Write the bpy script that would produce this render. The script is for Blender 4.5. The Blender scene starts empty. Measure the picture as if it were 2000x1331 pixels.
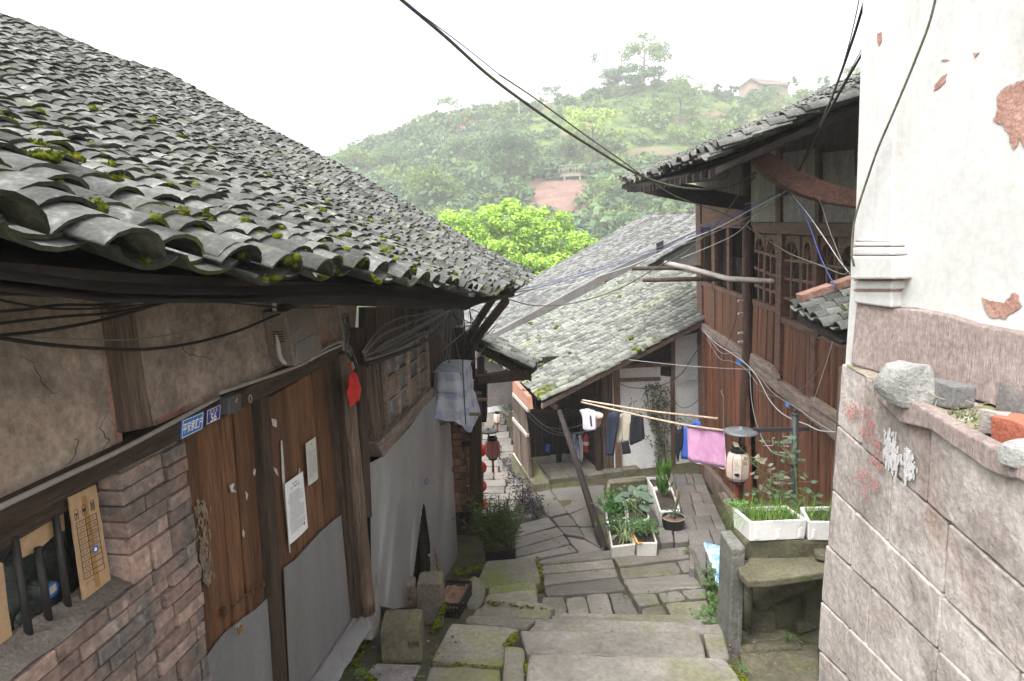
import bpy, bmesh, math, random
import numpy as np
from mathutils import Vector, Matrix, noise as mnoise
random.seed(7); RNG = np.random.default_rng(7)
SC = bpy.context.scene
COL = SC.collection
PI = math.pi
V = Vector
# ---------------------------------------------------------------- camera model (used to survey the place)
TH, RO, FPX = math.radians(10.2), math.radians(1.2), 1333.3
_c, _s, _cr, _sr = math.cos(TH), math.sin(TH), math.cos(RO), math.sin(RO)
_R0, _U0, CF = V((1,0,0)), V((0,_s,_c)), V((0,_c,-_s))
CR = _cr*_R0 - _sr*_U0
CU = _sr*_R0 + _cr*_U0
def ray(px, py): return CF + CR*((px-1000)/FPX) - CU*((py-665.5)/FPX)
def P(px, py, Y):
    r = ray(px, py); return r*(Y/r.y)
def onz(px, py, z):
    r = ray(px, py); return r*(z/r.z)
def onx(px, py, a, b):
    r = ray(px, py); return r*(a/(r.x-b*r.y))
def onp(px, py, p0, n):
    r = ray(px, py); return r*(V(p0).dot(n)/r.dot(n))
def pj(p):
    d = p.dot(CF); return 1000+FPX*p.dot(CR)/d, 665.5-FPX*p.dot(CU)/d
def lerp(a, b, t): return a+(b-a)*t
def rnd(a, b): return random.uniform(a, b)
UP = V((0,0,1))
# ---------------------------------------------------------------- mesh builder
class MB:
    def __init__(s): s.v = []; s.f = []
    def add(s, vs, fs):
        o = len(s.v); s.v.extend([tuple(p) for p in vs]); s.f.extend([tuple(i+o for i in f) for f in fs]); return s
    def box(s, o, ex, ey, ez):
        o, ex, ey, ez = V(o), V(ex), V(ey), V(ez)
        vs = [o, o+ex, o+ex+ey, o+ey, o+ez, o+ex+ez, o+ex+ey+ez, o+ey+ez]
        fs = [(0,3,2,1),(4,5,6,7),(0,1,5,4),(1,2,6,5),(2,3,7,6),(3,0,4,7)]
        if ex.cross(ey).dot(ez) < 0: fs = [f[::-1] for f in fs]
        return s.add(vs, fs)
    def abox(s, c, sx, sy, sz, rz=0.0, j=0.0):
        """axis box standing on c (centre of the base), turned rz, corners jittered j"""
        ca, sa = math.cos(rz), math.sin(rz); vs = []
        for z in (0, sz):
            for x, y in ((-1,-1),(1,-1),(1,1),(-1,1)):
                X, Y = x*sx/2, y*sy/2
                vs.append((c[0]+ca*X-sa*Y+rnd(-j,j), c[1]+sa*X+ca*Y+rnd(-j,j), c[2]+z+rnd(-j,j)))
        return s.add(vs, [(0,3,2,1),(4,5,6,7),(0,1,5,4),(1,2,6,5),(2,3,7,6),(3,0,4,7)])
    def prism(s, pts, vec):
        """polygon pts (front) swept by vec (to the back)"""
        pts = [V(p) for p in pts]; vec = V(vec); n = len(pts)
        nn = V((0,0,0))
        for i in range(n): nn += (pts[i]-pts[0]).cross(pts[(i+1)%n]-pts[0])
        if nn.dot(vec) > 0: pts = pts[::-1]
        fs = [tuple(range(n)), tuple(range(2*n-1, n-1, -1))]
        for i in range(n): k = (i+1)%n; fs.append((i, n+i, n+k, k))
        return s.add(pts+[p+vec for p in pts], fs)
    def tube(s, pts, r, n=6, cap=True):
        pts = [V(p) for p in pts]; m = len(pts)
        rr = r if isinstance(r, (list, tuple)) else [r]*m
        vs = []; fs = []; prev = None
        for i, p in enumerate(pts):
            t = (pts[min(i+1,m-1)]-pts[max(i-1,0)])
            if t.length < 1e-9: t = V((0,0,1))
            t.normalize()
            if prev is None:
                a = t.cross(UP)
                if a.length < 1e-3: a = t.cross(V((1,0,0)))
            else: a = prev - t*prev.dot(t)
            a.normalize(); prev = a; b = t.cross(a)
            for k in range(n):
                w = 2*PI*k/n; vs.append(p + (a*math.cos(w)+b*math.sin(w))*rr[i])
        for i in range(m-1):
            for k in range(n):
                q = (k+1)%n; fs.append((i*n+k, i*n+q, (i+1)*n+q, (i+1)*n+k))
        if cap: fs.append(tuple(range(n-1,-1,-1))); fs.append(tuple(range((m-1)*n, m*n)))
        return s.add(vs, fs)
    def lathe(s, prof, o, ax=(0,0,1), n=16, sq=None):
        """prof: (radius, height) pairs along ax"""
        ax = V(ax).normalized(); a = ax.cross(V((0,1,0)))
        if a.length < 1e-3: a = ax.cross(V((1,0,0)))
        a.normalize(); b = ax.cross(a); o = V(o); vs = []; fs = []
        for r, h in prof:
            for k in range(n):
                w = 2*PI*k/n; vs.append(o + ax*h + (a*math.cos(w)+b*math.sin(w))*r)
        for i in range(len(prof)-1):
            for k in range(n):
                q = (k+1)%n; fs.append((i*n+k, i*n+q, (i+1)*n+q, (i+1)*n+k))
        fs.append(tuple(range(n-1,-1,-1))); fs.append(tuple(range((len(prof)-1)*n, len(prof)*n)))
        return s.add(vs, fs)
    def blob(s, c, r, sub=2, amp=.25, fr=2.0, seed=0.0):
        """lumpy closed ball, r = (rx, ry, rz)"""
        vs, fs = ico(sub); c = V(c); out = []
        for p in vs:
            k = 1+amp*mnoise.noise(V(p)*fr+V((seed, seed*1.7, seed*.3)))
            out.append((c.x+p[0]*r[0]*k, c.y+p[1]*r[1]*k, c.z+p[2]*r[2]*k))
        return s.add(out, fs)
    def grid(s, fn, nu, nv, flip=False):
        vs = [fn(i/nu, j/nv) for j in range(nv+1) for i in range(nu+1)]; fs = []
        for j in range(nv):
            for i in range(nu):
                a = j*(nu+1)+i; q = (a, a+1, a+nu+2, a+nu+1); fs.append(q[::-1] if flip else q)
        return s.add(vs, fs)
    def rock(s, c, sx, sy, sz, rz=0, rough=.04, seed=0.0, sub=3):
        """cut block with worn, uneven faces: a subdivided box pushed by noise; c = centre of base"""
        n = sub; ca, sa = math.cos(rz), math.sin(rz); idx = {}; vs = []; fs = []
        def vid(i, j, k):
            if (i,j,k) in idx: return idx[(i,j,k)]
            x, y, z = i/n-.5, j/n-.5, k/n
            e = sum(1 for q in (i,j,k) if q in (0,n))
            sh = 1-.035*max(0, e-1)
            X, Y, Z = x*sx*sh, y*sy*sh, (z-.5)*sz*sh+.5*sz
            d = mnoise.noise_vector(V((X*4+seed*3.1, Y*4-seed, Z*4+seed*.7)))*rough
            X += d.x; Y += d.y; Z += d.z
            idx[(i,j,k)] = len(vs); vs.append((c[0]+ca*X-sa*Y, c[1]+sa*X+ca*Y, c[2]+Z)); return idx[(i,j,k)]
        for a in range(n):
            for b in range(n):
                fs += [tuple(vid(*q) for q in f) for f in (
                    ((a,b+1,0),(a+1,b+1,0),(a+1,b,0),(a,b,0)), ((a,b,n),(a+1,b,n),(a+1,b+1,n),(a,b+1,n)),
                    ((a,0,b),(a+1,0,b),(a+1,0,b+1),(a,0,b+1)), ((a,n,b+1),(a+1,n,b+1),(a+1,n,b),(a,n,b)),
                    ((0,a,b+1),(0,a+1,b+1),(0,a+1,b),(0,a,b)), ((n,a,b),(n,a+1,b),(n,a+1,b+1),(n,a,b+1)))]
        return s.add(vs, fs)
_ICO = {}
def ico(sub):
    if sub not in _ICO:
        b = bmesh.new(); bmesh.ops.create_icosphere(b, subdivisions=sub, radius=1)
        b.verts.index_update()
        _ICO[sub] = ([tuple(v.co) for v in b.verts], [tuple(v.index for v in f.verts) for f in b.faces]); b.free()
    return _ICO[sub]
def wloc(o):
    p = V((0,0,0))
    while o is not None: p = p+o.location; o = o.parent
    return p
def obj(name, mb, mat, parent=None, smooth=False, bevel=0.0, solid=0.0, subd=0, base=None):
    """ONE mesh object from world-space verts; parent: its thing (or part)"""
    me = bpy.data.meshes.new(name)
    if parent is not None: off = wloc(parent)
    elif base is not None: off = V(base)
    else:
        a = np.array(mb.v); off = V((float(a[:,0].mean()), float(a[:,1].mean()), float(a[:,2].min())))
    a = np.array(mb.v, dtype=float) - np.array(off)
    me.from_pydata(a.tolist(), [], mb.f); me.update()
    if hasattr(mb, 'mi'): me.polygons.foreach_set('material_index', mb.mi); smooth = True
    if smooth: me.polygons.foreach_set('use_smooth', [True]*len(me.polygons))
    for m in (mat if isinstance(mat, (list, tuple)) else [mat]): me.materials.append(m)
    o = bpy.data.objects.new(name, me); COL.objects.link(o)
    if parent is not None: o.parent = parent
    else: o.location = off
    if solid:
        q = o.modifiers.new('solid', 'SOLIDIFY'); q.thickness = solid; q.offset = 0
    if subd:
        q = o.modifiers.new('sub', 'SUBSURF'); q.levels = q.render_levels = subd
    if bevel:
        q = o.modifiers.new('bevel', 'BEVEL'); q.width = bevel; q.segments = 2; q.limit_method = 'ANGLE'
    return o
def tag(o, label, cat, group=None):
    o['label'] = label; o['category'] = cat
    if group: o['group'] = group
    return o
def thing(name, label, cat, loc, group=None):
    o = bpy.data.objects.new(name, None); COL.objects.link(o); o.location = V(loc); o.empty_display_size = .2
    return tag(o, label, cat, group)
def kind(o, k): o['kind'] = k; return o
def dup(root, loc, rz=0.0, sc=1.0, label=None):
    r = root.copy(); COL.objects.link(r); r.location = V(loc); r.rotation_euler = (0,0,rz); r.scale = (sc,sc,sc)
    if label: r['label'] = label
    for ch in root.children:
        c = ch.copy(); COL.objects.link(c); c.parent = r
        for g in ch.children:
            d = g.copy(); COL.objects.link(d); d.parent = c
    return r
# ---------------------------------------------------------------- materials
MATS = {}
def mat(name, c1, c2, scale=4.0, rough=.8, bump=.3, stretch=(1,1,1), island=0.0, layers=(), detail=8, spec=.3,
        bscale=None, bstretch=None, lo=.3, hi=.7, transl=0.0, metal=0.0, bdist=.02, alpha=1.0, grain=.30, gscale=None):
    """two noise-mixed colours + optional stain layers (colour, scale, lo, hi, amount, stretch) + bump + per-island value jitter"""
    m = bpy.data.materials.new(name); m.use_nodes = True; nt = m.node_tree; N = nt.nodes; L = nt.links
    b = N['Principled BSDF']; b.inputs['Roughness'].default_value = rough
    b.inputs['Specular IOR Level'].default_value = spec; b.inputs['Metallic'].default_value = metal
    tc = N.new('ShaderNodeTexCoord')
    def noise(sc, st, det=detail, dist=0.0):
        mp = N.new('ShaderNodeMapping'); mp.inputs['Scale'].default_value = st
        L.new(tc.outputs['Object'], mp.inputs['Vector'])
        n = N.new('ShaderNodeTexNoise'); n.inputs['Scale'].default_value = sc; n.inputs['Detail'].default_value = det
        n.inputs['Roughness'].default_value = .62; n.inputs['Distortion'].default_value = dist
        L.new(mp.outputs[0], n.inputs['Vector']); return n
    def remap(sock, a, bb):
        r = N.new('ShaderNodeMapRange'); r.inputs['From Min'].default_value = a; r.inputs['From Max'].default_value = bb
        L.new(sock, r.inputs['Value']); return r.outputs[0]
    def mix(f, a, bb, typ='MIX'):
        x = N.new('ShaderNodeMix'); x.data_type = 'RGBA'; x.blend_type = typ
        for s, val in ((x.inputs['Factor'], f), (x.inputs['A'], a), (x.inputs['B'], bb)):
            if isinstance(val, (int, float)): s.default_value = val
            elif isinstance(val, (tuple, list)): s.default_value = (*val, 1)
            else: L.new(val, s)
        return x.outputs['Result']
    base = mix(remap(noise(scale, stretch).outputs['Fac'], lo, hi), c1, c2)
    for ly in layers:
        col, sc, a, bb, amt = ly[:5]; st = ly[5] if len(ly) > 5 else (1,1,1)
        f = remap(noise(sc, st, dist=.4).outputs['Fac'], a, bb)
        k = N.new('ShaderNodeMath'); k.operation = 'MULTIPLY'; k.inputs[1].default_value = amt; L.new(f, k.inputs[0])
        base = mix(k.outputs[0], base, col)
    if grain:
        gn = noise(gscale or min(90, max(28, scale*14)), (tuple(q*.8 for q in stretch) if gscale else (1,1,1)), 5)
        gr = N.new('ShaderNodeMapRange'); gr.inputs['From Min'].default_value = .3; gr.inputs['From Max'].default_value = .7; gr.inputs['To Min'].default_value = 1-grain; gr.inputs['To Max'].default_value = 1+grain
        L.new(gn.outputs['Fac'], gr.inputs['Value']); hv = N.new('ShaderNodeHueSaturation'); L.new(gr.outputs[0], hv.inputs['Value']); L.new(base, hv.inputs['Color']); base = hv.outputs[0]
    if island:
        g = N.new('ShaderNodeNewGeometry')
        h = N.new('ShaderNodeHueSaturation'); L.new(remap2(N, L, g.outputs['Random Per Island'], 1-island, 1+island), h.inputs['Value'])
        L.new(base, h.inputs['Color']); base = h.outputs[0]
    L.new(base, b.inputs['Base Color'])
    if bump:
        bn = noise(bscale or scale*4, bstretch or stretch, 10)
        bp = N.new('ShaderNodeBump'); bp.inputs['Strength'].default_value = bump; bp.inputs['Distance'].default_value = bdist
        L.new(bn.outputs['Fac'], bp.inputs['Height']); L.new(bp.outputs[0], b.inputs['Normal'])
    if transl:
        t = N.new('ShaderNodeBsdfTranslucent'); L.new(base, t.inputs['Color'])
        ms = N.new('ShaderNodeMixShader'); ms.inputs[0].default_value = transl
        L.new(b.outputs[0], ms.inputs[1]); L.new(t.outputs[0], ms.inputs[2])
        L.new(ms.outputs[0], N['Material Output'].inputs['Surface'])
    if alpha < 1: b.inputs['Alpha'].default_value = alpha
    MATS[name] = m; return m
def remap2(N, L, sock, a, bb):
    r = N.new('ShaderNodeMapRange'); r.inputs['To Min'].default_value = a; r.inputs['To Max'].default_value = bb
    L.new(sock, r.inputs['Value']); return r.outputs[0]
def flat(name, c, rough=.6, metal=0.0, spec=.4, var=.12, scale=20):
    return mat(name, tuple(x*(1-var) for x in c), tuple(min(1,x*(1+var)) for x in c), scale, rough, .05, metal=metal, spec=spec, grain=.08)
def leafm(name, c1, c2, tr=.35, isl=.3, scale=1.5):
    return mat(name, c1, c2, scale, .55, 0, island=isl, transl=tr, spec=.25, grain=0)
TILE = mat('roof_tile', (.058,.06,.056), (.13,.131,.122), 5, .9, .8, island=.5, bscale=70, bdist=.006, spec=.2,
    layers=[((.25,.255,.235), 24, .54, .70, .6), ((.035,.035,.032), 4, .5, .72, .65), ((.12,.135,.05), 2.6, .57, .72, .55), ((.03,.03,.027), 40, .6, .72, .6)])
TILE_PALE = mat('roof_tile_pale', (.11,.115,.103), (.185,.19,.172), 5, .9, .6, island=.45, spec=.2, bscale=50, bdist=.006,
    layers=[((.27,.28,.25), 16, .52, .7, .35), ((.05,.05,.045), 6, .52, .72, .6), ((.15,.175,.07), 1.1, .54, .72, .5)])
TILE_MID = mat('roof_tile_mid', (.085,.087,.084), (.15,.152,.145), 5, .9, .6, island=.45, bscale=50, bdist=.006, spec=.2,
    layers=[((.22,.225,.21), 16, .52, .7, .5), ((.04,.04,.037), 6, .52, .72, .6)])
TILE_EDGE = mat('tile_edge_grime', (.018,.019,.016), (.06,.062,.05), 8, .95, .4, island=.5, spec=.1, layers=[((.07,.09,.015), 3, .5, .66, .75)])
EDGE_PALE = mat('tile_edge_pale', (.035,.036,.032), (.09,.092,.08), 8, .95, .4, island=.4, spec=.1)
MOSS = mat('moss', (.045,.066,.007), (.165,.17,.018), 14, .95, 1.0, island=.55, bscale=160, bdist=.012, spec=.05, transl=.15)
DARKWOOD = mat('old_dark_wood', (.028,.018,.013), (.085,.056,.04), 3, .8, .5, stretch=(6,6,.5), grain=.5, gscale=16, island=.3, bscale=20)
DARKWOOD_H = mat('old_dark_wood_beam', (.028,.018,.013), (.085,.056,.04), 3, .8, .5, stretch=(5,.5,7), grain=.5, gscale=16, island=.3, bscale=20)
BLACKWOOD = mat('near_black_wood', (.013,.010,.009), (.038,.029,.025), 3, .85, .4, stretch=(4,.6,5), island=.3, bscale=20)  # porch and eave shade is partly put into this near-black colour
DOORWOOD = mat('door_wood', (.07,.031,.015), (.165,.08,.04), 2.2, .65, .35, stretch=(9,9,.45), grain=.5, gscale=16, island=.32, bscale=14,
    layers=[((.05,.028,.018), 3, .54, .75, .8, (3,3,.5)), ((.25,.16,.1), 5, .6, .8, .35, (6,6,.4))])
REDWOOD = mat('red_brown_wood', (.07,.025,.013), (.18,.07,.036), 2.4, .6, .4, stretch=(9,9,.35), grain=.5, gscale=16, island=.4, bscale=14,
    layers=[((.02,.011,.008), 2.5, .54, .72, .8, (4,4,.4)), ((.23,.10,.05), 5, .62, .8, .5, (10,10,.3))])
REDBEAM = mat('red_brown_beam', (.07,.032,.022), (.165,.083,.06), 3, .65, .35, stretch=(5,.6,6), grain=.5, gscale=16, island=.25, bscale=16,
    layers=[((.24,.17,.13), 6, .6, .8, .5, (6,.5,6))])
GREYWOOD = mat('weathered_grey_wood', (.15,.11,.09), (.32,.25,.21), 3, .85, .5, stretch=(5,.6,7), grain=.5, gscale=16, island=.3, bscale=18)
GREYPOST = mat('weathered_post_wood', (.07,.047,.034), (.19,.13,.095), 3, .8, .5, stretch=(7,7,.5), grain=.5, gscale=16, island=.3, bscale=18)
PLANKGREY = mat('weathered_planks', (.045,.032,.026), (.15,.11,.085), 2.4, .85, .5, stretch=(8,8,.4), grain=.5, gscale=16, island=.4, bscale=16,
    layers=[((.22,.1,.05), 2, .6, .75, .45, (4,4,.5))])
def world_setup():
    w = bpy.data.worlds.new('World'); SC.world = w; w.use_nodes = True; nt = w.node_tree
    bg = nt.nodes['Background']; sk = nt.nodes.new('ShaderNodeTexSky'); sk.sky_type = 'NISHITA'; sk.sun_disc = False
    el, az = math.radians(62), math.radians(-140)
    sk.sun_elevation = el; sk.sun_rotation = az; sk.air_density = 1.0; sk.dust_density = 6.0; sk.ozone_density = 1.0
    hs = nt.nodes.new('ShaderNodeHueSaturation'); hs.inputs['Saturation'].default_value = .12
    nt.links.new(sk.outputs[0], hs.inputs['Color']); nt.links.new(hs.outputs[0], bg.inputs['Color'])
    bg.inputs['Strength'].default_value = .15
    s = bpy.data.lights.new('sun', 'SUN'); s.energy = .5; s.angle = math.radians(40); s.color = (1,.97,.93)
    so = bpy.data.objects.new('sun', s); COL.objects.link(so)
    # sun_rotation is measured clockwise from +Y (north)
    d = V((math.sin(az)*math.cos(el), math.cos(az)*math.cos(el), math.sin(el)))
    so.rotation_euler = (-d).to_track_quat('-Z', 'Y').to_euler()
    cam = bpy.data.cameras.new('camera'); cam.sensor_width = 36; cam.lens = FPX/2000*36; cam.clip_end = 5000; cam.clip_start = .05
    co = bpy.data.objects.new('camera', cam); COL.objects.link(co); SC.camera = co
    co.matrix_world = Matrix((( CR.x, CU.x, -CF.x, 0), (CR.y, CU.y, -CF.y, 0), (CR.z, CU.z, -CF.z, 0), (0,0,0,1)))
    vs = SC.view_settings; vs.view_transform = 'Standard'; vs.look = 'None'; vs.exposure = EXPOSURE; vs.gamma = 1
    SC.render.engine = 'CYCLES'; SC.cycles.use_denoising = True; SC.cycles.max_bounces = 8; SC.cycles.diffuse_bounces = 4
    SC.cycles.transparent_max_bounces = 12; SC.cycles.volume_bounces = 1; SC.cycles.sample_clamp_indirect = 6
EXPOSURE = 1.98
HAZE = .0019
# ---------------------------------------------------------------- tiled roofs
def roof_fn(E0, E1, R0, R1, sag=.06, wav=.03, seed=0):
    """E0..R1: polylines (lists) or end points of the eave and of the ridge, both run the same way; returns S(s, t)"""
    def along(A, s):
        if s <= 0: return A[0]+(A[1]-A[0])*(s*(len(A)-1))
        if s >= 1: return A[-1]+(A[-1]-A[-2])*((s-1)*(len(A)-1))
        k = s*(len(A)-1); i = min(int(k), len(A)-2); return lerp(A[i], A[i+1], k-i)
    E = E0 if isinstance(E0, list) else [E0, E1]
    R = R0 if isinstance(R0, list) else [R0, R1]
    def S(s, t):
        p = lerp(along(E, s), along(R, s), t)
        z = -sag*4*t*(1-t) + wav*mnoise.noise(V((s*5+seed, t*3, seed)))
        return p+V((0,0,z))
    return S
def tile_roof(S, width, length, pitch=.25, expo=.07, s0=0.0, s1=1.0, jit=1.0, rng=None, skip=.01, t1=1.0):
    """two layers of curved clay tiles laid over S: hollow tiles between ridged ones. width, length in metres"""
    rng = rng or np.random.default_rng(3)
    nc = int(width*(s1-s0)/pitch); nr = int(length*t1/expo)
    Na = 6; ang = np.linspace(-1.25, 1.25, Na+1)
    mb = MB(); ends = []; vs = []; fs = []
    q = []
    for i in range(Na): q.append((i, i+1, Na+1+i+1, Na+1+i))                       # top skin
    K = Na+1; o2, o3 = 2*K, 4*K
    for i in range(Na): q.append((o2+i+1, o2+i, o2+K+i, o2+K+i+1))                  # under skin
    q.append((0, K, o2+K, o2)); q.append((Na, o2+Na, o2+K+Na, K+Na))                # sides
    nlip = len(q)
    for i in range(Na): q.append((o3+K+i, o3+K+i+1, o3+i+1, o3+i))                  # front lip
    cnt = 0
    L = max(.17, expo*2.6)
    for c in range(nc+1):
        cj = rng.normal(0, .012)*jit
        for kind_ in (0, 1):
            s = s0+(c+(.5 if kind_ else 0))/nc*(s1-s0)
            if s > s1+1e-6: continue
            for r in range(nr):
                if rng.random() < skip: continue
                t = (r*expo+rng.normal(0, .013)*jit)/length
                if r == 0: t += rng.uniform(-.03, .015)/length*jit
                p = S(s, t); pu = S(s+.02, t); pt = S(s, t+.03)
                eu = (pu-p).normalized(); ev = (pt-p).normalized(); n = eu.cross(ev).normalized()
                if n.z < 0: n = -n
                yaw = rng.normal(0, .05)*jit; ev2 = ev*math.cos(yaw)+eu*math.sin(yaw); eu2 = eu*math.cos(yaw)-ev*math.sin(yaw)
                p = p+eu*(cj+rng.normal(0, .006)*jit)
                w = pitch*(.40 if kind_ == 0 else .46)*rng.uniform(.92, 1.06); h = pitch*(.21 if kind_ == 0 else -.16)
                base = .055+pitch*.02 if kind_ == 0 else .055
                lift = .016+rng.uniform(0, .012)*jit
                roll = rng.normal(0, .07)*jit; th_ = .010
                P0 = np.array(p); EU = np.array(eu2); EV = np.array(ev2); NN = np.array(n)
                xs = np.sin(ang)/math.sin(1.25)*w; zs = (np.cos(ang)-math.cos(1.25))/(1-math.cos(1.25))*h
                if kind_ == 1: zs = zs+.0
                def rowv(tt, lf, th): return P0+EU*xs[:,None]*(1-.06*tt)+EV*(tt*L)+NN*(zs[:,None]+base+lf-th+xs[:,None]*roll)
                blk = np.concatenate([rowv(0, lift, 0), rowv(1, 0, 0), rowv(0, lift, th_), rowv(1, 0, th_), rowv(0, lift, 0), rowv(0, lift, th_)])
                vs.append(blk); fs.extend([tuple(k+cnt for k in f) for f in q]); cnt += blk.shape[0]
                if kind_ == 0 or r == 0: ends.append((p+n*(base+lift+(h*.6 if kind_ == 0 else -.02)), n, ev, t, s))
    mb.v = np.concatenate(vs).tolist(); mb.f = fs; mb.mi = [1 if k >= nlip else 0 for k in range(len(q))]*len(vs)
    return mb, ends
def moss_on(ends, prob, size=(.02,.05), rng=None, sub=1, spikes=0):
    rng = rng or np.random.default_rng(5); mb = MB(); k = 0
    for p, n, ev, t, s in ends:
        if rng.random() > prob(p, t, s): continue
        k += 1; r = rng.uniform(*size)
        for q in range(int(rng.integers(1, 4))):
            c = p+V(rng.normal(0, r*.7, 3).tolist())*.8; c = c-n*r*.35
            rr = r*rng.uniform(.5, 1)
            mb.blob(c, (rr*rng.uniform(.8,1.5), rr*rng.uniform(.8,1.5), rr*.8), sub, .35, 2.5, k*1.37+q)
            for _ in range(spikes):
                d = V(rng.normal(0, 1, 3).tolist()); d.z = abs(d.z)+.1; d.normalize()
                a = d.orthogonal()*rr*.1; b0 = c+d*rr*.85
                mb.add([b0-a, b0+a, b0+d*rr*.42], [(0,1,2)])
    return mb
def roof_deck(S, drop=.05, nu=12, nv=8, s0=0.0, s1=1.0, t0=0.01):
    mb = MB(); mb.grid(lambda u, v: S(s0+(s1-s0)*u, t0+(1-t0)*v)-V((0,0,drop)), nu, nv)
    o = len(mb.v); mb.grid(lambda u, v: S(s0+(s1-s0)*u, t0+(1-t0)*v)-V((0,0,drop+.02)), nu, nv, flip=True)
    return mb
def rafters(S, n, drop=.07, w=.05, h=.07, t1=1.0, s0=0.0, s1=1.0, t0=-.005):
    mb = MB()
    for i in range(n):
        s = s0+(s1-s0)*(i+.5)/n; a = S(s, t0)-V((0,0,drop)); b = S(s, t1)-V((0,0,drop))
        d = b-a; e = V((d.y, -d.x, 0)).normalized()*w
        mb.box(a-e/2, d, e, V((0,0,-h)))
    return mb
# ---------------------------------------------------------------- writing
_TXT = {}
def text_mesh(body, bold=False):
    cu = bpy.data.curves.new('t', 'FONT'); cu.body = body; cu.align_x = 'CENTER'; cu.align_y = 'CENTER'; cu.resolution_u = 3
    cu.offset = .018 if bold else 0.0
    o = bpy.data.objects.new('t', cu); COL.objects.link(o); dg = bpy.context.evaluated_depsgraph_get(); dg.update()
    me = o.evaluated_get(dg).to_mesh()
    vs = [tuple(v.co) for v in me.vertices]; fs = [tuple(p.vertices) for p in me.polygons]
    o.evaluated_get(dg).to_mesh_clear(); bpy.data.objects.remove(o); bpy.data.curves.remove(cu)
    return vs, fs
def write(mb, body, c, ux, uy, h, lift, bold=False, maxw=None):
    """lay the letters flat on the plane (c, ux, uy); h = letter height"""
    vs, fs = text_mesh(body, bold)
    if not vs: return
    ux = V(ux).normalized(); uy = V(uy).normalized(); n = ux.cross(uy)
    xs = [p[0] for p in vs]; ys = [p[1] for p in vs]; k = h/max(1e-6, max(ys)-min(ys)); kx = k
    if maxw: kx = min(k, maxw/(max(xs)-min(xs)))
    cy = (max(ys)+min(ys))/2; cx = (max(xs)+min(xs))/2
    mb.add([V(c)+ux*((p[0]-cx)*kx)+uy*((p[1]-cy)*k)+n*lift for p in vs], fs)
# ---------------------------------------------------------------- wires
def sag_line(a, b, sag, n=14, wob=0.0, seed=0.0):
    out = []
    for i in range(n+1):
        t = i/n; p = lerp(V(a), V(b), t)-V((0,0,sag*4*t*(1-t)))
        if wob and 0 < i < n: p += mnoise.noise_vector(V((t*4+seed, seed, 0)))*wob
        out.append(p)
    return out
def smooth_path(pts, k=6):
    pts = [V(p) for p in pts]; out = []
    for i in range(len(pts)-1):
        p0 = pts[max(i-1,0)]; p1 = pts[i]; p2 = pts[i+1]; p3 = pts[min(i+2,len(pts)-1)]
        for j in range(k):
            t = j/k
            out.append(.5*((2*p1)+(p2-p0)*t+(2*p0-5*p1+4*p2-p3)*t*t+(3*p1-p0-3*p2+p3)*t**3))
    out.append(pts[-1]); return out
def cable(name, pts, r, m, label, cat='cable', group=None, n=6):
    mb = MB(); mb.tube(pts, r, n); return tag(obj(name, mb, m, smooth=True), label, cat, group)
# ---------------------------------------------------------------- leaves
def leaf(mb, p, d, n, L, W, fold=.15):
    """one pointed leaf: base p, direction d, facing n"""
    d = V(d).normalized(); s = d.cross(V(n))
    if s.length < 1e-4: s = d.orthogonal()
    s.normalize(); n = s.cross(d)
    mb.add([p, p+d*L*.45+s*W/2-n*W*fold, p+d*L-n*L*.08, p+d*L*.45-s*W/2-n*W*fold], [(0,1,2),(0,2,3)])
def blade(mb, p, d, L, W, droop=.5, k=4):
    """grass-like blade that arches over"""
    d = V(d).normalized(); s = d.cross(UP)
    if s.length < 1e-3: s = V((1,0,0))
    s.normalize(); vs = []; q = V(p); dd = V(d)
    for i in range(k+1):
        w = W*(1-(i/k)**1.6)+.0004; vs += [q-s*w/2, q+s*w/2]; q = q+dd*(L/k); dd = (dd-V((0,0,droop/k*1.6))).normalized()
    mb.add(vs, [(2*i, 2*i+1, 2*i+3, 2*i+2) for i in range(k)])
def leaf_cloud(rng, C, rad, n, size, flat_=.75, up=.35, shell=.55):
    """n rhombic leaves in the ball (C, rad), mostly near its skin; arrays (verts, faces)"""
    d = rng.normal(0, 1, (n,3)); d /= np.linalg.norm(d, axis=1)[:,None]
    r = shell+(1-shell)*rng.random(n)**.6
    c = np.array(C)+d*r[:,None]*np.array(rad)
    nn = d*.7+rng.normal(0, .55, (n,3))+np.array((0,0,up)); nn /= np.linalg.norm(nn, axis=1)[:,None]
    a = np.cross(nn, rng.normal(0, 1, (n,3))); a /= np.linalg.norm(a, axis=1)[:,None]
    b = np.cross(nn, a); s = size*rng.uniform(.6, 1.3, n)[:,None]
    vs = np.stack([c-a*s*.5, c+b*s*.28, c+a*s*.5, c-b*s*.28], 1).reshape(-1,3)
    return vs
def quads(vs, mb=None):
    mb = mb or MB(); o = len(mb.v); mb.v.extend(vs.tolist()); m = len(vs)//4
    mb.f.extend([(o+4*i, o+4*i+1, o+4*i+2, o+4*i+3) for i in range(m)]); return mb
world_setup()
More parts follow.
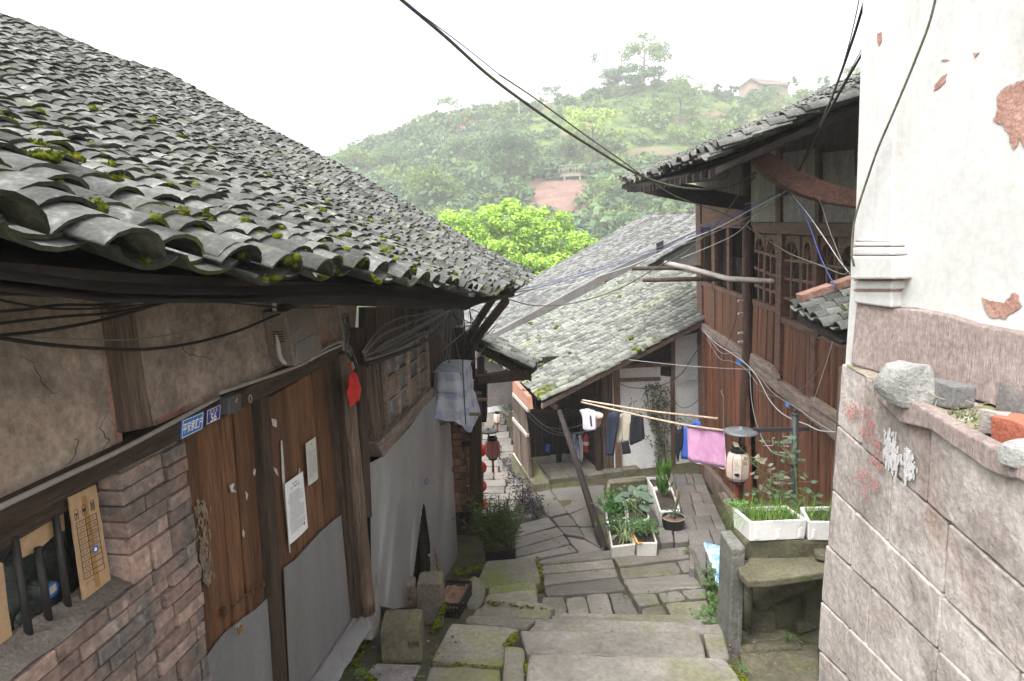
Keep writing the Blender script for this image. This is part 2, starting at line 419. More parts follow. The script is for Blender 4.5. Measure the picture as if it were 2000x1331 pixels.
# ================================================================ LEFT TILED HOUSE
PLASTER = mat('stained_plaster', (.26,.19,.145), (.44,.345,.28), 1.6, .9, .8, bscale=30, bdist=.01,
    layers=[((.40,.35,.31), 7, .55, .75, .55), ((.075,.058,.05), 1.4, .48, .66, .8), ((.40,.22,.16), 3.1, .66, .69, .8), ((.12,.09,.078), 5, .55, .8, .5, (2,2,.25)), ((.07,.055,.047), 30, .64, .72, .6), ((.46,.40,.36), 50, .68, .74, .5), ((.30,.24,.2), 3.5, .56, .60, .5)])
PLASTER_EDGE = mat('raw_plaster_edge', (.2,.12,.09), (.32,.24,.2), 8, .95, .6)
BRICK = mat('old_brick', (.14,.13,.125), (.30,.205,.17), 2.4, .92, .9, island=.3, bscale=45, bdist=.014, detail=4, lo=.42, hi=.56,
    layers=[((.075,.07,.07), 5, .5, .7, .7), ((.46,.38,.33), 14, .58, .78, .6), ((.05,.047,.046), 40, .64, .74, .6)])
MORTAR = mat('brick_mortar', (.12,.095,.085), (.26,.2,.17), 12, .95, .6)
DUST = mat('sooty_ledge', (.08,.068,.06), (.2,.17,.15), 6, .95, .6, bscale=50)
CONDUIT = flat('grey_conduit', (.26,.23,.21), .6)
RUBBER = flat('black_cable', (.018,.017,.017), .6)
GREYCABLE = flat('grey_cable', (.16,.155,.15), .6)
IRON = flat('dark_iron', (.03,.028,.027), .55, .4)
RUST = mat('rusty_iron', (.05,.03,.02), (.12,.06,.035), 30, .75, .3, metal=.3)
STEEL = flat('worn_steel', (.4,.38,.35), .4, .7)
BRASS = flat('old_brass', (.36,.24,.08), .4, .7)
PLASTIC = mat('grey_plastic_sheet', (.17,.166,.17), (.24,.235,.24), 1.2, .38, .15, stretch=(3,3,.5), bscale=5, bstretch=(2,2,1), bdist=.03, spec=.5, transl=.1,
    layers=[((.32,.315,.32), 5, .62, .8, .4, (5,5,.25)), ((.13,.11,.095), 1.5, .5, .8, .45, (1.5,1.5,.6)), ((.2,.185,.18), 14, .6, .8, .4, (3,3,.4))], grain=0.1)
PLASTIC2 = mat('milky_plastic_sheet', (.26,.255,.255), (.40,.395,.395), .8, .35, .2, stretch=(1.6,1.6,.6), bscale=5, bstretch=(3,3,.6), bdist=.015, spec=.5, transl=.15,
    layers=[((.17,.14,.12), 1.2, .5, .8, .5, (1.2,1.2,.5)), ((.6,.6,.6), 5, .64, .74, .4, (3,3,.4))], grain=0.1)
PAPER = mat('white_paper', (.72,.71,.72), (.8,.79,.8), 5, .7, .08, grain=0.03); PAPER2 = mat('yellowed_paper', (.5,.49,.44), (.6,.59,.53), 6, .7, .1, grain=0.05)
INK = flat('printing_ink', (.09,.085,.09), .8); INKGREY = flat('faint_ink', (.33,.33,.35), .8)
CARD = mat('cardboard', (.36,.23,.13), (.46,.31,.19), 3, .85, .2, layers=[((.25,.15,.08), 5, .6, .8, .5)], grain=0.12)
TAPE = flat('brown_tape', (.3,.165,.06), .35); CARDINK = flat('cardboard_print', (.06,.045,.035), .8)
SIGNBLUE = flat('bright_blue_enamel', (.02,.14,.42), .35, var=.08); SIGNNAVY = flat('navy_enamel', (.02,.025,.2), .35, var=.08)
SIGNWHITE = flat('white_lettering', (.78,.78,.8), .5, var=.03)
REDBAG = mat('red_plastic_bag', (.55,.02,.02), (.75,.06,.05), 8, .4, .4, transl=.25, bscale=14, bdist=.02, grain=0.05)
GLASS_D = mat('dusty_glass', (.10,.11,.11), (.2,.21,.2), 2, .25, .05, spec=.5, grain=0.05)
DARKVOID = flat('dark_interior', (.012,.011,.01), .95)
# --- wall plane
_a = onz(0,990,-.80); _b = onz(669,667,-.80)
WB = (_b.x-_a.x)/(_b.y-_a.y); WA = _a.x-WB*_a.y; WN = V((1,-WB,0)).normalized(); WT = V((WB,1,0)).normalized()
def Wp(px, py, off=0.0): return onx(px, py, WA+off*math.sqrt(1+WB*WB), WB)
def Wq(pts, off=0.0): return [Wp(x, y, off) for x, y in pts]
def Wyz(y, z, off=0.0): return V((WA+WB*y, y, z))+WN*off
# --- eave and ridge
def zfor(x, y, py):
    lo_, hi_ = -3.0, 3.0
    for _ in range(40):
        m_ = (lo_+hi_)/2
        if pj(V((x,y,m_)))[1] > py: lo_ = m_
        else: hi_ = m_
    return lo_
_ed = [(.3,330),(.7,445),(1.085,503),(1.35,537),(1.89,561),(2.43,570),(2.97,573),(3.51,575),(4.05,579),(4.59,589),(5.3,585),(6.3,573),(8.1,549)]
def eave_pt(d):
    for i in range(len(_ed)-1):
        if d <= _ed[i+1][0] or i == len(_ed)-2:
            k = (d-_ed[i][0])/(_ed[i+1][0]-_ed[i][0]); py = lerp(_ed[i][1], _ed[i+1][1], k); break
    x = -.97+.147*d; return V((x, d, zfor(x, d, py)))
ND = 40; EAVE = [eave_pt(lerp(.62, 8.1, i/ND)) for i in range(ND+1)]
_up = V((-.989,.147,0)); _fe = EAVE[-1]; RFAR = onp(330,163,_fe,V((.147,.989,0)))
_rd = V((.147,1,0)); RNEAR = onp(0,56,RFAR,V((1,-.147,0)))
def ridge_pt(d): k = (d-_fe.y); q = RFAR+_rd*k; q.z = RFAR.z+(RNEAR.z-RFAR.z)*k/(RNEAR.y-RFAR.y); return q
RIDGE = [ridge_pt(lerp(.62, 8.1, i/ND)) for i in range(ND+1)]
SL = roof_fn(EAVE, None, RIDGE, None, sag=.0, wav=.05, seed=2)
L_LEN = (RFAR-_fe).length; L_WID = 7.48*math.sqrt(1+.147**2)
LH = thing('tiled_house', 'old house on the left with mossy grey tile roof and plank doors', 'house', (WA+WB*3,3,-3.0))
tm, ends = tile_roof(SL, L_WID, L_LEN, .212, .058, rng=np.random.default_rng(11), skip=.006, jit=1.25)
roofL = obj('roof', tm, [TILE, TILE_EDGE], LH)
def _mp(p, t, s):
    k = mnoise.noise(V((p.x*1.3, p.y*1.3, 3.3)))
    return (.55 if t < .05 else .38 if t < .25 else .2 if t < .5 else .06)*max(0, 1+1.9*k)
mm = moss_on(ends, _mp, (.008,.026), np.random.default_rng(2), 1, 4)
rg = np.random.default_rng(9)
for px, py, r in ((35,398,.05),(15,390,.05),(60,405,.045),(8,415,.045),(45,412,.04),(95,405,.04),(217,434,.042),(75,338,.045),(5,340,.05),(165,275,.05),(180,283,.04),(40,240,.03),(60,305,.03),(325,512,.045),(420,395,.04),(530,400,.035),(300,375,.03),(335,397,.03),(190,418,.04),(150,415,.045),(665,545,.05),(515,395,.035),(535,445,.035),(610,463,.04),(700,500,.04),(345,512,.03),(110,520,.04)):
    lo_, hi_ = .0, 1.0                       # find the roof point on this line of sight
    best = None
    for si in range(0, 60):
        for ti in range(0, 40):
            q = SL(si/60, ti/40); u, v = pj(q) if q.dot(CF) > .2 else (1e9, 1e9); e = (u-px)**2+(v-py+20)**2
            if best is None or e < best[0]: best = (e, q)
    q = best[1]+V((0,0,.10))
    for k in range(9):
        c = q+V((rg.normal(0, r*.7), rg.normal(0, r*.7), rg.normal(0, r*.12)))
        mm.blob(c, (r*rg.uniform(.3,.55), r*rg.uniform(.3,.55), r*.3), 2, .6, 4, rg.uniform(0, 90))
        for _ in range(22):
            d = V(rg.normal(0, 1, 3).tolist()); d.z = abs(d.z)+.1; d.normalize(); a = d.orthogonal()*.003; b0 = c+d*r*.32
            mm.add([b0-a, b0+a, b0+d*r*.2], [(0,1,2)])
kind(obj('moss', mm, MOSS, LH, smooth=True), 'stuff')
# ridge capping: a run of half-round tiles bedded in grey mortar
mb = MB()
for i in range(60):
    a = SL(i/60, 1.0)+V((0,0,.05)); b = SL((i+1.25)/60, 1.0)+V((0,0,.05)); a += V((0,0,rnd(-.012,.012)))
    mb.tube([a, b], [.085*rnd(.9,1.1), .075], 8)
mb2 = MB()
for i in range(40): mb2.tube([SL(i/40,.985)+V((0,0,.0)), SL((i+1)/40,.985)+V((0,0,.0))], .09, 6)
obj('ridge_cap', mb, TILE, LH); obj('ridge_mortar', mb2, mat('grey_mortar', (.14,.14,.14), (.22,.22,.215), 6, .9, .4), LH)
# back slope, so that the roof is a roof from the side too
Sb = lambda u, v: lerp(SL(u, 1.0), SL(u, 1.0)+V((-3.2,.47,-1.7)), v)
mb = MB(); mb.grid(Sb, 20, 6); obj('rear_slope', mb, TILE, LH)
obj('roof_deck', roof_deck(SL, .035, 40, 8), BLACKWOOD, LH)
obj('rafters', rafters(SL, 26, .035, .06, .05, t0=.16), BLACKWOOD, LH)
# eave beam: a deep board hanging just behind the tile edge
mb = MB(); top = []; bot = []
_bt = [(-60,520,572),(0,540,576),(100,548,580),(235,560,582),(340,566,585),(450,572,588),(560,578,592),(668,582,596),(760,584,600),(850,588,604),(918,592,604)]
for i, (px, ty, by) in enumerate(_bt):
    off = -.10
    A_, B_ = -.97+off, .147
    top.append(onx(px, ty-28, A_, B_)); bot.append(onx(px, by, A_, B_))
for i in range(len(top)-1): mb.prism([top[i], top[i+1], bot[i+1], bot[i]], V((-.05,.008,0)))
obj('eave_beam', mb, BLACKWOOD, LH)
# --- plaster panels (ragged lower edge at the left)
mb = MB()
mb.prism(Wq([(-90,560),(214,560),(216,640),(221,700),(232,760),(236,800),(238,840),(240,873),(215,900),(190,918),(140,922),(105,932),(80,938),(58,948),(38,962),(30,978),(0,1004),(-90,1045)], .0), -WN*.06)
mb.prism(Wq([(252,560),(690,580),(672,662),(430,772),(360,806),(330,820),(300,832),(286,760)], .0), -WN*.06)
obj('wall_plaster', mb, PLASTER, LH)
for pts in ([(205,698),(217,690),(222,756),(233,800),(238,850),(240,872),(226,866),(222,826),(212,770)],[(300,826),(330,806),(352,800),(366,792),(372,800),(340,818),(305,834)],[(596,612),(606,636),(612,668),(628,684),(640,670),(655,668),(640,640),(620,640),(612,622)],[(395,775),(412,768),(416,778),(400,786)]):
    mb = MB(); q = Wq(pts, .002); out = []
    for i in range(len(q)):
        for k in range(4): p = lerp(q[i], q[(i+1)%len(q)], k/4); out.append(p+WT*(mnoise.noise(p*40)*.012)+UP*(mnoise.noise(p*40+V((9,0,0)))*.012))
    mb.prism(out, -WN*.003); obj('bare_brick_patch', mb, mat('bare_brick_brown', (.26,.13,.09), (.4,.24,.18), 14, .95, .5) if 'bare_brick_brown' not in MATS else MATS['bare_brick_brown'], LH)
for pts in ([(196,905),(203,880),(212,862),(200,838),(206,812),(236,786)],[(40,700),(70,720),(95,760),(120,770)],[(330,640),(370,690),(420,700)],[(120,925),(150,880),(148,850)]):
    q = smooth_path([Wp(x, y, .0008) for x, y in pts], 6); q = [p+WT*(mnoise.noise(p*30)*.02)+UP*(mnoise.noise(p*30+V((5,0,0)))*.02) for p in q]; mb = MB(); mb.tube(q, [.0016*(1-abs(2*i/(len(q)-1)-1))+.0003 for i in range(len(q))], 4); obj('crack', mb, BLACKWOOD, LH)
mb = MB(); mb.prism(Wq([(-90,540),(700,570),(690,680),(-90,1080)], -.09), -WN*.06); obj('wall_core', mb, PLASTER_EDGE, LH)
# near-black sheet for the interior darkness behind openings + solid back of the house
mb = MB(); mb.box(Wyz(.6,-3.3,-.75), WT*4.6, -WN*.05, V((0,0,2.6))); obj('dark_backing', mb, DARKVOID, LH)
mb = MB(); mb.prism(Wq([(204,560),(257,560),(298,834),(243,846)], .03), -WN*.1); obj('post', mb, GREYPOST, LH, bevel=.006)
mb = MB(); mb.prism(Wq([(-90,1034),(669,669),(655,706),(-90,1086)], .055), -WN*.2); obj('lintel', mb, DARKWOOD_H, LH, bevel=.006)
# --- brickwork: every brick laid one by one, one mesh
rb = random.Random(4)
zs0 = Wp(280,1130,.06).z; ysillA = Wp(0,1250,.06).y
y_pL, y_pR = Wp(238,930,.06).y, Wp(385,1100,.06).y
ztop = Wp(300,880,.06).z
mb = MB(); z = -2.9; courses = []
while z < ztop-.03:
    h = rb.choice([.05,.052,.055,.058,.085,.11]); courses.append((z, min(h, ztop-z))); z += h+.008
for ci, (z, h) in enumerate(courses):
    y0 = 1.1 if z+h < zs0+.005 else y_pL
    y = y0-rb.uniform(0,.2) if z+h < zs0+.005 else y0
    while y < y_pR-.04:
        l = rb.choice([.11,.2,.23,.24]); l = min(l, y_pR-y)
        if y_pR-y-l < .05: l = y_pR-y
        if z+h > zs0+.005 and y < y_pL: y = y_pL
        o = .06+rb.uniform(-.005,.005)+.012*(1 if y > y_pR-.3 else 0)
        r = y_pR+rb.uniform(-.012,.012) if y+l >= y_pR-.001 else y+l-.008
        pts = [Wyz(y, z, o), Wyz(r, z+rb.uniform(-.003,.003), o), Wyz(r, z+h+rb.uniform(-.003,.003), o), Wyz(y, z+h, o)]
        mb.prism(pts, -WN*.22)
        y += l
brickw = obj('brick_wall', mb, BRICK, LH, bevel=.0035)
mb = MB(); mb.box(Wyz(1.0,-2.9,.046), WT*((y_pR-1.015)*math.sqrt(1+WB*WB)), -WN*.2, V((0,0,2.9+zs0-.01)))
mb.box(Wyz(y_pL+.015,zs0-.01,.046), WT*(y_pR-y_pL-.03)*math.sqrt(1+WB*WB), -WN*.2, V((0,0,ztop-zs0+.0)))
obj('mortar', mb, MORTAR, LH)
mb = MB(); mb.grid(lambda u, v: Wyz(lerp(1.1, y_pL+.02, u), zs0+.004+.05*v+.012*mnoise.noise(V((u*9, v*4, 1))), lerp(.055, -.055, v)), 24, 6); obj('window_sill', mb, DUST, LH, smooth=True)
# window: a barred opening with a timber head and a dark frame
WIN = MB(); WIN.prism(Wq([(-90,1078),(222,905),(222,945),(-90,1130)], -.03), -WN*.08)
win = obj('window_frame', WIN, DARKWOOD_H, LH)
for (x0, y0, x1, y1) in ((28,1048,62,1272),(74,1070,100,1240),(108,1005,137,1215)):
    mb = MB(); a = Wp(x0, y0, -.03); b = Wp(x1, y1, -.03); mb.tube([a, b], .0115, 8); obj('window_bar', mb, IRON, win, smooth=True)
# --- plank doors
DY = lambda px, py: Wp(px, py, -.02)
def planks(mb, tl, tr, br, bl, n, th, gap=.004, j=.004, nrm=WN, seed=1):
    r_ = random.Random(seed); us = [0]+sorted((i+r_.uniform(-.25,.25))/n for i in range(1,n))+[1]
    for i in range(n):
        a, b = us[i], us[i+1]; g = gap/max(.05,(tr-tl).length); o = nrm*r_.uniform(-j, j)
        mb.prism([lerp(tl,tr,a+g)+o, lerp(tl,tr,b-g)+o, lerp(bl,br,b-g)+o, lerp(bl,br,a+g)+o], -nrm*th)
    return mb
dl = thing  # doors are parts: meshes under the house
tl, tr, br, bl = Wp(352,846,-.03), Wp(512,775,-.03), Wp(560,1430,-.03), Wp(400,1500,-.03)
mb = planks(MB(), tl, tr, br, bl, 5, .03, seed=3); door1 = obj('door', mb, DOORWOOD, LH, bevel=.003)
tl2, tr2, br2, bl2 = Wp(523,778,-.015), Wp(650,706,-.015), Wp(703,1206,-.015), Wp(566,1420,-.015)
mb = planks(MB(), tl2, tr2, br2, bl2, 5, .03, seed=5); door2 = obj('door', mb, DOORWOOD, LH, bevel=.003)
mb = MB(); mb.prism(Wq([(508,780),(525,773),(570,1440),(552,1440)], .02), -WN*.08)
mb.prism(Wq([(645,703),(655,698),(703,1204),(690,1204)], .03), -WN*.1); obj('door_frame', mb, DARKWOOD, LH, bevel=.004)
# white paint runs and worn paint on the doors
mb = MB()
def patch(mb, pts, off, w=0):
    mb.prism(Wq(pts, off), -WN*.003)
for pts in ([(549,860),(552,862),(556,930),(562,1020),(568,1080),(566,1080),(558,1000),(552,940)],
            [(535,913),(541,917),(544,930),(540,926),(537,920)],[(449,948),(458,944),(455,955),(462,962),(452,962)],[(584,930),(587,918),(585,915)],
            [(531,818),(540,820),(541,835),(533,832)],[(497,915),(500,918),(498,930),(495,925)],[(480,960),(485,966),(482,978)],[(475,1035),(478,1040),(477,1050),(474,1046)]):
    patch(mb, pts, .0 if pts[0][0] > 520 else -.018)
obj('paint_marks', mb, mat('old_white_paint', (.4,.37,.34), (.55,.52,.49), 30, .8, .2), LH)
mb = MB(); r_ = random.Random(2)
for i in range(150):
    y = r_.uniform(975,1140); x = r_.gauss(390+(y-975)*.07,7); w = r_.uniform(.8,3.2); h = r_.uniform(3,16)
    patch(mb, [(x,y),(x+w,y-2),(x+w+1,y+h),(x+r_.uniform(0,2),y+h*.8)], -.019+i*.00003)
obj('worn_limewash', mb, mat('flaked_limewash', (.17,.13,.10), (.29,.235,.18), 20, .9, .3), LH)
# plastic stapled over the lower doors
def sheet(mb, edge_top, edge_bot, n, m, plane, off, amp, seed, fr=(10,3)):
    """cloth-like sheet between two pixel polylines on a wall plane, with vertical folds"""
    def pick(E, u):
        k = u*(len(E)-1); i = min(int(k), len(E)-2); k -= i; return lerp(E[i][0],E[i+1][0],k), lerp(E[i][1],E[i+1][1],k)
    def fn(u, v):
        a, b = pick(edge_top, u), pick(edge_bot, u); x, y = lerp(a[0],b[0],v), lerp(a[1],b[1],v)
        o = amp*(mnoise.noise(V((u*fr[0], v*fr[1], seed)))+.5*mnoise.noise(V((u*fr[0]*2.3+v*2, v*fr[1]*.6, seed+5))))
        return plane(x, y, off+o)
    return mb.grid(fn, n, m, flip=True)
mb = MB(); sheet(mb, [(554,1110),(575,1095),(598,1070),(625,1040),(650,1018),(672,1002)], [(570,1440),(600,1400),(630,1350),(660,1290),(690,1235),(702,1212)], 40, 26, Wp, .010, .0035, 1, (5,3))
obj('plastic_sheet', mb, PLASTIC, LH, smooth=True)
mb = MB(); sheet(mb, [(402,1285),(420,1258),(440,1235),(470,1210),(500,1190),(536,1155)], [(412,1480),(440,1470),(470,1460),(500,1450),(530,1440),(555,1430)], 40, 16, Wp, -.014, .003, 2, (5,3))
obj('plastic_sheet', mb, PLASTIC, LH, smooth=True)
# skirt of plastic along the foot
mb = MB(); f0 = [Wp(x, y, .02) for x, y in ((565,1400),(640,1318),(703,1205))]
mb.grid(lambda u, v: lerp(Wp(562,1420,.02), Wp(703,1208,.02), u)+V((0,0,.07-.12*v))+WN*(.09*v*v+.012*mnoise.noise(V((u*12,v*3,4)))), 24, 8, flip=True); obj('plastic_skirt', mb, PLASTIC, LH, smooth=True)
# door bolt
mb = MB(); mb.tube([Wp(455,1185,.01), Wp(514,1133,.01)], .006, 6); mb.tube([Wp(492,1150,.012), Wp(496,1165,.03), Wp(497,1190,.02)], .005, 6)
mb.box(Wp(508,1140,.0), WT*.03, WN*.012, V((0,0,-.03))); mb.box(Wp(430,1190,-.02), WT*.02, WN*.02, V((0,0,-.04)))
obj('door_bolt', mb, RUST, door1, smooth=False)
# --- posts at the end of the door bay
POSTM = GREYPOST
mb = MB(); mb.tube(smooth_path([Wp(668,690,.04), Wp(684,850,.05), Wp(700,1020,.05), Wp(716,1195,.05)], 4), [.055,.057,.06,.06,.058,.06,.06,.062,.06,.062,.063,.064,.065], 10)
obj('post', mb, POSTM, LH, smooth=True)
mb = MB(); mb.prism(Wq([(655,700),(664,697),(708,1204),(700,1208)], .05), -WN*.1); mb.prism(Wq([(696,640),(712,640),(727,1010),(714,1013)], .09), -WN*.05)
obj('door_post', mb, DARKWOOD, LH, bevel=.004)
# ---------------------------------------------------------------- second bay: window band over plastic sheeting
_q = Wp(716,900,.0); XB = .11; XA = _q.x-XB*_q.y; XN = V((1,-XB,0)).normalized(); XT = V((XB,1,0)).normalized()
def Xp(px, py, off=0.0): return onx(px, py, XA+off, XB)
def Xq(pts, off=0.0): return [Xp(x, y, off) for x, y in pts]
mb = MB(); mb.prism(Xq([(712,600),(905,600),(905,1100),(712,1200)], -.12), -XN*.05); obj('dark_backing', mb, DARKVOID, LH)  # near-black sheet standing for the unlit room behind the bay
mb = MB(); planks(mb, Xp(716,700,-.02), Xp(746,690,-.02), Xp(757,846,-.02), Xp(741,880,-.02), 9, .02, .006, .006, XN, 8)
planks(mb, Xp(834,640,-.02), Xp(868,615,-.02), Xp(868,745,-.02), Xp(840,765,-.02), 9, .02, .006, .006, XN, 9)
planks(mb, Xp(716,600,-.03), Xp(868,600,-.03), Xp(868,640,-.03), Xp(716,725,-.03), 14, .02, .004, .004, XN, 10)
obj('plank_wall', mb, PLANKGREY, LH)
mb = MB(); mb.prism(Xq([(709,722),(719,718),(746,880),(738,888)], .02), -XN*.05); obj('window_post', mb, GREYPOST, LH, bevel=.003)
fr = MB()
def bar(mb, a, b, w, off, th, plane=Xp, nrm=None):
    nrm = nrm or XN
    mb.prism([plane(a[0]-w/2, a[1], off), plane(a[0]+w/2, a[1], off), plane(b[0]+w/2, b[1], off), plane(b[0]-w/2, b[1], off)], -nrm*th)
def rail(mb, a, b, w, off, th, plane=Xp, nrm=None):
    nrm = nrm or XN
    mb.prism([plane(a[0], a[1]-w/2, off), plane(b[0], b[1]-w/2, off), plane(b[0], b[1]+w/2, off), plane(a[0], a[1]+w/2, off)], -nrm*th)
for a, b, w in (((753,706),(762,846),6),((776,690),(783,816),5),((797,678),(802,800),5),((816,662),(821,778),5),((834,648),(839,762),5)): bar(fr, a, b, w, .0, .04)
for a, b, w in (((751,706),(836,650),7),((756,742),(775,729),5),((779,725),(796,712),4),((758,787),(780,772),5),((781,768),(799,753),4),((760,846),(840,760),8),((798,716),(817,702),4),((800,748),(819,730),4),((818,696),(836,684),4),((819,735),(837,719),4)): rail(fr, a, b, w, .005, .04)
win2 = obj('window', fr, GREYWOOD, LH, bevel=.002)
mb = MB(); mb.prism(Xq([(752,706),(836,650),(839,760),(760,845)], -.03), -XN*.006); obj('pane', mb, GLASS_D, win2)
mb = MB(); mb.prism(Xq([(757,746),(776,732),(781,770),(760,788)], -.02), -XN*.006); mb.prism(Xq([(799,752),(816,738),(820,774),(802,795)], -.02), -XN*.006)
obj('board_infill', mb, mat('pinkish_board', (.2,.14,.115), (.27,.2,.17), 4, .8, .2), win2)
mb = MB(); mb.prism(Xq([(738,868),(846,757),(850,772),(750,893)], .06), -XN*.14); obj('window_sill', mb, GREYWOOD, LH, bevel=.006)
# plastic over the lower wall, with a dark doorway slit
mb = MB(); sheet(mb, [(722,905),(745,893),(770,868),(800,835),(830,792),(852,772),(866,800),(880,830)], [(726,1160),(745,1185),(770,1190),(800,1185),(812,1178),(840,1160),(870,1142),(896,1112)], 130, 90, Xp, .05, .035, 7, (5,2.2))
# cut the slit: drop quads whose centre falls inside it
def cut(mb, inside):
    keep = []
    for f in mb.f:
        c = sum((V(mb.v[i]) for i in f), V((0,0,0)))/len(f)
        if not inside(*pj(c)): keep.append(f)
    mb.f = keep
def _slit(x, y):
    if y < 985: return False
    k = (y-985)/150; return 826-20*k < x < 829+11*min(1,k*2)
cut(mb, _slit)
obj('plastic_sheet', mb, PLASTIC2, LH, smooth=True)
mb = MB(); mb.prism(Xq([(826,980),(838,975),(838,1135),(829,1140)], .0), -XN*.04); obj('door_post', mb, BLACKWOOD, LH)
# broken brick and timber at the far end, corner post
mb = MB(); r_ = random.Random(6)
for z in range(15):
    for k in range(3):
        y = 1000-z*13
        x0 = 884+k*14+r_.uniform(-3,3)
        mb.prism(Xq([(x0,y-10),(x0+12,y-12),(x0+12,y-1),(x0,y+1)], .03+r_.uniform(-.03,.03)), -XN*.12)
obj('broken_brickwork', mb, mat('broken_red_brick', (.1,.06,.045), (.24,.12,.075), 5, .9, .6, island=.4), LH)
pb = P(929,1085,8.55); 
mb = MB(); a = P(927,770,8.55); b = P(930,1088,8.55); mb.prism([P(916,770,8.5),P(940,770,8.5),P(941,1086,8.5),P(918,1092,8.5)], V((0,.15,0))); obj('corner_post', mb, DARKWOOD, LH, bevel=.01)
mb = MB(); mb.prism([P(896,985,8.45),P(940,985,8.45),P(940,998,8.45),P(896,1000,8.45)], V((0,.12,0))); mb.prism([P(884,870,8.6),P(918,865,8.6),P(918,872,8.6),P(884,878,8.6)], V((0,.1,0)))
mb.prism([P(893,1000,8.52),P(918,1000,8.52),P(918,1085,8.52),P(893,1080,8.52)], V((0,.04,0))); obj('cross_rail', mb, DARKWOOD_H, LH, bevel=.005)
mb = MB(); mb.prism([P(890,1074,8.2),P(922,1078,8.2),P(925,1082,8.2),P(893,1088,8.2)], V((0,.02,-.03))); obj('door_step', mb, GREYWOOD, LH)
# mossy footing under the corner post
mb = MB(); mb.rock(P(915,1118,8.3), .55, .5, .3, .2, .05, 3.3); obj('footing', mb, mat('mossy_stone', (.07,.075,.035), (.16,.15,.12), 4, .9, .6, layers=[((.14,.17,.02), 3, .5, .65, .8)]), LH)
# outrigger poles under the far eave
mb = MB(); mb.tube([P(905,705,8.3), P(940,648,7.6), P(988,588,7.0)], [.05,.05,.045], 8); mb.tube([P(915,660,8.4), P(938,620,7.8), P(962,585,7.3)], [.045,.045,.04], 8)
mb.tube([P(870,600,6.2), P(1000,575,7.6)], .035, 8); obj('eave_bracket', mb, DARKWOOD, LH, smooth=True)
# ================================================================ GROUND, STEPS AND PAVING
STONE = mat('paving_stone', (.115,.106,.09), (.195,.18,.158), 1.7, .85, .45, island=.28, bscale=9, bdist=.05,
    layers=[((.26,.24,.22), 9, .55, .8, .5), ((.12,.11,.1), 38, .6, .76, .6), ((.075,.067,.06), 2.5, .55, .75, .6), ((.10,.11,.04), 1.3, .50, .64, .7), ((.06,.055,.045), .9, .52, .66, .55), ((.17,.125,.105), .8, .5, .7, .5)], grain=0.22)
STONE_MOSS = mat('mossy_paving', (.13,.12,.095), (.23,.21,.175), 1.9, .88, .6, island=.18, bscale=9, bdist=.03,
    layers=[((.28,.26,.23), 9, .58, .8, .5), ((.085,.08,.06), 2.6, .55, .75, .6), ((.14,.16,.035), 1.5, .50, .64, .8), ((.17,.21,.03), 2.6, .62, .72, .8)], grain=0.22)
STONE_GREEN = mat('green_stained_stone', (.075,.07,.04), (.17,.155,.11), 2.4, .9, .6, island=.15, bscale=30, bdist=.014,
    layers=[((.12,.14,.03), 2, .5, .66, .75), ((.035,.034,.025), 1.6, .52, .75, .7), ((.25,.235,.2), 12, .6, .8, .4)])
SOIL = mat('joint_soil', (.04,.034,.024), (.095,.085,.05), 5, .95, .7, layers=[((.08,.11,.02), 3, .5, .65, .6)])
_gc = [onz(1100,1200,-3.5), onz(1350,1190,-3.5), onz(1050,1100,-3.9), onz(1200,1085,-3.95), onz(1350,1070,-3.95),
       onz(1340,940,-4.86), onz(1290,940,-4.86), onz(1390,1000,-4.55), onz(1340,1000,-4.5), onz(1300,1000,-4.5), onz(1180,1070,-4.02), onz(1100,1000,-4.45), onz(1180,930,-4.85),
       onz(1040,955,-4.85), onz(1010,1075,-4.12), onz(1090,1030,-4.35), onz(1010,1010,-4.65), onz(960,960,-5.2), onz(968,870,-5.9),
       onz(972,790,-6.5), onz(930,1100,-4.05), onz(900,1120,-3.9), onz(880,1200,-3.45), onz(830,1300,-3.1), onz(750,1310,-3.1), onz(700,1215,-3.02),
       onz(900,1330,-3.0), V((0,0,-1.6)), V((.5,2,-2.3)), V((-1.5,2,-2.4)), V((2,2,-2.4)), V((1.9,4.6,-3.15)), onz(1410,1050,-4.2), onz(1425,1015,-4.4), onz(1400,1100,-4.0), V((-1,4,-2.9)), V((.6,4.5,-3.1)),
       V((-1,33,-7.5)), V((4,20,-6)), V((-4,20,-6.2)), V((6,12,-4.8)), V((3,35,-8)), V((-6,8,-3.9)), V((6,4,-3.1)), V((-5,1,-2)), V((5,0,-2))]
_gx = np.array([[p.x, p.y] for p in _gc]); _gzv = np.array([p.z for p in _gc])
def gz(x, y):
    d2 = (_gx[:,0]-x)**2+(_gx[:,1]-y)**2+.05
    w = d2**-1.6
    return float((w*_gzv).sum()/w.sum())
def og(px, py, dz=0.0):
    """where this line of sight meets the lane"""
    z = -3.5
    for _ in range(25):
        p = onz(px, py, z); z = .5*z+.5*(gz(p.x, p.y)+dz)
    return onz(px, py, z)
def gp(p, dz=0.0): return V((p[0], p[1], gz(p[0], p[1])+dz))
def axis(lo, a, b, hi, n1, n2): return list(np.linspace(lo, a, n1, endpoint=False))+list(np.linspace(a, b, n2, endpoint=False))+list(np.linspace(b, hi, n1+1))
_xs, _ys = axis(-75,-6,6,80,12,70), axis(-60,-3,26,62,12,120)
def gfar(x, y):
    d = math.hypot(max(0, abs(x)-14), max(0, y-30) if y > 0 else max(0, -y-20)); k = min(1, d/38); return gz(x, y)-20*k*k*(3-2*k)
mb = MB(); mb.v = [(x, y, gfar(x, y)-.06) for y in _ys for x in _xs]; _n = len(_xs)
mb.f = [(j*_n+i, j*_n+i+1, (j+1)*_n+i+1, (j+1)*_n+i) for j in range(len(_ys)-1) for i in range(_n-1)]
kind(obj('ground', mb, SOIL, smooth=True), 'structure')
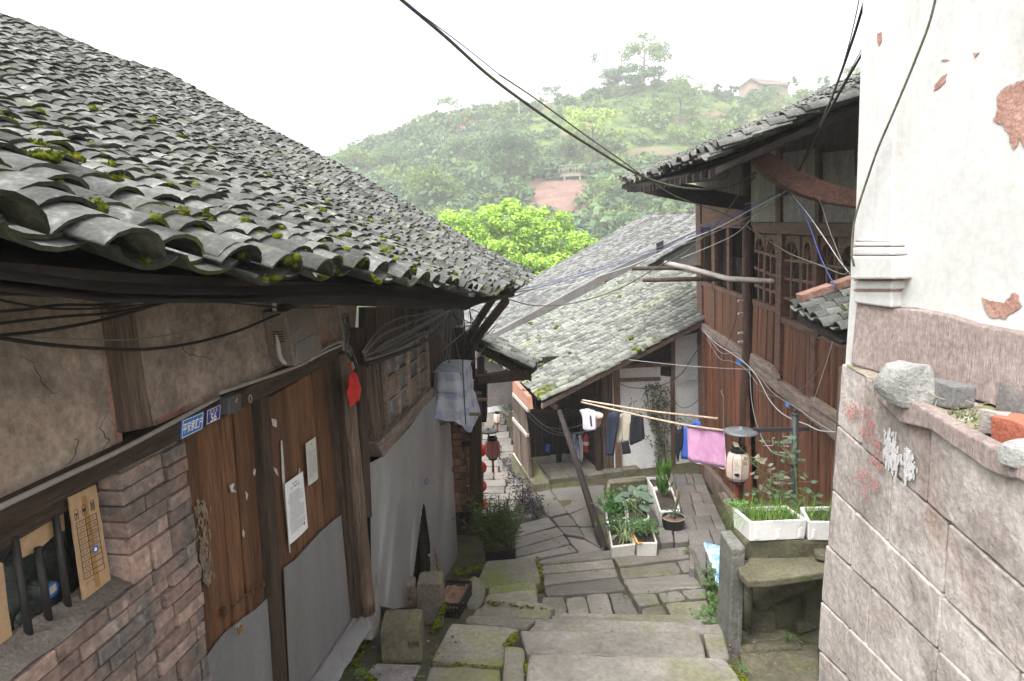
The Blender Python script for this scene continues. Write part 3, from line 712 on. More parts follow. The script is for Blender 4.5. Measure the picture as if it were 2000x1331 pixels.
# the wide valley floor under everything, out to the river side
def steps_slab(mb, pts, z=None, th=.14, dz=0.0, j=.012, sub=0):
    """flagstone from its four picture corners, on level z or on the lane surface"""
    top = [(onz(x, y, z) if z is not None else og(x, y, dz)) for x, y in pts]
    if j: top = [p+V((0,0,rnd(-j,j))) for p in top]
    c = sum(top, V((0,0,0)))/len(top); top = [c+(p-c)*.992 for p in top]
    # round the outline a little so that no edge is ruler-straight
    out = []
    for i in range(len(top)):
        a, b = top[i], top[(i+1)%len(top)]; n = max(2, int((b-a).length/.12)); d = (b-a); s = V((d.y,-d.x,0)).normalized()
        for k in range(n):
            t = k/n; q = lerp(a,b,t)
            if k: q = q+s*mnoise.noise(V((q.x*9, q.y*9, q.z*3)))*.02
            else: q = q+(c-q).normalized()*.01
            out.append(q)
    mb.prism(out, V((0,0,-th)))
def C6(x, y): return (800+x/3.077, 1050+y/3.077)
def C5(x, y): return (1000+x/2.11, 700+y/2.11)
# --- the flight of steps in front of the camera
mb = MB()
steps_slab(mb, [(1030,1276),(1418,1284),(1560,1480),(1022,1480)], -2.80, .35, j=0)
steps_slab(mb, [(1011,1230),(1369,1234),(1384,1286),(1024,1277)], -2.95, .3, j=.004)
steps_slab(mb, [(1371,1234),(1414,1234),(1428,1287),(1385,1286)], -2.96, .3, j=.004)
for x0, x1, y0, y1, z in ((1055,1300,1214,1240,-3.06),(1030,1330,1207,1232,-3.17),(1060,1390,1201,1224,-3.28),(1075,1395,1195,1216,-3.39)):
    steps_slab(mb, [(x0,y0),(x1,y0+6),(x1+60,y1+6),(x0-30,y1)], z, .25, j=.006)
steps_slab(mb, [(1300,1222),(1420,1216),(1430,1236),(1300,1234)], -3.1, .3)
kind(obj('stairs', mb, STONE, bevel=.016), 'structure')
# --- mossy left side of the flight
mb = MB()
steps_slab(mb, [(880,1214),(1016,1225),(983,1304),(839,1291)], -3.05, .3, j=.01)
steps_slab(mb, [(838,1296),(979,1306),(976,1480),(800,1480)], -2.95, .3, j=.01)
steps_slab(mb, [(915,1200),(1050,1206),(1030,1228),(905,1218)], -3.12, .3, j=.01)
steps_slab(mb, [(925,1188),(1078,1190),(1075,1208),(918,1204)], -3.22, .3, j=.01)
steps_slab(mb, [(945,1175),(1040,1172),(1088,1186),(1070,1194),(935,1192)], -3.32, .3, j=.01)
steps_slab(mb, [(951,1158),(1046,1152),(1052,1178),(944,1180)], -3.42, .3, j=.01)
steps_slab(mb, [(954,1146),(1046,1136),(1052,1160),(952,1160)], -3.5, .35, j=.01)
steps_slab(mb, [(948,1094),(1045,1087),(1058,1136),(1040,1142),(923,1148)], -3.62, .45, j=.01)
steps_slab(mb, [(905,1140),(925,1122),(948,1140),(948,1165),(935,1190),(912,1190)], -3.5, .3)
kind(obj('mossy_steps', mb, STONE_MOSS, bevel=.02), 'structure')
# --- landing of flagstones
mb = MB()
for q in ([(770,155),(1195,97),(1230,120),(780,163)],[(780,168),(1225,126),(1240,180),(796,222)],[(800,227),(1243,186),(1256,236),(806,286)],[(812,292),(1252,242),(1300,320),(818,350)],
          [(797,356),(925,352),(950,462),(800,440)],[(936,362),(1053,352),(1083,466),(956,464)],[(1060,342),(1188,336),(1233,482),(1090,472)],[(1196,332),(1300,325),(1378,470),(1241,482)],
          [(1203,95),(1672,55),(1690,123),(1252,174)],[(1253,182),(1598,147),(1638,214),(1282,246)],[(1608,145),(1700,130),(1742,208),(1648,214)],[(1283,252),(1740,216),(1778,298),(1331,334)],
          [(1333,340),(1478,331),(1512,398),(1374,410)],[(1487,331),(1618,316),(1666,370),(1522,394)],[(1628,315),(1780,302),(1790,363),(1676,370)],[(1390,425),(1518,402),(1558,468),(1405,495)],[(1528,396),(1790,367),(1830,480),(1660,500),(1568,472)],
          [(960,468),(1090,476),(1240,486),(1400,498),(1400,530),(960,500)]):
    steps_slab(mb, [C6(*p) for p in q], None, .14, .03, .008)
steps_slab(mb, [(1344,1064),(1353,1066),(1384,1143),(1370,1143)], None, .18, .06, 0)
kind(obj('landing', mb, STONE, bevel=.012), 'structure')
# --- lane going down to the left, forecourt of the laundry house, path to the white wall
mb = MB()
for q in ([(0,690),(150,655),(185,690),(5,738)],[(5,742),(190,694),(215,725),(8,786)],[(8,790),(215,729),(242,765),(12,820)],[(12,824),(245,769),(272,795),(15,840)],[(-60,700),(-4,692),(0,738),(-60,752)],
          [(110,835),(275,800),(420,790),(425,822),(118,850)]):
    steps_slab(mb, [C5(*p) for p in q], None, .14, .02, .008)
for q in ([(60,560),(150,535),(230,640),(160,650)],[(155,535),(300,525),(330,600),(235,640)],[(305,525),(380,520),(385,640),(335,600)],[(165,655),(235,645),(270,690),(190,690)],[(238,645),(335,605),(360,690),(275,695)],[(190,695),(272,695),(300,740),(222,728)],[(278,697),(362,694),(382,790),(300,740)],[(225,732),(300,745),(375,792),(275,800)]):
    steps_slab(mb, [C5(*p) for p in q], None, .14, .02, .012)
_pa, _pb = onz(1350,1072,-3.93), onz(1340,938,-4.78); _pn = (_pb-_pa).cross(V((1,.12,0))).normalized()
def pathslab(pts, j=.008):
    top_ = [onp(x, y, _pa, _pn)+V((0,0,rnd(-j,j)+.05)) for x, y in pts]; c = sum(top_, V((0,0,0)))/len(top_); out = []
    for i in range(len(top_)):
        a_, b_ = top_[i], top_[(i+1)%len(top_)]; n_ = max(2, int((b_-a_).length/.12)); s_ = V(((b_-a_).y, -(b_-a_).x, 0)).normalized()
        for k in range(n_): p_ = lerp(a_, b_, k/n_); out.append(p_+(c-p_).normalized()*(.012 if k == 0 else .004)+s_*(mnoise.noise(p_*7)*.010 if k else 0))
    mb.prism(out, V((0,0,-.22)))
rr = random.Random(15); ys_ = [1118,1070,1040,1012,988,966,950,930]
for i in range(len(ys_)-1):
    y0, y1 = ys_[i], ys_[i+1]
    L_ = lambda y: lerp(1346, 1316, min(1, max(0, (1070-y)/135))); R_ = lambda y: lerp(1432, 1372, min(1, max(0, (1070-y)/135)))
    ks = [0, rr.uniform(.35,.65), 1] if i % 2 else [0, rr.uniform(.25,.4), rr.uniform(.6,.75), 1]
    for k in range(len(ks)-1): pathslab([(lerp(L_(y0),R_(y0),ks[k]), y0), (lerp(L_(y0),R_(y0),ks[k+1]), y0+2), (lerp(L_(y1),R_(y1),ks[k+1]), y1+2), (lerp(L_(y1),R_(y1),ks[k]), y1)])
for q in ([(1284,1036),(1312,1034),(1316,1066),(1290,1068)],[(1314,1034),(1342,1032),(1345,1064),(1318,1066)],[(1190,940),(1262,934),(1266,985),(1190,1000)],[(1264,934),(1314,930),(1330,1000),(1290,1030),(1266,985)]): pathslab(q)
# far end of the lane
rr = random.Random(5)
for k in range(17):
    py = 1015-k*13.2; py2 = py-12.2; x0, x1 = 925+k*1.5, 1045-k*4.2
    if py2 < 800: break
    xm = lerp(x0, x1, rr.uniform(.35,.65))
    steps_slab(mb, [(x0,py2+2),(xm-1,py2),(xm-1,py),(x0,py+2)], None, .12, .012, .012); steps_slab(mb, [(xm+1,py2),(x1,py2-2),(x1,py-2),(xm+1,py)], None, .12, .012, .012)
kind(obj('lane', mb, mat('lane_stone', (.11,.103,.092), (.185,.172,.155), 1.5, .85, .45, island=.22, bscale=24, bdist=.012, layers=[((.11,.10,.09), 2.5, .55, .75, .6), ((.13,.14,.05), 1.2, .58, .72, .5), ((.21,.15,.125), .9, .5, .7, .5)], grain=0.22), bevel=.012), 'structure')
# kerb standing beside the treads, stone edging
mb = MB(); a = [onz(x, y, -2.86) for x, y in ((984,1258),(1025,1262),(1028,1480),(974,1480))]; mb.prism(a, V((0,0,-.4)))
tag(obj('kerb_stone', mb, STONE_MOSS, bevel=.03), 'long grey kerb stone edging the left side of the wide steps', 'kerb stone')
# pebbles, twigs and dead leaves lying about
mb = MB(); r_ = random.Random(12)
for i in range(260):
    x, y = r_.choice([(r_.uniform(700,1420), r_.uniform(1090,1325)), (r_.uniform(1200,1400), r_.uniform(960,1100)), (r_.uniform(640,900), r_.uniform(1200,1325)), (r_.uniform(1380,1600), r_.uniform(1200,1325))])
    p = og(x, y, .06); s = r_.uniform(.004,.013); mb.blob(p, (s, s*r_.uniform(.6,1.2), s*.6), 1, .4, 2, i)
kind(obj('grit', mb, mat('grit', (.06,.055,.045), (.18,.16,.14), 30, .9, 0, island=.5)), 'stuff')
# ground moss in the joints
mb = MB(); r_ = np.random.default_rng(21)
def mossline(a, b, n, r, z=None, dz=.03):
    for i in range(int(n*2.2)):
        t = r_.random(); x, y = lerp(a[0],b[0],t)+r_.normal(0,3), lerp(a[1],b[1],t)+r_.normal(0,2)
        p = onz(x, y, z) if z is not None else og(x, y, dz); s = r*r_.uniform(.2,.6)
        mb.blob(p, (s*1.3, s*1.3, s*.45), 2, .6, 4, i*.77)
for a, b, n, r, z in (((1030,1290),(1035,1331),30,.02,-2.84),((1045,1135),(1060,1165),26,.03,-3.72),((1058,1140),(1050,1090),30,.025,-3.68),((1418,1300),(1460,1331),26,.02,-2.82),((1008,1240),(990,1262),24,.03,-2.95),
                      ((838,1294),(980,1305),24,.012,-2.98),((690,1300),(735,1225),50,.03,-3.05),((890,1118),(945,1105),60,.045,-3.9),((840,1250),(870,1180),40,.025,-3.2),((1202,1090),(1225,1180),14,.012,None),((1225,1110),(1300,1105),10,.01,None),((1225,1130),(1330,1120),8,.01,None),((1230,1160),(1390,1145),10,.01,None),((1060,1110),(1210,1090),12,.01,None),((945,1175),(1070,1190),20,.02,-3.3),((1040,1030),(1130,1080),16,.015,None),((1355,1060),(1340,1075),14,.02,None),((700,1310),(730,1331),26,.03,-3.0)):
    mossline(a, b, n, r, z)
kind(obj('ground_moss', mb, MOSS, smooth=True), 'stuff')
# ================================================================ MIDDLE HOUSES (C: laundry house, D: behind it)
WHITEWASH = mat('flaking_whitewash', (.72,.72,.73), (.82,.82,.83), 1.6, .85, .35, bscale=30, bdist=.008,
    layers=[((.36,.34,.33), 2.6, .56, .78, .55), ((.24,.22,.2), 26, .7, .76, .8, (1,1,.35)), ((.3,.19,.14), 1.2, .66, .72, .8)], grain=0.14)
def framing(alpha):
    a = math.radians(alpha); return V((math.cos(a), math.sin(a), 0)), V((-math.sin(a), math.cos(a), 0))
G, EV_ = framing(14)
HC = thing('laundry_house', 'low house with a pale tiled roof and whitewashed gable, washing hung under its eave', 'house', (1.6,12.2,-4.8))
A0 = P(1058,787,11.7); B0 = onp(1358,632,A0,EV_); B1 = A0+(B0-A0)*1.45; Lc = 6.6
_rn = (B0-A0).cross(EV_).normalized(); Lc = (onp(1200,553,A0,_rn)-A0).dot(EV_)
e0 = [A0, A0+EV_*Lc]; 
def _el(t): return A0+EV_*(Lc*t)
R0c = B1; 
SCf = roof_fn([_el(i/6)+V((0,0,.0)) for i in range(7)], None, [B1+EV_*(Lc*i/6) for i in range(7)], None, sag=.05, wav=.05, seed=6)
lenC = (B1-A0).length
tm, ends = tile_roof(SCf, Lc, lenC, .195, .10, rng=np.random.default_rng(31), skip=.004, jit=1.0)
obj('roof', tm, [TILE_PALE, EDGE_PALE], HC)
mm = moss_on(ends, lambda p, t, s: (.05 if t < .5 else .012)*max(0, 1+2.5*mnoise.noise(V((p.x*.9, p.y*.9, 1)))), (.03,.07), np.random.default_rng(3), 1)
for k in range(60):
    q = SCf(abs(rg.normal(.03,.03)), abs(rg.normal(.02,.02)))+V((0,0,.08)); mm.blob(q, (.07,.07,.04), 1, .4, 3, k)
for k in range(40):
    q = SCf(.25+rg.normal(0,.02), abs(rg.normal(.02,.02)))+V((0,0,.08)); mm.blob(q, (.06,.06,.04), 1, .4, 3, k)
kind(obj('moss', mm, MOSS, HC, smooth=True), 'stuff')
obj('roof_deck', roof_deck(SCf, .03, 10, 8), BLACKWOOD, HC)
mb = MB(); a = A0-V((0,0,.02))-EV_*.01; b = B1-V((0,0,.02))-EV_*.01; mb.box(a, b-a, EV_*.05, V((0,0,-.09))); obj('verge_board', mb, GREYWOOD, HC)
# gable wall .45 m behind the verge
GW = A0+EV_*.5
def Gp(px, py, off=0.0): return onp(px, py, GW-EV_*off, EV_)
def Gq(pts, off=0.0): return [Gp(x, y, off) for x, y in pts]
mb = MB(); mb.prism(Gq([(1196,722),(1290,716),(1290,734),(1318,738),(1318,655),(1370,632),(1370,955),(1345,945),(1300,938),(1215,938),(1200,935)], .0), EV_*.12); obj('white_wall', mb, WHITEWASH, HC)
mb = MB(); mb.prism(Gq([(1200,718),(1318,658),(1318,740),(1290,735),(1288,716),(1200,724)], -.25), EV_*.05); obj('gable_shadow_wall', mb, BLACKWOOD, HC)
mb = MB()
for i in range(6):
    for j in range(3):
        a = GW+G*(-.1+i*.36)+EV_*(.05+j*.42-.25); q = [a, a+G*.352, a+G*.352+EV_*.41, a+EV_*.41]; q = [V((p.x,p.y,-4.82+.01*((i*7+j*3)%3))) for p in q]; mb.prism(q, V((0,0,-.3)))
kind(obj('porch_floor', mb, STONE, bevel=.01), 'structure')
mb = MB(); mb.prism(Gq([(1198,716),(1210,716),(1216,935),(1204,935)], .035), EV_*.06); mb.prism(Gq([(1200,740),(1290,737),(1290,744),(1200,747)], .035), EV_*.06); mb.prism(Gq([(1208,930),(1292,924),(1292,932),(1208,938)], .035), EV_*.06)
mb.prism(Gq([(1310,738),(1318,738),(1320,935),(1312,935)], .03), EV_*.05); mb.prism(Gq([(1312,652),(1319,650),(1319,742),(1313,742)], .03), EV_*.05); mb.prism(Gq([(1205,712),(1320,708),(1320,716),(1205,720)], .02), EV_*.05)
obj('wall_frame', mb, mat('red_painted_frame', (.13,.075,.055), (.25,.16,.125), 3, .8, .4, stretch=(4,4,1)), HC, bevel=.004)
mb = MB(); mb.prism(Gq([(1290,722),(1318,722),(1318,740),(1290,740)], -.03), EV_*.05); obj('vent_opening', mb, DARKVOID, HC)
mb = MB(); mb.prism(Gq([(1318,655),(1364,632),(1364,648),(1318,662)], .02), EV_*.04); obj('gable_beam', mb, BLACKWOOD, HC)
mb = MB(); r_ = random.Random(3)
for k in range(26):
    x = r_.uniform(1322,1362); y = r_.uniform(910,940); mb.prism(Gq([(x,y),(x+14,y),(x+14,y+6),(x,y+6)], .006+k*.0003), EV_*.05)
obj('exposed_bricks', mb, BRICK, HC)
# porch recess: plank walls set back under the roof, posts at the front
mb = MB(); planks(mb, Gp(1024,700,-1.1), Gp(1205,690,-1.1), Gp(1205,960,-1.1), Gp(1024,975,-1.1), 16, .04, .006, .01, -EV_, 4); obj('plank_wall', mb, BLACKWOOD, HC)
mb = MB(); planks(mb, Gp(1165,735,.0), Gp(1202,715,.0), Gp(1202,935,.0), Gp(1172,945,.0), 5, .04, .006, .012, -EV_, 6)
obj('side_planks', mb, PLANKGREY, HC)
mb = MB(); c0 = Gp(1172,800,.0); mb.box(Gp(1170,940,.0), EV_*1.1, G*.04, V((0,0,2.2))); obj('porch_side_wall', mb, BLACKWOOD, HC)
mb = MB(); mb.prism(Gq([(1022,762),(1036,768),(1040,958),(1028,950)], .02), EV_*.12); mb.prism(Gq([(1160,775),(1170,770),(1178,950),(1168,955)], .03), EV_*.1); obj('porch_post', mb, DARKWOOD, HC, bevel=.008)
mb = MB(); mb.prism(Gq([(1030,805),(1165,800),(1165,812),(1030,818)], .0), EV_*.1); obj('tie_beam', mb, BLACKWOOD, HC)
mb = MB(); mb.prism(Gq([(1030,925),(1175,912),(1175,932),(1030,950)], -.9), EV_*.2); obj('stone_plinth', mb, mat('dark_plinth', (.06,.045,.038), (.12,.09,.075), 4, .9, .5), HC)
mb = MB(); p = Gp(1085,795,.32); mb.tube([p, p+EV_*.5], .055, 12); pur = obj('purlin', mb, GREYWOOD, HC)
# side wall along the lane
def Lp(px, py, off=0.0): return onp(px, py, Gp(1024,900)-G*off, G)
mb = MB(); planks(mb, Lp(1001,800), Lp(1030,845), Lp(1037,945), Lp(1002,885), 8, .04, .006, .01, -G, 2); planks(mb, Lp(999,775), Lp(1024,800), Lp(1030,845), Lp(1001,800), 6, .03, .006, .008, -G, 12); obj('lane_wall', mb, PLANKGREY, HC)
mb = MB()
for a, b in (((1000,770),(1030,803)),((1000,818),(1028,852)),((1001,888),(1036,944))): rail(mb, a, b, 6, .03, .05, Lp, -G)
obj('wall_rail', mb, mat('pale_wood_rail', (.3,.28,.26), (.42,.4,.37), 4, .8, .3), HC)
mb = MB(); r_ = random.Random(8)
mb.prism([Lp(1001,742,.01), Lp(1030,775,.01), Lp(1033,800,.01), Lp(1001,768,.01)], G*.08); obj('brick_band', mb, mat('pink_brick', (.28,.13,.09), (.4,.21,.16), 14, .9, .4), HC)
mb = MB(); mb.prism([Lp(1000,885,.03), Lp(1042,948,.03), Lp(1046,1000,.03), Lp(1000,915,.03)], G*.3); obj('foundation', mb, STONE_GREEN, HC)
# ---- house D
G2, EV2 = framing(12)
HD = thing('long_roof_house', 'long house behind the laundry house, plain grey tiled roof over a white strip of wall', 'house', (2,19,-4))
A1 = P(936,693,17.5); B1_ = onp(1358,466,A1,EV2)
_rn = (B1_-A1).cross(EV2).normalized(); Ld = (onp(1265,424,A1,_rn)-A1).dot(EV2); RD = A1+G2*((onp(1265,424,A1,_rn)-A1).dot(G2)); RD.z = A1.z+(B1_.z-A1.z)*(RD-A1).dot(G2)/(B1_-A1).dot(G2)
print('Ld', Ld, (RD-A1).length, Lc, pj(RD))
SD = roof_fn([A1+EV2*(Ld*i/6) for i in range(7)], None, [RD+EV2*(Ld*i/6) for i in range(7)], None, sag=.08, wav=.06, seed=9)
lenD = (RD-A1).length
tm, ends = tile_roof(SD, Ld, lenD, .21, .13, rng=np.random.default_rng(41), skip=.003, jit=1.0)
obj('roof', tm, [TILE_MID, EDGE_PALE], HD); obj('roof_deck', roof_deck(SD, .03, 10, 8), BLACKWOOD, HD)
mb = MB(); Sb2 = lambda u, v: RD+EV2*(Ld*u)+(G2*3-V((0,0,1.5)))*v; mb.grid(Sb2, 8, 4); obj('rear_slope', mb, TILE, HD)
mb = MB()
for i in range(30): mb.tube([RD+EV2*(Ld*i/30)+V((0,0,.08)), RD+EV2*(Ld*(i+1.2)/30)+V((0,0,.07))], [.09,.08], 8)
obj('ridge_cap', mb, TILE, HD)
D0 = A1+EV2*.35
def Dp(px, py, off=0.0): return onp(px, py, D0-EV2*off, EV2)
mb = MB(); mb.prism([Dp(930,670), Dp(1200,525), Dp(1380,440), Dp(1380,720), Dp(930,800)], EV2*.15); obj('white_wall', mb, mat('shaded_whitewash', (.10,.095,.09), (.19,.182,.178), 2, .9, .3, layers=[((.25,.16,.13), 1.5, .6, .72, .7)]), HD)  # white wall coloured dark: shade below the roof is in its base colour
mb = MB()
for x0, x1, y in ((996,1030,655),(1068,1076,615),(1180,1186,555),(1283,1296,480)):
    mb.prism([Dp(x0,y-4,.03), Dp(x1,y-4-(x1-x0)*.5,.03), Dp(x1,y+40,.03), Dp(x0,y+40,.03)], EV2*.05)
obj('timber_frame', mb, BLACKWOOD, HD)
mb = MB(); a = A1-V((0,0,.03))-EV2*.01; mb.box(a, (RD-A1), EV2*.06, V((0,0,-.06))); obj('verge_board', mb, BLACKWOOD, HD)
# ---- house F: scrap of a lower roof and a white wall at the end of the lane
HF = thing('lane_end_house', 'pale walled house glimpsed at the far end of the lane between the eaves', 'house', (0,24,-6))
a = P(938,800,22); b = P(1000,748,22); G3, EV3 = framing(-10)
SF = roof_fn([P(990,815,20)+V((0,0,0))+EV3*i for i in range(6)], None, [P(925,745,21)+EV3*i for i in range(6)], None, sag=.02, wav=.03, seed=4)
tm, ends = tile_roof(SF, 5, (P(925,745,21)-P(990,815,20)).length, .22, .16, rng=np.random.default_rng(51)); obj('roof', tm, [TILE_PALE, EDGE_PALE], HF)
mb = MB(); mb.prism([P(900,790,22.5), P(1010,790,22.5), P(1010,850,22.5), P(900,850,22.5)], V((0,.2,0))); obj('white_wall', mb, WHITEWASH, HF)

# leaf litter in the corners of the steps
mb = MB(); r_ = np.random.default_rng(44)
for k in range(150):
    x, y = [(r_.uniform(690,900), r_.uniform(1200,1325)), (r_.normal(1420,14), r_.uniform(1225,1325)), (r_.uniform(1000,1400), r_.normal(1232,3)), (r_.normal(905,12), r_.uniform(1110,1210)), (r_.uniform(1380,1600), r_.uniform(1225,1325)), (r_.normal(1290,40), r_.normal(945,10))][int(r_.integers(0,6))]
    p = og(x, y, .07); leaf(mb, p, V((r_.normal(0,1), r_.normal(0,1), r_.normal(0,.12))), V((r_.normal(0,.3), r_.normal(0,.3), 1)), r_.uniform(.012,.035), r_.uniform(.007,.016), .3)
kind(obj('leaf_litter', mb, mat('dead_leaves', (.07,.04,.02), (.2,.13,.06), 9, .9, 0, island=.5)), 'stuff')
# ================================================================ BROWN TIMBER HOUSE ON THE RIGHT
HB = thing('timber_house', 'two storey brown timber house on the right with lattice windows and upturned tiled eave', 'house', (2.9,9,-4.6))
_q = onz(1370,928,-4.86); BB = .0675; BA = _q.x-BB*_q.y; BN = V((-1,BB,0)).normalized(); BT = V((BB,1,0)).normalized()
def Bp(px, py, off=0.0): return onx(px, py, BA-off*math.sqrt(1+BB*BB), BB)
def Bq(pts, off=0.0): return [Bp(x, y, off) for x, y in pts]
GREYPLASTER = mat('grey_board_plaster', (.23,.215,.2), (.36,.34,.32), 2, .9, .4, stretch=(3,3,1), layers=[((.12,.085,.065), 3, .55, .75, .6, (2,2,.4))])
PINKBOARD = mat('pinkish_old_board', (.13,.065,.05), (.23,.13,.105), 3, .8, .4, stretch=(6,.6,6))
mb = MB()
# roof
EB = [P(1400,314,5.35), P(1215,367,13.2)]; dB = (EB[1]-EB[0]); pB = V((dB.y,-dB.x,0)).normalized()
rB = onp(1690,192,EB[0],V((dB.x,dB.y,0)).normalized()); slopeB = (rB.z-EB[0].z)/math.hypot(rB.x-EB[0].x, rB.y-EB[0].y)
def RB(p, L): return p+pB*L+V((0,0,slopeB*L))
LB = 3.9
SB_ = roof_fn([lerp(EB[0],EB[1],i/8)+V((0,0,.10*(i/8)**6-.02*math.sin(i/8*PI))) for i in range(9)], None, [RB(lerp(EB[0],EB[1],i/8), LB)+V((0,0,.1)) for i in range(9)], None, sag=.06, wav=.035, seed=12)
wB, lB = dB.length, LB*math.sqrt(1+slopeB**2)
tm, ends = tile_roof(SB_, wB, lB, .25, .075, rng=np.random.default_rng(61), skip=.012, jit=1.6)
obj('roof', tm, [TILE, TILE_EDGE], HB)
mm = moss_on(ends, lambda p, t, s: (.03 if t < .3 else .015)*max(0, 1+2*mnoise.noise(p*1.2)), (.015,.035), np.random.default_rng(4), 1)
kind(obj('moss', mm, MOSS, HB, smooth=True), 'stuff')
obj('roof_deck', roof_deck(SB_, .03, 16, 6), BLACKWOOD, HB)
obj('rafters', rafters(SB_, 24, .05, .06, .07), BLACKWOOD, HB)
mb = MB()
a = SB_(0,0)-V((0,0,.05))+BT*.0; b = SB_(0,1)-V((0,0,.05)); mb.box(a, b-a, BT*.04, V((0,0,-.05)))
a = SB_(1,0)-V((0,0,.05)); b = SB_(1,1)-V((0,0,.05)); mb.box(a, b-a, BT*.04, V((0,0,-.06))); obj('verge_board', mb, BLACKWOOD, HB)
mb = MB(); a = SB_(0,.02)-V((0,0,.12)); b = SB_(1,.02)-V((0,0,.12)); mb.tube([a+BT*.1, b], .05, 8); obj('eave_purlin', mb, BLACKWOOD, HB)
mb = MB(); p = P(1535,273,5.55); mb.tube([p, p+BT*7.2], .052, 14); obj('purlin', mb, GREYPOST, HB)
mb = MB(); Sb3 = lambda u, v: lerp(SB_(u,1.0), SB_(u,1.0)+pB*3.5-V((0,0,1.6)), v); mb.grid(Sb3, 8, 4); obj('rear_slope', mb, TILE, HB)
# shell behind the facade
mb = MB(); mb.prism(Bq([(1360,400),(1690,250),(1690,1500),(1360,1100)], -.9), -BN*.05); obj('dark_backing', mb, DARKVOID, HB)  # near-black sheet painting the darkness inside the rooms
mb = MB(); p = Bp(1684,1000,-.02); q = V((BB,1,0)); mb.box(V((p.x,p.y,-4.2)), V((3.6,-.24,0)), BT*.06, V((0,0,5.6))); mb.box(V((p.x,p.y,-4.2))+BT*6.9, V((3.6,-.24,0)), BT*.06, V((0,0,4.4))); obj('end_wall', mb, DARKWOOD, HB)
# posts
def post(pts, off, th, m=DARKWOOD, name='post'):
    mb = MB(); mb.prism(Bq(pts, off), -BN*th); return obj(name, mb, m, HB, bevel=.008)
post([(1358,395),(1367,395),(1376,935),(1366,935)], .03, .12, REDBEAM)
mb = MB(); a = Bp(1461,300,.0); b = Bp(1459,700,.0); c = Bp(1476,1010,.0); mb.tube([a, b, V((b.x,b.y,-4.4))], .075, 12); obj('post', mb, mat('round_red_post', (.055,.03,.022), (.115,.065,.05), 3, .7, .4, stretch=(7,7,.4)), HB, smooth=True)
post([(1516,455),(1527,455),(1521,735),(1511,730)], .04, .1, REDBEAM)
post([(1587,460),(1597,460),(1591,640),(1583,636)], .03, .08, REDBEAM); post([(1582,630),(1591,634),(1588,795),(1579,790)], .03, .08, REDBEAM)
post([(1665,205),(1685,195),(1688,350),(1669,345)], .06, .12, REDBEAM)
# upper wall: boards, plaster panels, head beam
mb = MB(); planks(mb, Bp(1366,395,.0), Bp(1456,395,.0), Bp(1456,445,.0), Bp(1366,440,.0), 3, .03, .006, .004, BN, 3); obj('plank_wall', mb, PINKBOARD, HB)
mb = MB(); mb.prism(Bq([(1360,300),(1500,240),(1690,200),(1690,330),(1466,400),(1360,405)], -.04), -BN*.05); obj('plank_wall', mb, mat('dark_upper_boards', (.06,.05,.043), (.13,.115,.1), 2, .9, .4, stretch=(4,4,.5)), HB)
for x0, x1 in ((1467,1515),(1523,1591),(1599,1690)):
    mb = MB(); mb.prism(Bq([(x0,300),(x1,290),(x1,442),(x0,440)], -.02), -BN*.03); obj('plaster_panel', mb, GREYPLASTER, HB)
for x0, x1 in ((1514,1523),(1591,1599)): post([(x0,290),(x1,288),(x1,442),(x0,442)], .02, .06, REDBEAM, 'stud')
mb = MB(); mb.prism(Bq([(1466,434),(1692,436),(1692,466),(1471,455)], .05), -BN*.14); mb.prism(Bq([(1366,438),(1456,441),(1456,447),(1366,444)], .03), -BN*.1); obj('head_beam', mb, REDBEAM, HB, bevel=.01)
# far bay: unglazed opening with two mullions
fr = MB()
for a, b, w in (((1392,440),(1393,566),6),((1421,442),(1422,574),5)): bar(fr, a, b, w, .0, .05, Bp, BN)
rail(fr, (1370,553), (1452,582), 8, .02, .06, Bp, BN); obj('window_frame', fr, REDBEAM, HB)
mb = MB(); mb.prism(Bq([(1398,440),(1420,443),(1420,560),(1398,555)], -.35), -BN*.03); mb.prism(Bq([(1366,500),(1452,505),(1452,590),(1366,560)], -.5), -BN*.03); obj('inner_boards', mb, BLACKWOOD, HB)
# lattice windows with pointed arch heads
def arch_panel(mb, x0, x1, y0, y1, yb0, yb1, off=.0, th=.03, n=8):
    """fretted board between y0/y1 (top, left/right) and yb0/yb1 (bottom) with a pointed opening; three rays in it"""
    def pt(u, v): return Bp(lerp(x0,x1,u), lerp(lerp(y0,y1,u), lerp(yb0,yb1,u), v), off)
    L_, R_ = [], []
    for i in range(n+1):
        t = i/n; h = 1-t; w = .40*math.sqrt(max(0,1-(t)**2.2)) if t < 1 else 0
        L_.append((.5-w, .22+.78*h)); R_.append((.5+w, .22+.78*h))
    for S_, e in ((L_, 0.0), (R_, 1.0)):
        for i in range(n):
            a, b = S_[i], S_[i+1]
            mb.prism([pt(e,a[1]), pt(*a), pt(*b), pt(e,b[1])], -BN*th)
    mb.prism([pt(0,0), pt(1,0), pt(1,.22), pt(0,.22)], -BN*th)
    for u in (.3,.5,.7):
        a, b = pt(.5,1.0), pt(lerp(.5,u,1.5) if u != .5 else .5, .3 if u == .5 else .5); d = (b-a); s = BT*.008
        mb.prism([a-s, a+s, b+s, b-s], -BN*.02)
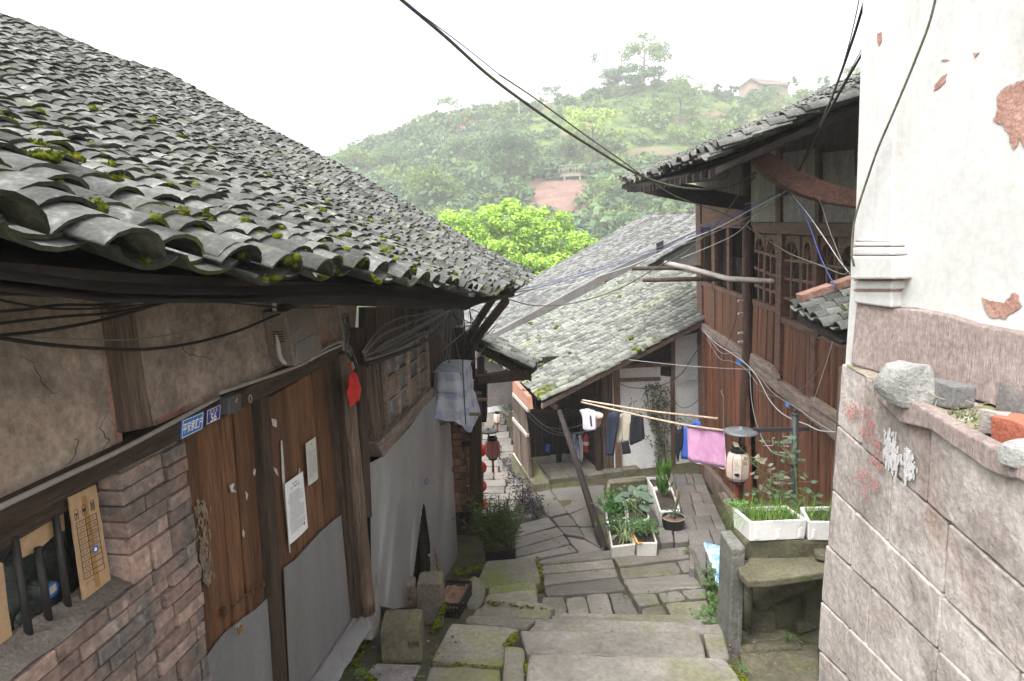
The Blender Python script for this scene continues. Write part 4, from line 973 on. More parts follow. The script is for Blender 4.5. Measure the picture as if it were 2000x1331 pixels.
def lattice(name, x0, x1, cols, top, mid, rails, sill, arches):
    fr = MB()
    for (ax0, ax1) in arches: arch_panel(fr, ax0, ax1, lerp(top[0],top[1],(ax0-x0)/(x1-x0)), lerp(top[0],top[1],(ax1-x0)/(x1-x0)), lerp(mid[0],mid[1],(ax0-x0)/(x1-x0)), lerp(mid[0],mid[1],(ax1-x0)/(x1-x0)))
    rail(fr, (x0,mid[0]+3), (x1,mid[1]+3), 5, .01, .04, Bp, BN)
    for ya, yb in rails: rail(fr, (x0,ya), (x1,yb), 5, .004, .03, Bp, BN)
    for cx, w in cols:
        k = (cx-x0)/(x1-x0); bar(fr, (cx,lerp(mid[0],mid[1],k)), (cx-1.5,lerp(sill[0],sill[1],k)), w, .008, .035, Bp, BN)
    return obj(name, fr, REDBEAM, HB)
lattice('window', 1473, 1517, ((1482,2.5),(1493,5),(1505,2.5)), (457,460), (487,499), ((523,541),(557,573)), (588,604), ((1474,1493),(1495,1516)))
lattice('window', 1528, 1587, ((1545,3),(1564,6),(1577,3)), (460,463), (505,511), ((544,553),(582,592)), (621,641), ((1529,1562),(1567,1586)))
lattice('window', 1597, 1690, ((1614,3),(1634,6),(1652,3)), (464,467), (516,523), ((575,600),), (648,690), ((1598,1632),(1636,1690)))
mb = MB(); rail(mb, (1469,590), (1515,606), 12, .03, .08, Bp, BN); obj('window_sill', mb, REDBEAM, HB, bevel=.004)
mb = MB(); rail(mb, (1523,624), (1690,694), 13, .03, .08, Bp, BN); obj('window_sill', mb, REDBEAM, HB, bevel=.004)
# plank walls under the windows
for tl, tr, br, bl, n, sd in (((1372,558),(1390,564),(1390,648),(1372,636),4,1),((1395,566),(1451,586),(1451,690),(1395,654),9,2),((1470,594),(1512,611),(1508,730),(1466,704),7,3),((1526,630),(1582,653),(1579,790),(1522,745),9,4),((1591,658),(1690,700),(1690,880),(1587,800),13,5)):
    mb = MB(); planks(mb, Bp(*tl), Bp(*tr), Bp(*br), Bp(*bl), n, .03, .005, .008, BN, sd); obj('plank_wall', mb, REDWOOD, HB, bevel=.003)
mb = MB(); bar(mb, (1392,556), (1392,650), 6, .02, .05, Bp, BN); obj('stud', mb, REDBEAM, HB)
# grey floor beam with its bracket rail
mb = MB(); mb.prism(Bq([(1369,631),(1452,684),(1452,704),(1369,648)], .05), -BN*.12); mb.prism(Bq([(1463,702),(1690,866),(1690,912),(1463,722)], .07), -BN*.14); obj('floor_beam', mb, GREYWOOD, HB, bevel=.01)
mb = MB(); mb.prism(Bq([(1466,690),(1500,712),(1510,725),(1516,741),(1463,704)], .1), -BN*.06); mb.prism(Bq([(1582,775),(1640,812),(1640,830),(1580,790)], .1), -BN*.06); obj('bracket_rail', mb, GREYWOOD, HB, bevel=.006)
# ground floor planking
mb = MB(); planks(mb, Bp(1374,645), Bp(1456,702), Bp(1468,1010), Bp(1376,930), 13, .035, .006, .014, BN, 21); obj('plank_wall', mb, REDWOOD, HB, bevel=.003)
mb = MB(); planks(mb, Bp(1468,716), Bp(1690,895), Bp(1690,1330), Bp(1480,1025), 22, .035, .006, .012, BN, 22); obj('plank_wall', mb, REDWOOD, HB, bevel=.003)
mb = MB(); mb.prism(Bq([(1374,905),(1440,985),(1440,1045),(1376,938)], .08), -BN*.2); obj('ground_sill', mb, mat('stained_sill_stone', (.1,.07,.055), (.2,.145,.12), 4, .9, .5), HB, bevel=.01)
mb = MB(); mb.prism(Bq([(1402,962),(1410,962),(1436,1010),(1430,1020)], .13), -BN*.05); obj('sill_board', mb, GREYWOOD, HB)
# insulator pegs on the round post
for y in (588,613,651,668):
    mb = MB(); p = Bp(1451,y,.09); mb.lathe([(.012,0),(.02,.006),(.02,.03),(.012,.034),(.012,.045),(.02,.05),(.02,.075),(.008,.08)], p, (-1,-.3,0), 10)
    obj('insulator', mb, flat('white_porcelain', (.5,.48,.46), .4) if 'white_porcelain' not in MATS else MATS['white_porcelain'], HB, smooth=True)
# curved cantilever beams
def curved(top, bot, d0, d1, th, m):
    mb = MB(); n = len(top)
    vs = []
    for i in range(n):
        d = lerp(d0, d1, i/(n-1))
        for (x, y), dd in ((top[i], 0), (bot[i], 0), (bot[i], th), (top[i], th)):
            p = P(x, y, d); vs.append(p+BT*dd)
    fs = []
    for i in range(n-1):
        for k in range(4): q = (k+1)%4; fs.append((i*4+k, (i+1)*4+k, (i+1)*4+q, i*4+q))
    fs += [(0,1,2,3), tuple(4*(n-1)+k for k in (3,2,1,0))]
    mb.add(vs, fs); return obj('curved_beam', mb, m, HB, bevel=.012)
curved([(1474,300),(1500,296),(1530,312),(1570,336),(1620,357),(1690,378)], [(1476,318),(1500,345),(1530,364),(1570,383),(1620,398),(1690,408)], 5.75, 5.5, .14, REDBEAM)
curved([(1257,362),(1300,358),(1350,360),(1400,372),(1466,386)], [(1259,377),(1300,386),(1350,396),(1400,404),(1466,412)], 9.3, 9.0, .14, BLACKWOOD)
curved([(1225,369),(1245,366),(1262,366),(1290,366),(1365,366)], [(1226,376),(1245,374),(1262,377),(1290,384),(1365,400)], 12.3, 12.1, .12, BLACKWOOD)
# two poles pushed out of the window
mb = MB(); mb.tube([P(1300,514,8.4), P(1345,524,8.0), P(1422,545,7.4), P(1510,549,6.5)], [.03,.032,.03,.022], 8)
tag(obj('wooden_pole', mb, mat('pale_driftwood', (.25,.21,.19), (.4,.36,.33), 4, .8, .4), smooth=True), 'pale bent pole sticking out of the timber house window over the street', 'pole')
mb = MB(); mb.tube([P(1255,548,9.3), P(1330,546,9.2), P(1447,544,9.0)], [.025,.032,.034], 8)
tag(obj('wooden_pole', mb, DARKWOOD, smooth=True), 'dark straight pole just under the pale bent pole at the open window', 'pole')
mb = MB(); mb.tube([P(1235,525,9.8), P(1370,523,9.2)], .03, 8)
tag(obj('wooden_pole', mb, DARKWOOD, smooth=True), 'thin dark pole in front of the long roof, behind the pale bent pole', 'pole')
# ---- little tiled canopy beside the white pillar
CAN = thing('tile_canopy', 'small mossy tiled canopy jutting out beside the white pillar', 'canopy', P(1650,640,4.5))
c_e = [P(1640,664,3.95), P(1551,616,4.9)]; c_r = [P(1830,615,3.95), P(1730,555,4.9)]
SCN = roof_fn(c_e, None, c_r, None, 0, 0, 3)
tm, ends = tile_roof(SCN, (c_e[1]-c_e[0]).length, (c_r[0]-c_e[0]).length, .17, .085, rng=np.random.default_rng(71), skip=0, jit=.8); obj('roof', tm, [TILE, TILE_EDGE], CAN)
mb = MB()
for px, py in ((1640,618),(1655,610),(1665,606),(1662,618),(1632,645),(1650,622)):
    for k in range(3): mb.blob(P(px+rnd(-5,5), py-6, 4.3), (.035,.035,.02), 2, .4, 3, px+k)
kind(obj('moss', mb, MOSS, CAN, smooth=True), 'stuff')
obj('roof_deck', roof_deck(SCN, .02, 4, 4), BLACKWOOD, CAN)
mb = MB(); a, b = SCN(0,.35)-V((0,0,.05)), SCN(1,.35)-V((0,0,.05)); mb.tube([a, b], .03, 8); a, b = SCN(.5,.02)-V((0,0,.05)), SCN(.5,1)-V((0,0,.05)); mb.tube([a, b], .03, 8); obj('support', mb, DARKWOOD, CAN)
ORANGEBRICK = mat('orange_brick', (.18,.09,.065), (.3,.18,.14), 9, .9, .5, layers=[((.3,.28,.25), 5, .5, .65, .7)])
for k, (t, lab) in enumerate(((.22,'mortar crusted brick lying lowest on the canopy edge'),(.60,'middle brick on the canopy edge, beside the twisted wire'),(.98,'orange brick on the canopy edge against the white pillar'))):
    p = SCN(.98,t)+V((0,0,.09)); d = (SCN(.98,1)-SCN(.98,0)).normalized(); n_ = V((-d.z*d.x,-d.z*d.y,1)).normalized(); s_ = n_.cross(d)
    mb = MB(); mb.box(p-d*.115-s_*.055, d*.235, s_*.11, n_*.055); tag(obj('brick', mb, ORANGEBRICK, bevel=.006), lab, 'brick', 'bricks weighing down the canopy tiles')
# ================================================================ WHITE BUILDING ON A STONE BASE (RIGHT)
HW = thing('white_building', 'white plastered building on a pinkish stone block base at the right edge', 'building', (2.4,2.8,-3.3))
WHITE = mat('white_plaster', (.41,.405,.39), (.50,.495,.48), 1.3, .9, .3, bscale=22, bdist=.008, grain=.09, layers=[((.30,.275,.24), 1.1, .52, .78, .5, (1,1,.35)), ((.22,.2,.185), 26, .68, .76, .5), ((.28,.255,.225), 2.6, .62, .74, .45, (1.2,1.2,.4)), ((.34,.325,.3), 7, .56, .74, .35, (3,3,.10)), ((.26,.25,.23), 3, .6, .7, .4)])
PINKSTONE = mat('pinkish_sandstone', (.29,.25,.225), (.45,.41,.38), 2.2, .92, .6, island=.16, bscale=14, bdist=.03, layers=[((.48,.42,.39), 9, .52, .75, .6), ((.13,.105,.095), 1.8, .52, .70, .7), ((.16,.12,.10), 60, .62, .74, .6), ((.24,.15,.11), 1.4, .54, .7, .6), ((.55,.5,.48), 30, .64, .74, .5), ((.12,.1,.09), 16, .68, .76, .5)], grain=0.24)
CHISEL = mat('chiselled_sandstone', (.32,.25,.225), (.45,.37,.34), 3, .9, .9, island=.05, bscale=6, bstretch=(26,26,2.5), bdist=.03, layers=[((.28,.21,.185), 6, .52, .74, .6, (8,8,1)), ((.62,.55,.5), 14, .62, .75, .5)])
RAWBRICK = mat('bare_pink_brick', (.25,.13,.10), (.38,.235,.19), 9, .95, .6, layers=[((.62,.55,.5), 7, .6, .7, .6)])
zL = P(1648,711,3.55).z
_p1, _p2 = onz(1648,711,zL), onz(2000,909,zL); SBb = (_p2.x-_p1.x)/(_p2.y-_p1.y); SA = _p1.x-SBb*_p1.y
_p3, _p4 = onz(1660,710,zL), onz(1968,800,zL); TB = (_p4.x-_p3.x)/(_p4.y-_p3.y); TA = _p3.x-TB*_p3.y
SN = V((-1,SBb,0)).normalized(); TN = V((-1,TB,0)).normalized(); TT = V((TB,1,0)).normalized(); ST = V((SBb,1,0)).normalized()
def Sp(px, py, off=0.0): return onx(px, py, SA-off*math.sqrt(1+SBb*SBb), SBb)
def Sq(pts, off=0.0): return [Sp(x, y, off) for x, y in pts]
def Tp(px, py, off=0.0): return onx(px, py, TA-off*math.sqrt(1+TB*TB), TB)
def Tq(pts, off=0.0): return [Tp(x, y, off) for x, y in pts]
# plaster field (ragged foot), pilaster at the corner with its moulded base
mb = MB(); mb.prism(Tq([(1735,-300),(2300,-500),(2300,720),(2100,672),(2000,648),(1960,640),(1925,634),(1900,628),(1870,622),(1845,612),(1815,606),(1790,601),(1765,601),(1738,600)], .0), -TN*.3); wf = obj('plaster_wall', mb, WHITE, HW)
mb = MB()
def pil(l0, r0, off): return Tq([l0, r0], off)
mb.prism(Tq([(1692,-260),(1758,-300),(1741,475),(1668,473)], .05), -TN*.3); obj('pilaster', mb, WHITE, HW, bevel=.01)
mb = MB()
for (y0, y1, l, r, off) in ((474,482,1666,1742,.075),(484,499,1664,1743,.085),(501,546,1660,1744,.105),(549,566,1668,1742,.07),(568,596,1667,1741,.055)):
    mb.prism(Tq([(l,y0),(r,y0),(r,y1+(6 if y1 > 590 else 0)),(l,y1-(4 if y1 > 590 else 0))], off), -TN*.3)
obj('pilaster_base', mb, WHITE, HW, bevel=.018)
mb = MB(); 
for (y0, l, r) in ((483,1665,1743),(500,1662,1744),(547.5,1667,1743),(567,1667,1742)): mb.prism(Tq([(l,y0-2),(r,y0-2),(r,y0+2),(l,y0+2)], .06), -TN*.25)
obj('mortar_joint', mb, RAWBRICK, HW)
# end of the building turning away from the street
mb = MB(); p = Tp(1672,500,.0); mb.box(V((p.x,p.y,-3.9))+TN*.02, V((3,.3,0)), -TT*.3, V((0,0,8))); obj('end_wall', mb, WHITE, HW)
# chiselled band course
mb = MB(); mb.prism(Tq([(1673,580),(1700,590),(1738,602),(1790,604),(1850,615),(1900,632),(2000,652),(2300,730),(2300,915),(2000,810),(1875,774),(1738,735),(1660,712)], .035), -TN*.3); obj('band_course', mb, CHISEL, HW, bevel=.01)
# base of big blocks
def L1(x): return 835+(x-1640)*.875
def L2(x): return 960+(x-1630)*.97
def L3(x): return 1070+(x-1620)*.95
def L4(x): return 1176+(x-1606)*1.0
def L0(x): return 711+(x-1648)*.562
mb = MB(); r_ = random.Random(14)
def block(pts, off, g=.006):
    q = Sq(pts, off); c = sum(q, V((0,0,0)))/len(q); out = []
    for i in range(len(q)):
        a, b = q[i], q[(i+1)%len(q)]; n = max(2, int((b-a).length/.06)); s = (b-a).cross(SN).normalized()
        for k in range(n):
            p = lerp(a,b,k/n); p = p+(c-p).normalized()*(g+ (.004 if k == 0 else 0))
            out.append(p+s*mnoise.noise(p*11)*.007)
    mb.prism(out, -SN*.32)
for row, (A_, B_, js) in enumerate(((L0,L1,[1644,1690,1818,2060,2330]),(L1,L2,[1634,1742,1850,2050,2330]),(L2,L3,[1625,1668,1838,1990,2330]),(L3,L4,[1612,1700,1830,2000,2330]),(L4,lambda x: L4(x)+100,[1602,1655,1770,1900,2100]),(lambda x: L4(x)+102,lambda x: L4(x)+260,[1599,1720,1900]))):
    for i in range(len(js)-1):
        a, b = js[i], js[i+1]; dx = -9 if row < 4 else -5
        block([(a,A_(a)), (b,A_(b)), (b+dx,B_(b+dx)), (a+dx,B_(a+dx))], r_.uniform(-.008,.008))
obj('stone_block_base', mb, PINKSTONE, HW, bevel=.007)
mb = MB(); mb.prism(Sq([(1640,716),(2330,1098),(2330,2300),(1598,1500),(1610,1180)], -.03), -SN*.3); obj('base_core', mb, mat('base_mortar', (.07,.05,.045), (.14,.1,.09), 8, .95, .5), HW)
# ledge on top of the base, sloping lip
mb = MB()
def ledge(u, v):
    a = onz(lerp(1650,2330,u), L0(lerp(1650,2330,u)), zL); b = V((a.x+.45*v, a.y+.05*v, zL+.012*mnoise.noise(V((u*40,v*5,2))))); return b
mb.grid(ledge, 60, 6, flip=True); obj('ledge_top', mb, mat('mossy_ledge', (.14,.12,.085), (.26,.22,.18), 5, .95, .6, layers=[((.13,.16,.03), 3, .5, .62, .8)]), HW, smooth=True)
mb = MB(); top = [(1700,740),(1740,763),(1796,794),(1850,826),(1900,853),(1964,887),(2060,940),(2330,1090)]; bot = [(1712,778),(1757,826),(1800,836),(1820,842),(1850,866),(1890,893),(1920,915),(1950,930),(1990,938),(2060,985),(2330,1160)]
pts = top+bot[::-1]; mb.prism(Sq(pts, .03), -SN*.06); obj('chiselled_lip', mb, CHISEL, HW, bevel=.008)
# lost plaster and marks
LIMEEDGE = mat('broken_lime_edge', (.26,.25,.24), (.42,.41,.4), 30, .95, .5)
for pts, off in (([(1947,190),(1958,176),(1978,166),(2000,158),(2100,120),(2100,300),(2000,288),(1990,270),(1983,290),(1976,288),(1970,262),(1960,246),(1941,236),(1948,218)], .003),
                 ([(1918,582),(1930,586),(1944,589),(1960,592),(1972,580),(1980,572),(1988,578),(1994,598),(1984,608),(1972,613),(1962,622),(1935,621),(1924,606)], .003),
                 ([(1826,166),(1838,150),(1848,145),(1846,158),(1834,172),(1824,178)], .002),([(1900,104),(1912,104),(1905,111)], .002),([(1838,118),(1852,116),(1846,122)], .002)):
    for grow, oo, mt in ((1.05, off, LIMEEDGE), (1.0, off+.002, RAWBRICK)):
        mb = MB(); q = Tq(pts, oo); c = sum(q, V((0,0,0)))/len(q); out = []
        for i in range(len(q)):
            for k in range(5): p = lerp(q[i], q[(i+1)%len(q)], k/5); out.append(c+(p-c)*grow+TT*(mnoise.noise(p*60)*.006)+UP*(mnoise.noise(p*60+V((9,0,0)))*.006))
        mb.prism(out, -TN*.004); obj('bare_brick_patch' if mt is RAWBRICK else 'broken_plaster_edge', mb, mt, HW)
mb = MB(); mb.prism(Tq([(1713,66),(1721,63),(1722,80),(1717,90),(1713,84)], .053), -TN*.004); obj('bare_brick_patch', mb, RAWBRICK, HW)
mb = MB(); r_ = random.Random(31)
for cx, cy in ((1655,800),(1662,812),(1672,800),(1690,810),(1700,830),(1684,842),(1700,850),(1712,870),(1680,925),(1692,930),(1705,945),(1690,960),(1705,900),(1716,905)):
    for k in range(26):
        x, y = cx+r_.gauss(0,5), cy+r_.gauss(0,7); w, h = r_.uniform(.5,2.2), r_.uniform(.8,5)
        mb.prism(Sq([(x,y),(x+w,y+w*.7),(x+w-.3,y+h),(x-.3,y+h*.8)], .0125+.0001*k), -SN*.002)
kind(obj('red_paint_marks', mb, mat('faded_red_paint', (.34,.12,.11), (.46,.2,.18), 30, .9, .2), HW), 'stuff')
mb = MB()
for k in range(260):
    x = r_.choice([r_.gauss(1732,4), r_.gauss(1745,4), r_.gauss(1772,6)]); y = 868+(x-1726)*.75+r_.gauss(0,17); w = r_.uniform(.8,3.5); h = r_.uniform(4,18)
    mb.prism(Sq([(x,y),(x+w,y+w*.7),(x+w-1,y+h),(x-1,y+h*.85)], -.0105+.00002*k+.024), -SN*.002)
kind(obj('white_paint_marks', mb, mat('white_paint_smear', (.42,.41,.41), (.54,.53,.53), 30, .8, .2, grain=0.1), HW), 'stuff')
# rubble on the ledge
def ledge_at(px, py, dz=0.0): p = onz(px, py, zL+dz); return p
CONC = mat('old_concrete', (.2,.2,.19), (.33,.325,.31), 7, .95, .8, bscale=40, layers=[((.1,.1,.09), 9, .55, .7, .6), ((.1,.11,.05), 3, .6, .72, .6)])
def rub(name, pxy, size, rz, m, lab, cat='stone', rough=.03, sub=4):
    p = ledge_at(*pxy); mb = MB(); mb.rock(p, *size, rz, rough, pxy[0], sub); return tag(obj(name, mb, m, bevel=.004), lab, cat)
rub('mortar_lump', (1762,780), (.10,.18,.16), .1, CONC, 'grey mortar lump at the left end of the stone ledge', 'rubble', .07, 6)
rub('brick', (1838,790), (.10,.22,.10), .2, mat('dark_grey_brick', (.1,.1,.1), (.19,.185,.18), 6, .95, .6), 'dark grey brick lying beside the mortar lump on the ledge', 'brick', .03, 6)
rub('stone', (1938,852), (.10,.13,.10), .9, mat('pale_limestone', (.24,.22,.2), (.36,.33,.31), 6, .9, .9, layers=[((.12,.11,.1), 8, .55, .72, .6)]), 'pale angular stone leaning on the red brick on the ledge', 'stone', .06, 5)
rub('brick', (1988,868), (.10,.16,.09), .15, mat('bright_red_brick', (.27,.075,.045), (.38,.13,.085), 9, .9, .5, layers=[((.3,.28,.26), 6, .6, .68, .8)]), 'bright red brick at the right end of the ledge', 'brick', .022, 6)
rub('mortar_lump', (2010,905), (.12,.13,.06), .4, CONC, 'grey cement lump under the bright red brick', 'rubble')
rub('stone', (2010,806), (.16,.16,.12), .3, mat('blackened_stone', (.08,.08,.08), (.2,.17,.15), 5, .95, .6), 'blackened block behind the red brick, against the wall')
mb = MB(); r_ = random.Random(3)
for k in range(240):
    x = r_.uniform(1850,1970); y = 800+(x-1850)*.35+r_.gauss(0,10); p = ledge_at(x, y, .004)
    d = V((r_.gauss(0,.6), r_.gauss(0,.6), r_.uniform(.2,1)))
    leaf(mb, p, d, V((0,0,1)), r_.uniform(.008,.02), r_.uniform(.006,.012))
tag(obj('ledge_weeds', mb, leafm('weed_green', (.06,.09,.02), (.14,.18,.05))), 'tiny green weeds rooted in the debris on the stone ledge', 'weeds')
mb = MB()
for k in range(26):
    p = ledge_at(r_.uniform(1800,1890), r_.uniform(765,800), .01); pts = [p]
    for j in range(4): pts.append(pts[-1]+V((r_.gauss(0,.02), r_.gauss(0,.03), r_.uniform(-.004,.022))))
    mb.tube(pts, .0015, 4)
tag(obj('dry_twigs', mb, flat('dry_straw', (.3,.24,.17), .8)), 'tangle of dry straw stalks around the grey brick on the ledge', 'twigs')
# ================================================================ VALLEY, HILL, TREES, HAZE
HILLM = bpy.data.materials.new('hillside'); HILLM.use_nodes = True
def _hill():
    nt = HILLM.node_tree; N, L = nt.nodes, nt.links; b = N['Principled BSDF']; b.inputs['Roughness'].default_value = .95; b.inputs['Specular IOR Level'].default_value = .1
    tc = N.new('ShaderNodeTexCoord')
    def nz(sc, st=(1,1,1)):
        mp = N.new('ShaderNodeMapping'); mp.inputs['Scale'].default_value = st; L.new(tc.outputs['Object'], mp.inputs['Vector'])
        n = N.new('ShaderNodeTexNoise'); n.inputs['Scale'].default_value = sc; n.inputs['Detail'].default_value = 10; L.new(mp.outputs[0], n.inputs['Vector']); return n.outputs['Fac']
    def mp(s, a, c):
        r = N.new('ShaderNodeMapRange'); r.inputs['From Min'].default_value = a; r.inputs['From Max'].default_value = c; L.new(s, r.inputs['Value']); return r.outputs[0]
    def mx(f, a, c):
        x = N.new('ShaderNodeMix'); x.data_type = 'RGBA'
        for s, v in ((x.inputs['Factor'], f), (x.inputs['A'], a), (x.inputs['B'], c)):
            if isinstance(v, tuple): s.default_value = (*v, 1)
            else: L.new(v, s)
        return x.outputs['Result']
    g = mx(mp(nz(.25), .35, .65), (.045,.085,.025), (.13,.17,.05)); g = mx(mp(nz(1.2), .5, .7), g, (.09,.15,.035))
    g = mx(mp(nz(.07, (1,1,3)), .56, .66), g, (.20,.115,.08))
    ge = N.new('ShaderNodeNewGeometry'); sx = N.new('ShaderNodeSeparateXYZ'); L.new(ge.outputs['Normal'], sx.inputs[0])
    inv = N.new('ShaderNodeMapRange'); inv.inputs['From Min'].default_value = .62; inv.inputs['From Max'].default_value = .40; L.new(sx.outputs['Z'], inv.inputs['Value'])
    m2 = N.new('ShaderNodeMath'); m2.operation = 'MULTIPLY'; L.new(inv.outputs[0], m2.inputs[0]); L.new(mp(nz(.18), .42, .62), m2.inputs[1])
    g = mx(m2.outputs[0], g, (.19,.105,.075)); L.new(g, b.inputs['Base Color'])
    bp = N.new('ShaderNodeBump'); bp.inputs['Distance'].default_value = .6; L.new(nz(1.5), bp.inputs['Height']); L.new(bp.outputs[0], b.inputs['Normal'])
_hill()
_sil = [(-400,640),(100,560),(300,520),(500,420),(590,345),(640,322),(700,288),(760,266),(850,228),(950,210),(1050,206),(1150,184),(1210,172),(1290,165),(1350,174),(1440,188),(1560,184),(1650,174),(1750,160),(2400,150)]
def sil(px):
    for i in range(len(_sil)-1):
        if px <= _sil[i+1][0]: k = (px-_sil[i][0])/(_sil[i+1][0]-_sil[i][0]); return lerp(_sil[i][1], _sil[i+1][1], k)
    return 150
BOT = 560
def hill(px, t):
    """t 0..1 from the foot to the crest; terraced in its upper half"""
    s_ = sil(px); tt = t
    tr = min(1, max(0, (t-.45)/.15))*min(1, max(0, (px-850)/200)) 
    st = t*16+1.2*mnoise.noise(V((px*.004, t*3, 5))); f = st-math.floor(st)
    d = lerp(70, 168, max(0,t)**.9)
    d2 = lerp(70, 168, max(0, (math.floor(st)+min(1, f*1.0)**3.2-1.2*mnoise.noise(V((px*.004, t*3, 5))))/16)**.9)
    d = lerp(d, d2, .8*tr)
    py = lerp(BOT, s_, t)
    q = P(px, py, d); nz_ = mnoise.noise(q*.06)*3.2+mnoise.noise(q*.2)*1.0
    return q+V((0, -nz_*(1-.7*tr)*min(1, (1-t)*3+.15), 0))
mb = MB(); nu, nv = 190, 130; rows = []
for j in range(nv+1):
    for i in range(nu+1): mb.v.append(tuple(hill(-400+2800*i/nu, j/nv)))
for k in range(1, 9):
    for i in range(nu+1): p = hill(-400+2800*i/nu, 1.0); mb.v.append((p.x*(1+.03*k), p.y+8*k, p.z-.22*k*k))
for j in range(nv+8):
    for i in range(nu): a = j*(nu+1)+i; mb.f.append((a, a+1, a+nu+2, a+nu+1))
kind(obj('hillside', mb, HILLM, smooth=True), 'structure')
mb = MB(); mb.grid(lambda u, v: V((-2500+5000*u, -1500+4500*v, -31+2*mnoise.noise(V((u*30, v*30, 0))))), 60, 60); kind(obj('valley_floor', mb, HILLM, smooth=True), 'structure')
mb = MB(); mb.grid(lambda u, v: (lambda px, d: V((P(px,300,d).x, d, -20+(max(0, P(px, lerp(480, 292+14*abs((px-590)/60)**1.4+4*mnoise.noise(V((px*.05,0,0))), 1), d).z+20))*math.sin(v*PI/2))))(380+420*u, 560+60*v), 40, 12); kind(obj('distant_hill', mb, HILLM, smooth=True), 'structure')
def hillpos(px, py):
    t = (BOT-py)/(BOT-sil(px)); return hill(px, max(0, min(1, t)))
# red earth slip
REDEARTH = mat('red_earth', (.15,.08,.065), (.245,.15,.12), .35, .95, .8, stretch=(1,1,2.5), bscale=2.5, bdist=.4, layers=[((.11,.055,.04), .9, .55, .7, .6, (1,1,3)), ((.10,.11,.04), .5, .62, .74, .6)])
TILLED = mat('tilled_soil', (.10,.075,.05), (.19,.15,.10), .5, .95, .8, stretch=(1,3,1), bscale=2.5, bdist=.3, layers=[((.08,.13,.04), 1.2, .5, .62, .8)])
def bank(name, pts, cx, cy, m=None):
    """bare slope whose outline (px) lies on the hill, bulging out a little"""
    mb = MB(); n = len(pts); R_ = 12
    for j in range(R_+1):
        for i in range(n):
            k = j/R_; x, y = lerp(cx, pts[i][0], k), lerp(cy, pts[i][1], k)
            p = hillpos(x, y); o = 2.6*(1-k**3)+.5+mnoise.noise(p*.35)*.9+mnoise.noise(p*1.1)*.3 +mnoise.noise(p*2.5)*.35 if k < .98 else -.8
            mb.v.append(tuple(p*(1-o/p.length)))
    for j in range(R_):
        for i in range(n): q = (i+1)%n; mb.f.append((j*n+i, (j+1)*n+i, (j+1)*n+q, j*n+q))
    kind(obj(name, mb, m or REDEARTH, smooth=True), 'structure')
bank('red_earth_bank', [(992,420),(1000,392),(1020,368),(1042,352),(1072,343),(1100,345),(1128,351),(1150,360),(1160,385),(1156,410),(1160,445),(1120,475),(1050,475),(1000,450)], 1080, 405)
bank('red_earth_bank', [(1135,465),(1150,450),(1180,448),(1205,455),(1212,478),(1200,500),(1160,505),(1130,490)], 1170, 475)
bank('tilled_field', [(1215,302),(1240,290),(1290,286),(1330,294),(1338,304),(1315,312),(1270,315),(1228,312)], 1275, 302, TILLED)
# ---- foliage kinds
F_DARK = leafm('dark_foliage', (.05,.10,.052), (.10,.165,.08)); F_MID = leafm('mid_foliage', (.085,.155,.065), (.155,.235,.10))  # hill greens lightened, putting part of the distance haze into the leaf colour
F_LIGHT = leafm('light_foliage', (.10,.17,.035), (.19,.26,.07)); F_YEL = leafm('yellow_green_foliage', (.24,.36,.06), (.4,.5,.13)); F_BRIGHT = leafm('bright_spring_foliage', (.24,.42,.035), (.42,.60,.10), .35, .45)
BARK = mat('bark', (.06,.05,.04), (.13,.11,.09), 3, .9, .5, stretch=(3,3,.6))
def crown_mesh(rng, rx, ry, rz, nclump, nleaf, size, clump=.34, gap=0.0):
    out = []; cs = []
    for k in range(nclump):
        d = rng.normal(0, 1, 3); d /= np.linalg.norm(d); d[2] = d[2] if d[2] > -.55 else -d[2]*.5
        r = rng.uniform(.45, 1.0)**.5*(1-clump*.6); c = d*r*np.array((rx,ry,rz))*(1+.25*rng.normal()*.5); cs.append(c)
        cr = clump*rng.uniform(.6,1.15); out.append(leaf_cloud(rng, c, (rx*cr, ry*cr, rz*cr*.75), nleaf, size))
    return np.concatenate(out), cs
def make_tree(name, rng, h, crown, tr, nclump, nleaf, size, fm, label, cat='tree', group=None, base=(0,0,0), clump=.34, tilt=0.0):
    """tapered trunk with limbs to the clumps + crown of leaf-sized faces; base at its foot"""
    rx, ry, rz, cz = crown; root = thing(name, label, cat, base, group)
    vs, cs = crown_mesh(rng, rx, ry, rz, nclump, nleaf, size, clump); top = V((tilt*h, 0, cz)); B = V(base)
    vs = vs+np.array(B+top); obj('crown', quads(vs), fm, root)
    mb = MB(); mb.tube(smooth_path([B-V((0,0,.3)), B+V((tilt*cz*.3, .02*h, cz*.45)), B+V((tilt*cz, 0, cz*.85)), B+top+V((0,0,rz*.4))], 3), [tr, tr*.9, tr*.85, tr*.8, tr*.75, tr*.65, tr*.55, tr*.45, tr*.35, tr*.2], 7)
    for c in cs[:min(len(cs), 16)]:
        a = B+V((tilt*cz*.7, 0, cz*rng.uniform(.5,.95))); e = B+top+V(c.tolist())*.85; m_ = lerp(a, e, .5)+V((0,0,-.06*h)); mb.tube([a, m_, e], [tr*.35, tr*.22, tr*.06], 5)
    obj('trunk', mb, BARK, root, smooth=True); return root
def pxm(d): return d/FPX
def hill_tree(px, py, hpx, wpx, fm, label, seed, nclump=16, nleaf=70, tr=.012, group=None, cz=.6, clump=.34, lsz=None, name='tree', tilt=0.0):
    p = hillpos(px, py); k = p.y/FPX; h, w = hpx*k, wpx*k
    rz = h*(1-cz)/1.0*.98; return make_tree(name, np.random.default_rng(seed), h, (w/2, w/2, max(rz*.95, h*.3), h*cz), h*tr, nclump, nleaf, lsz or max(.4, w*.05), fm, label, 'tree', group, p, clump, tilt)
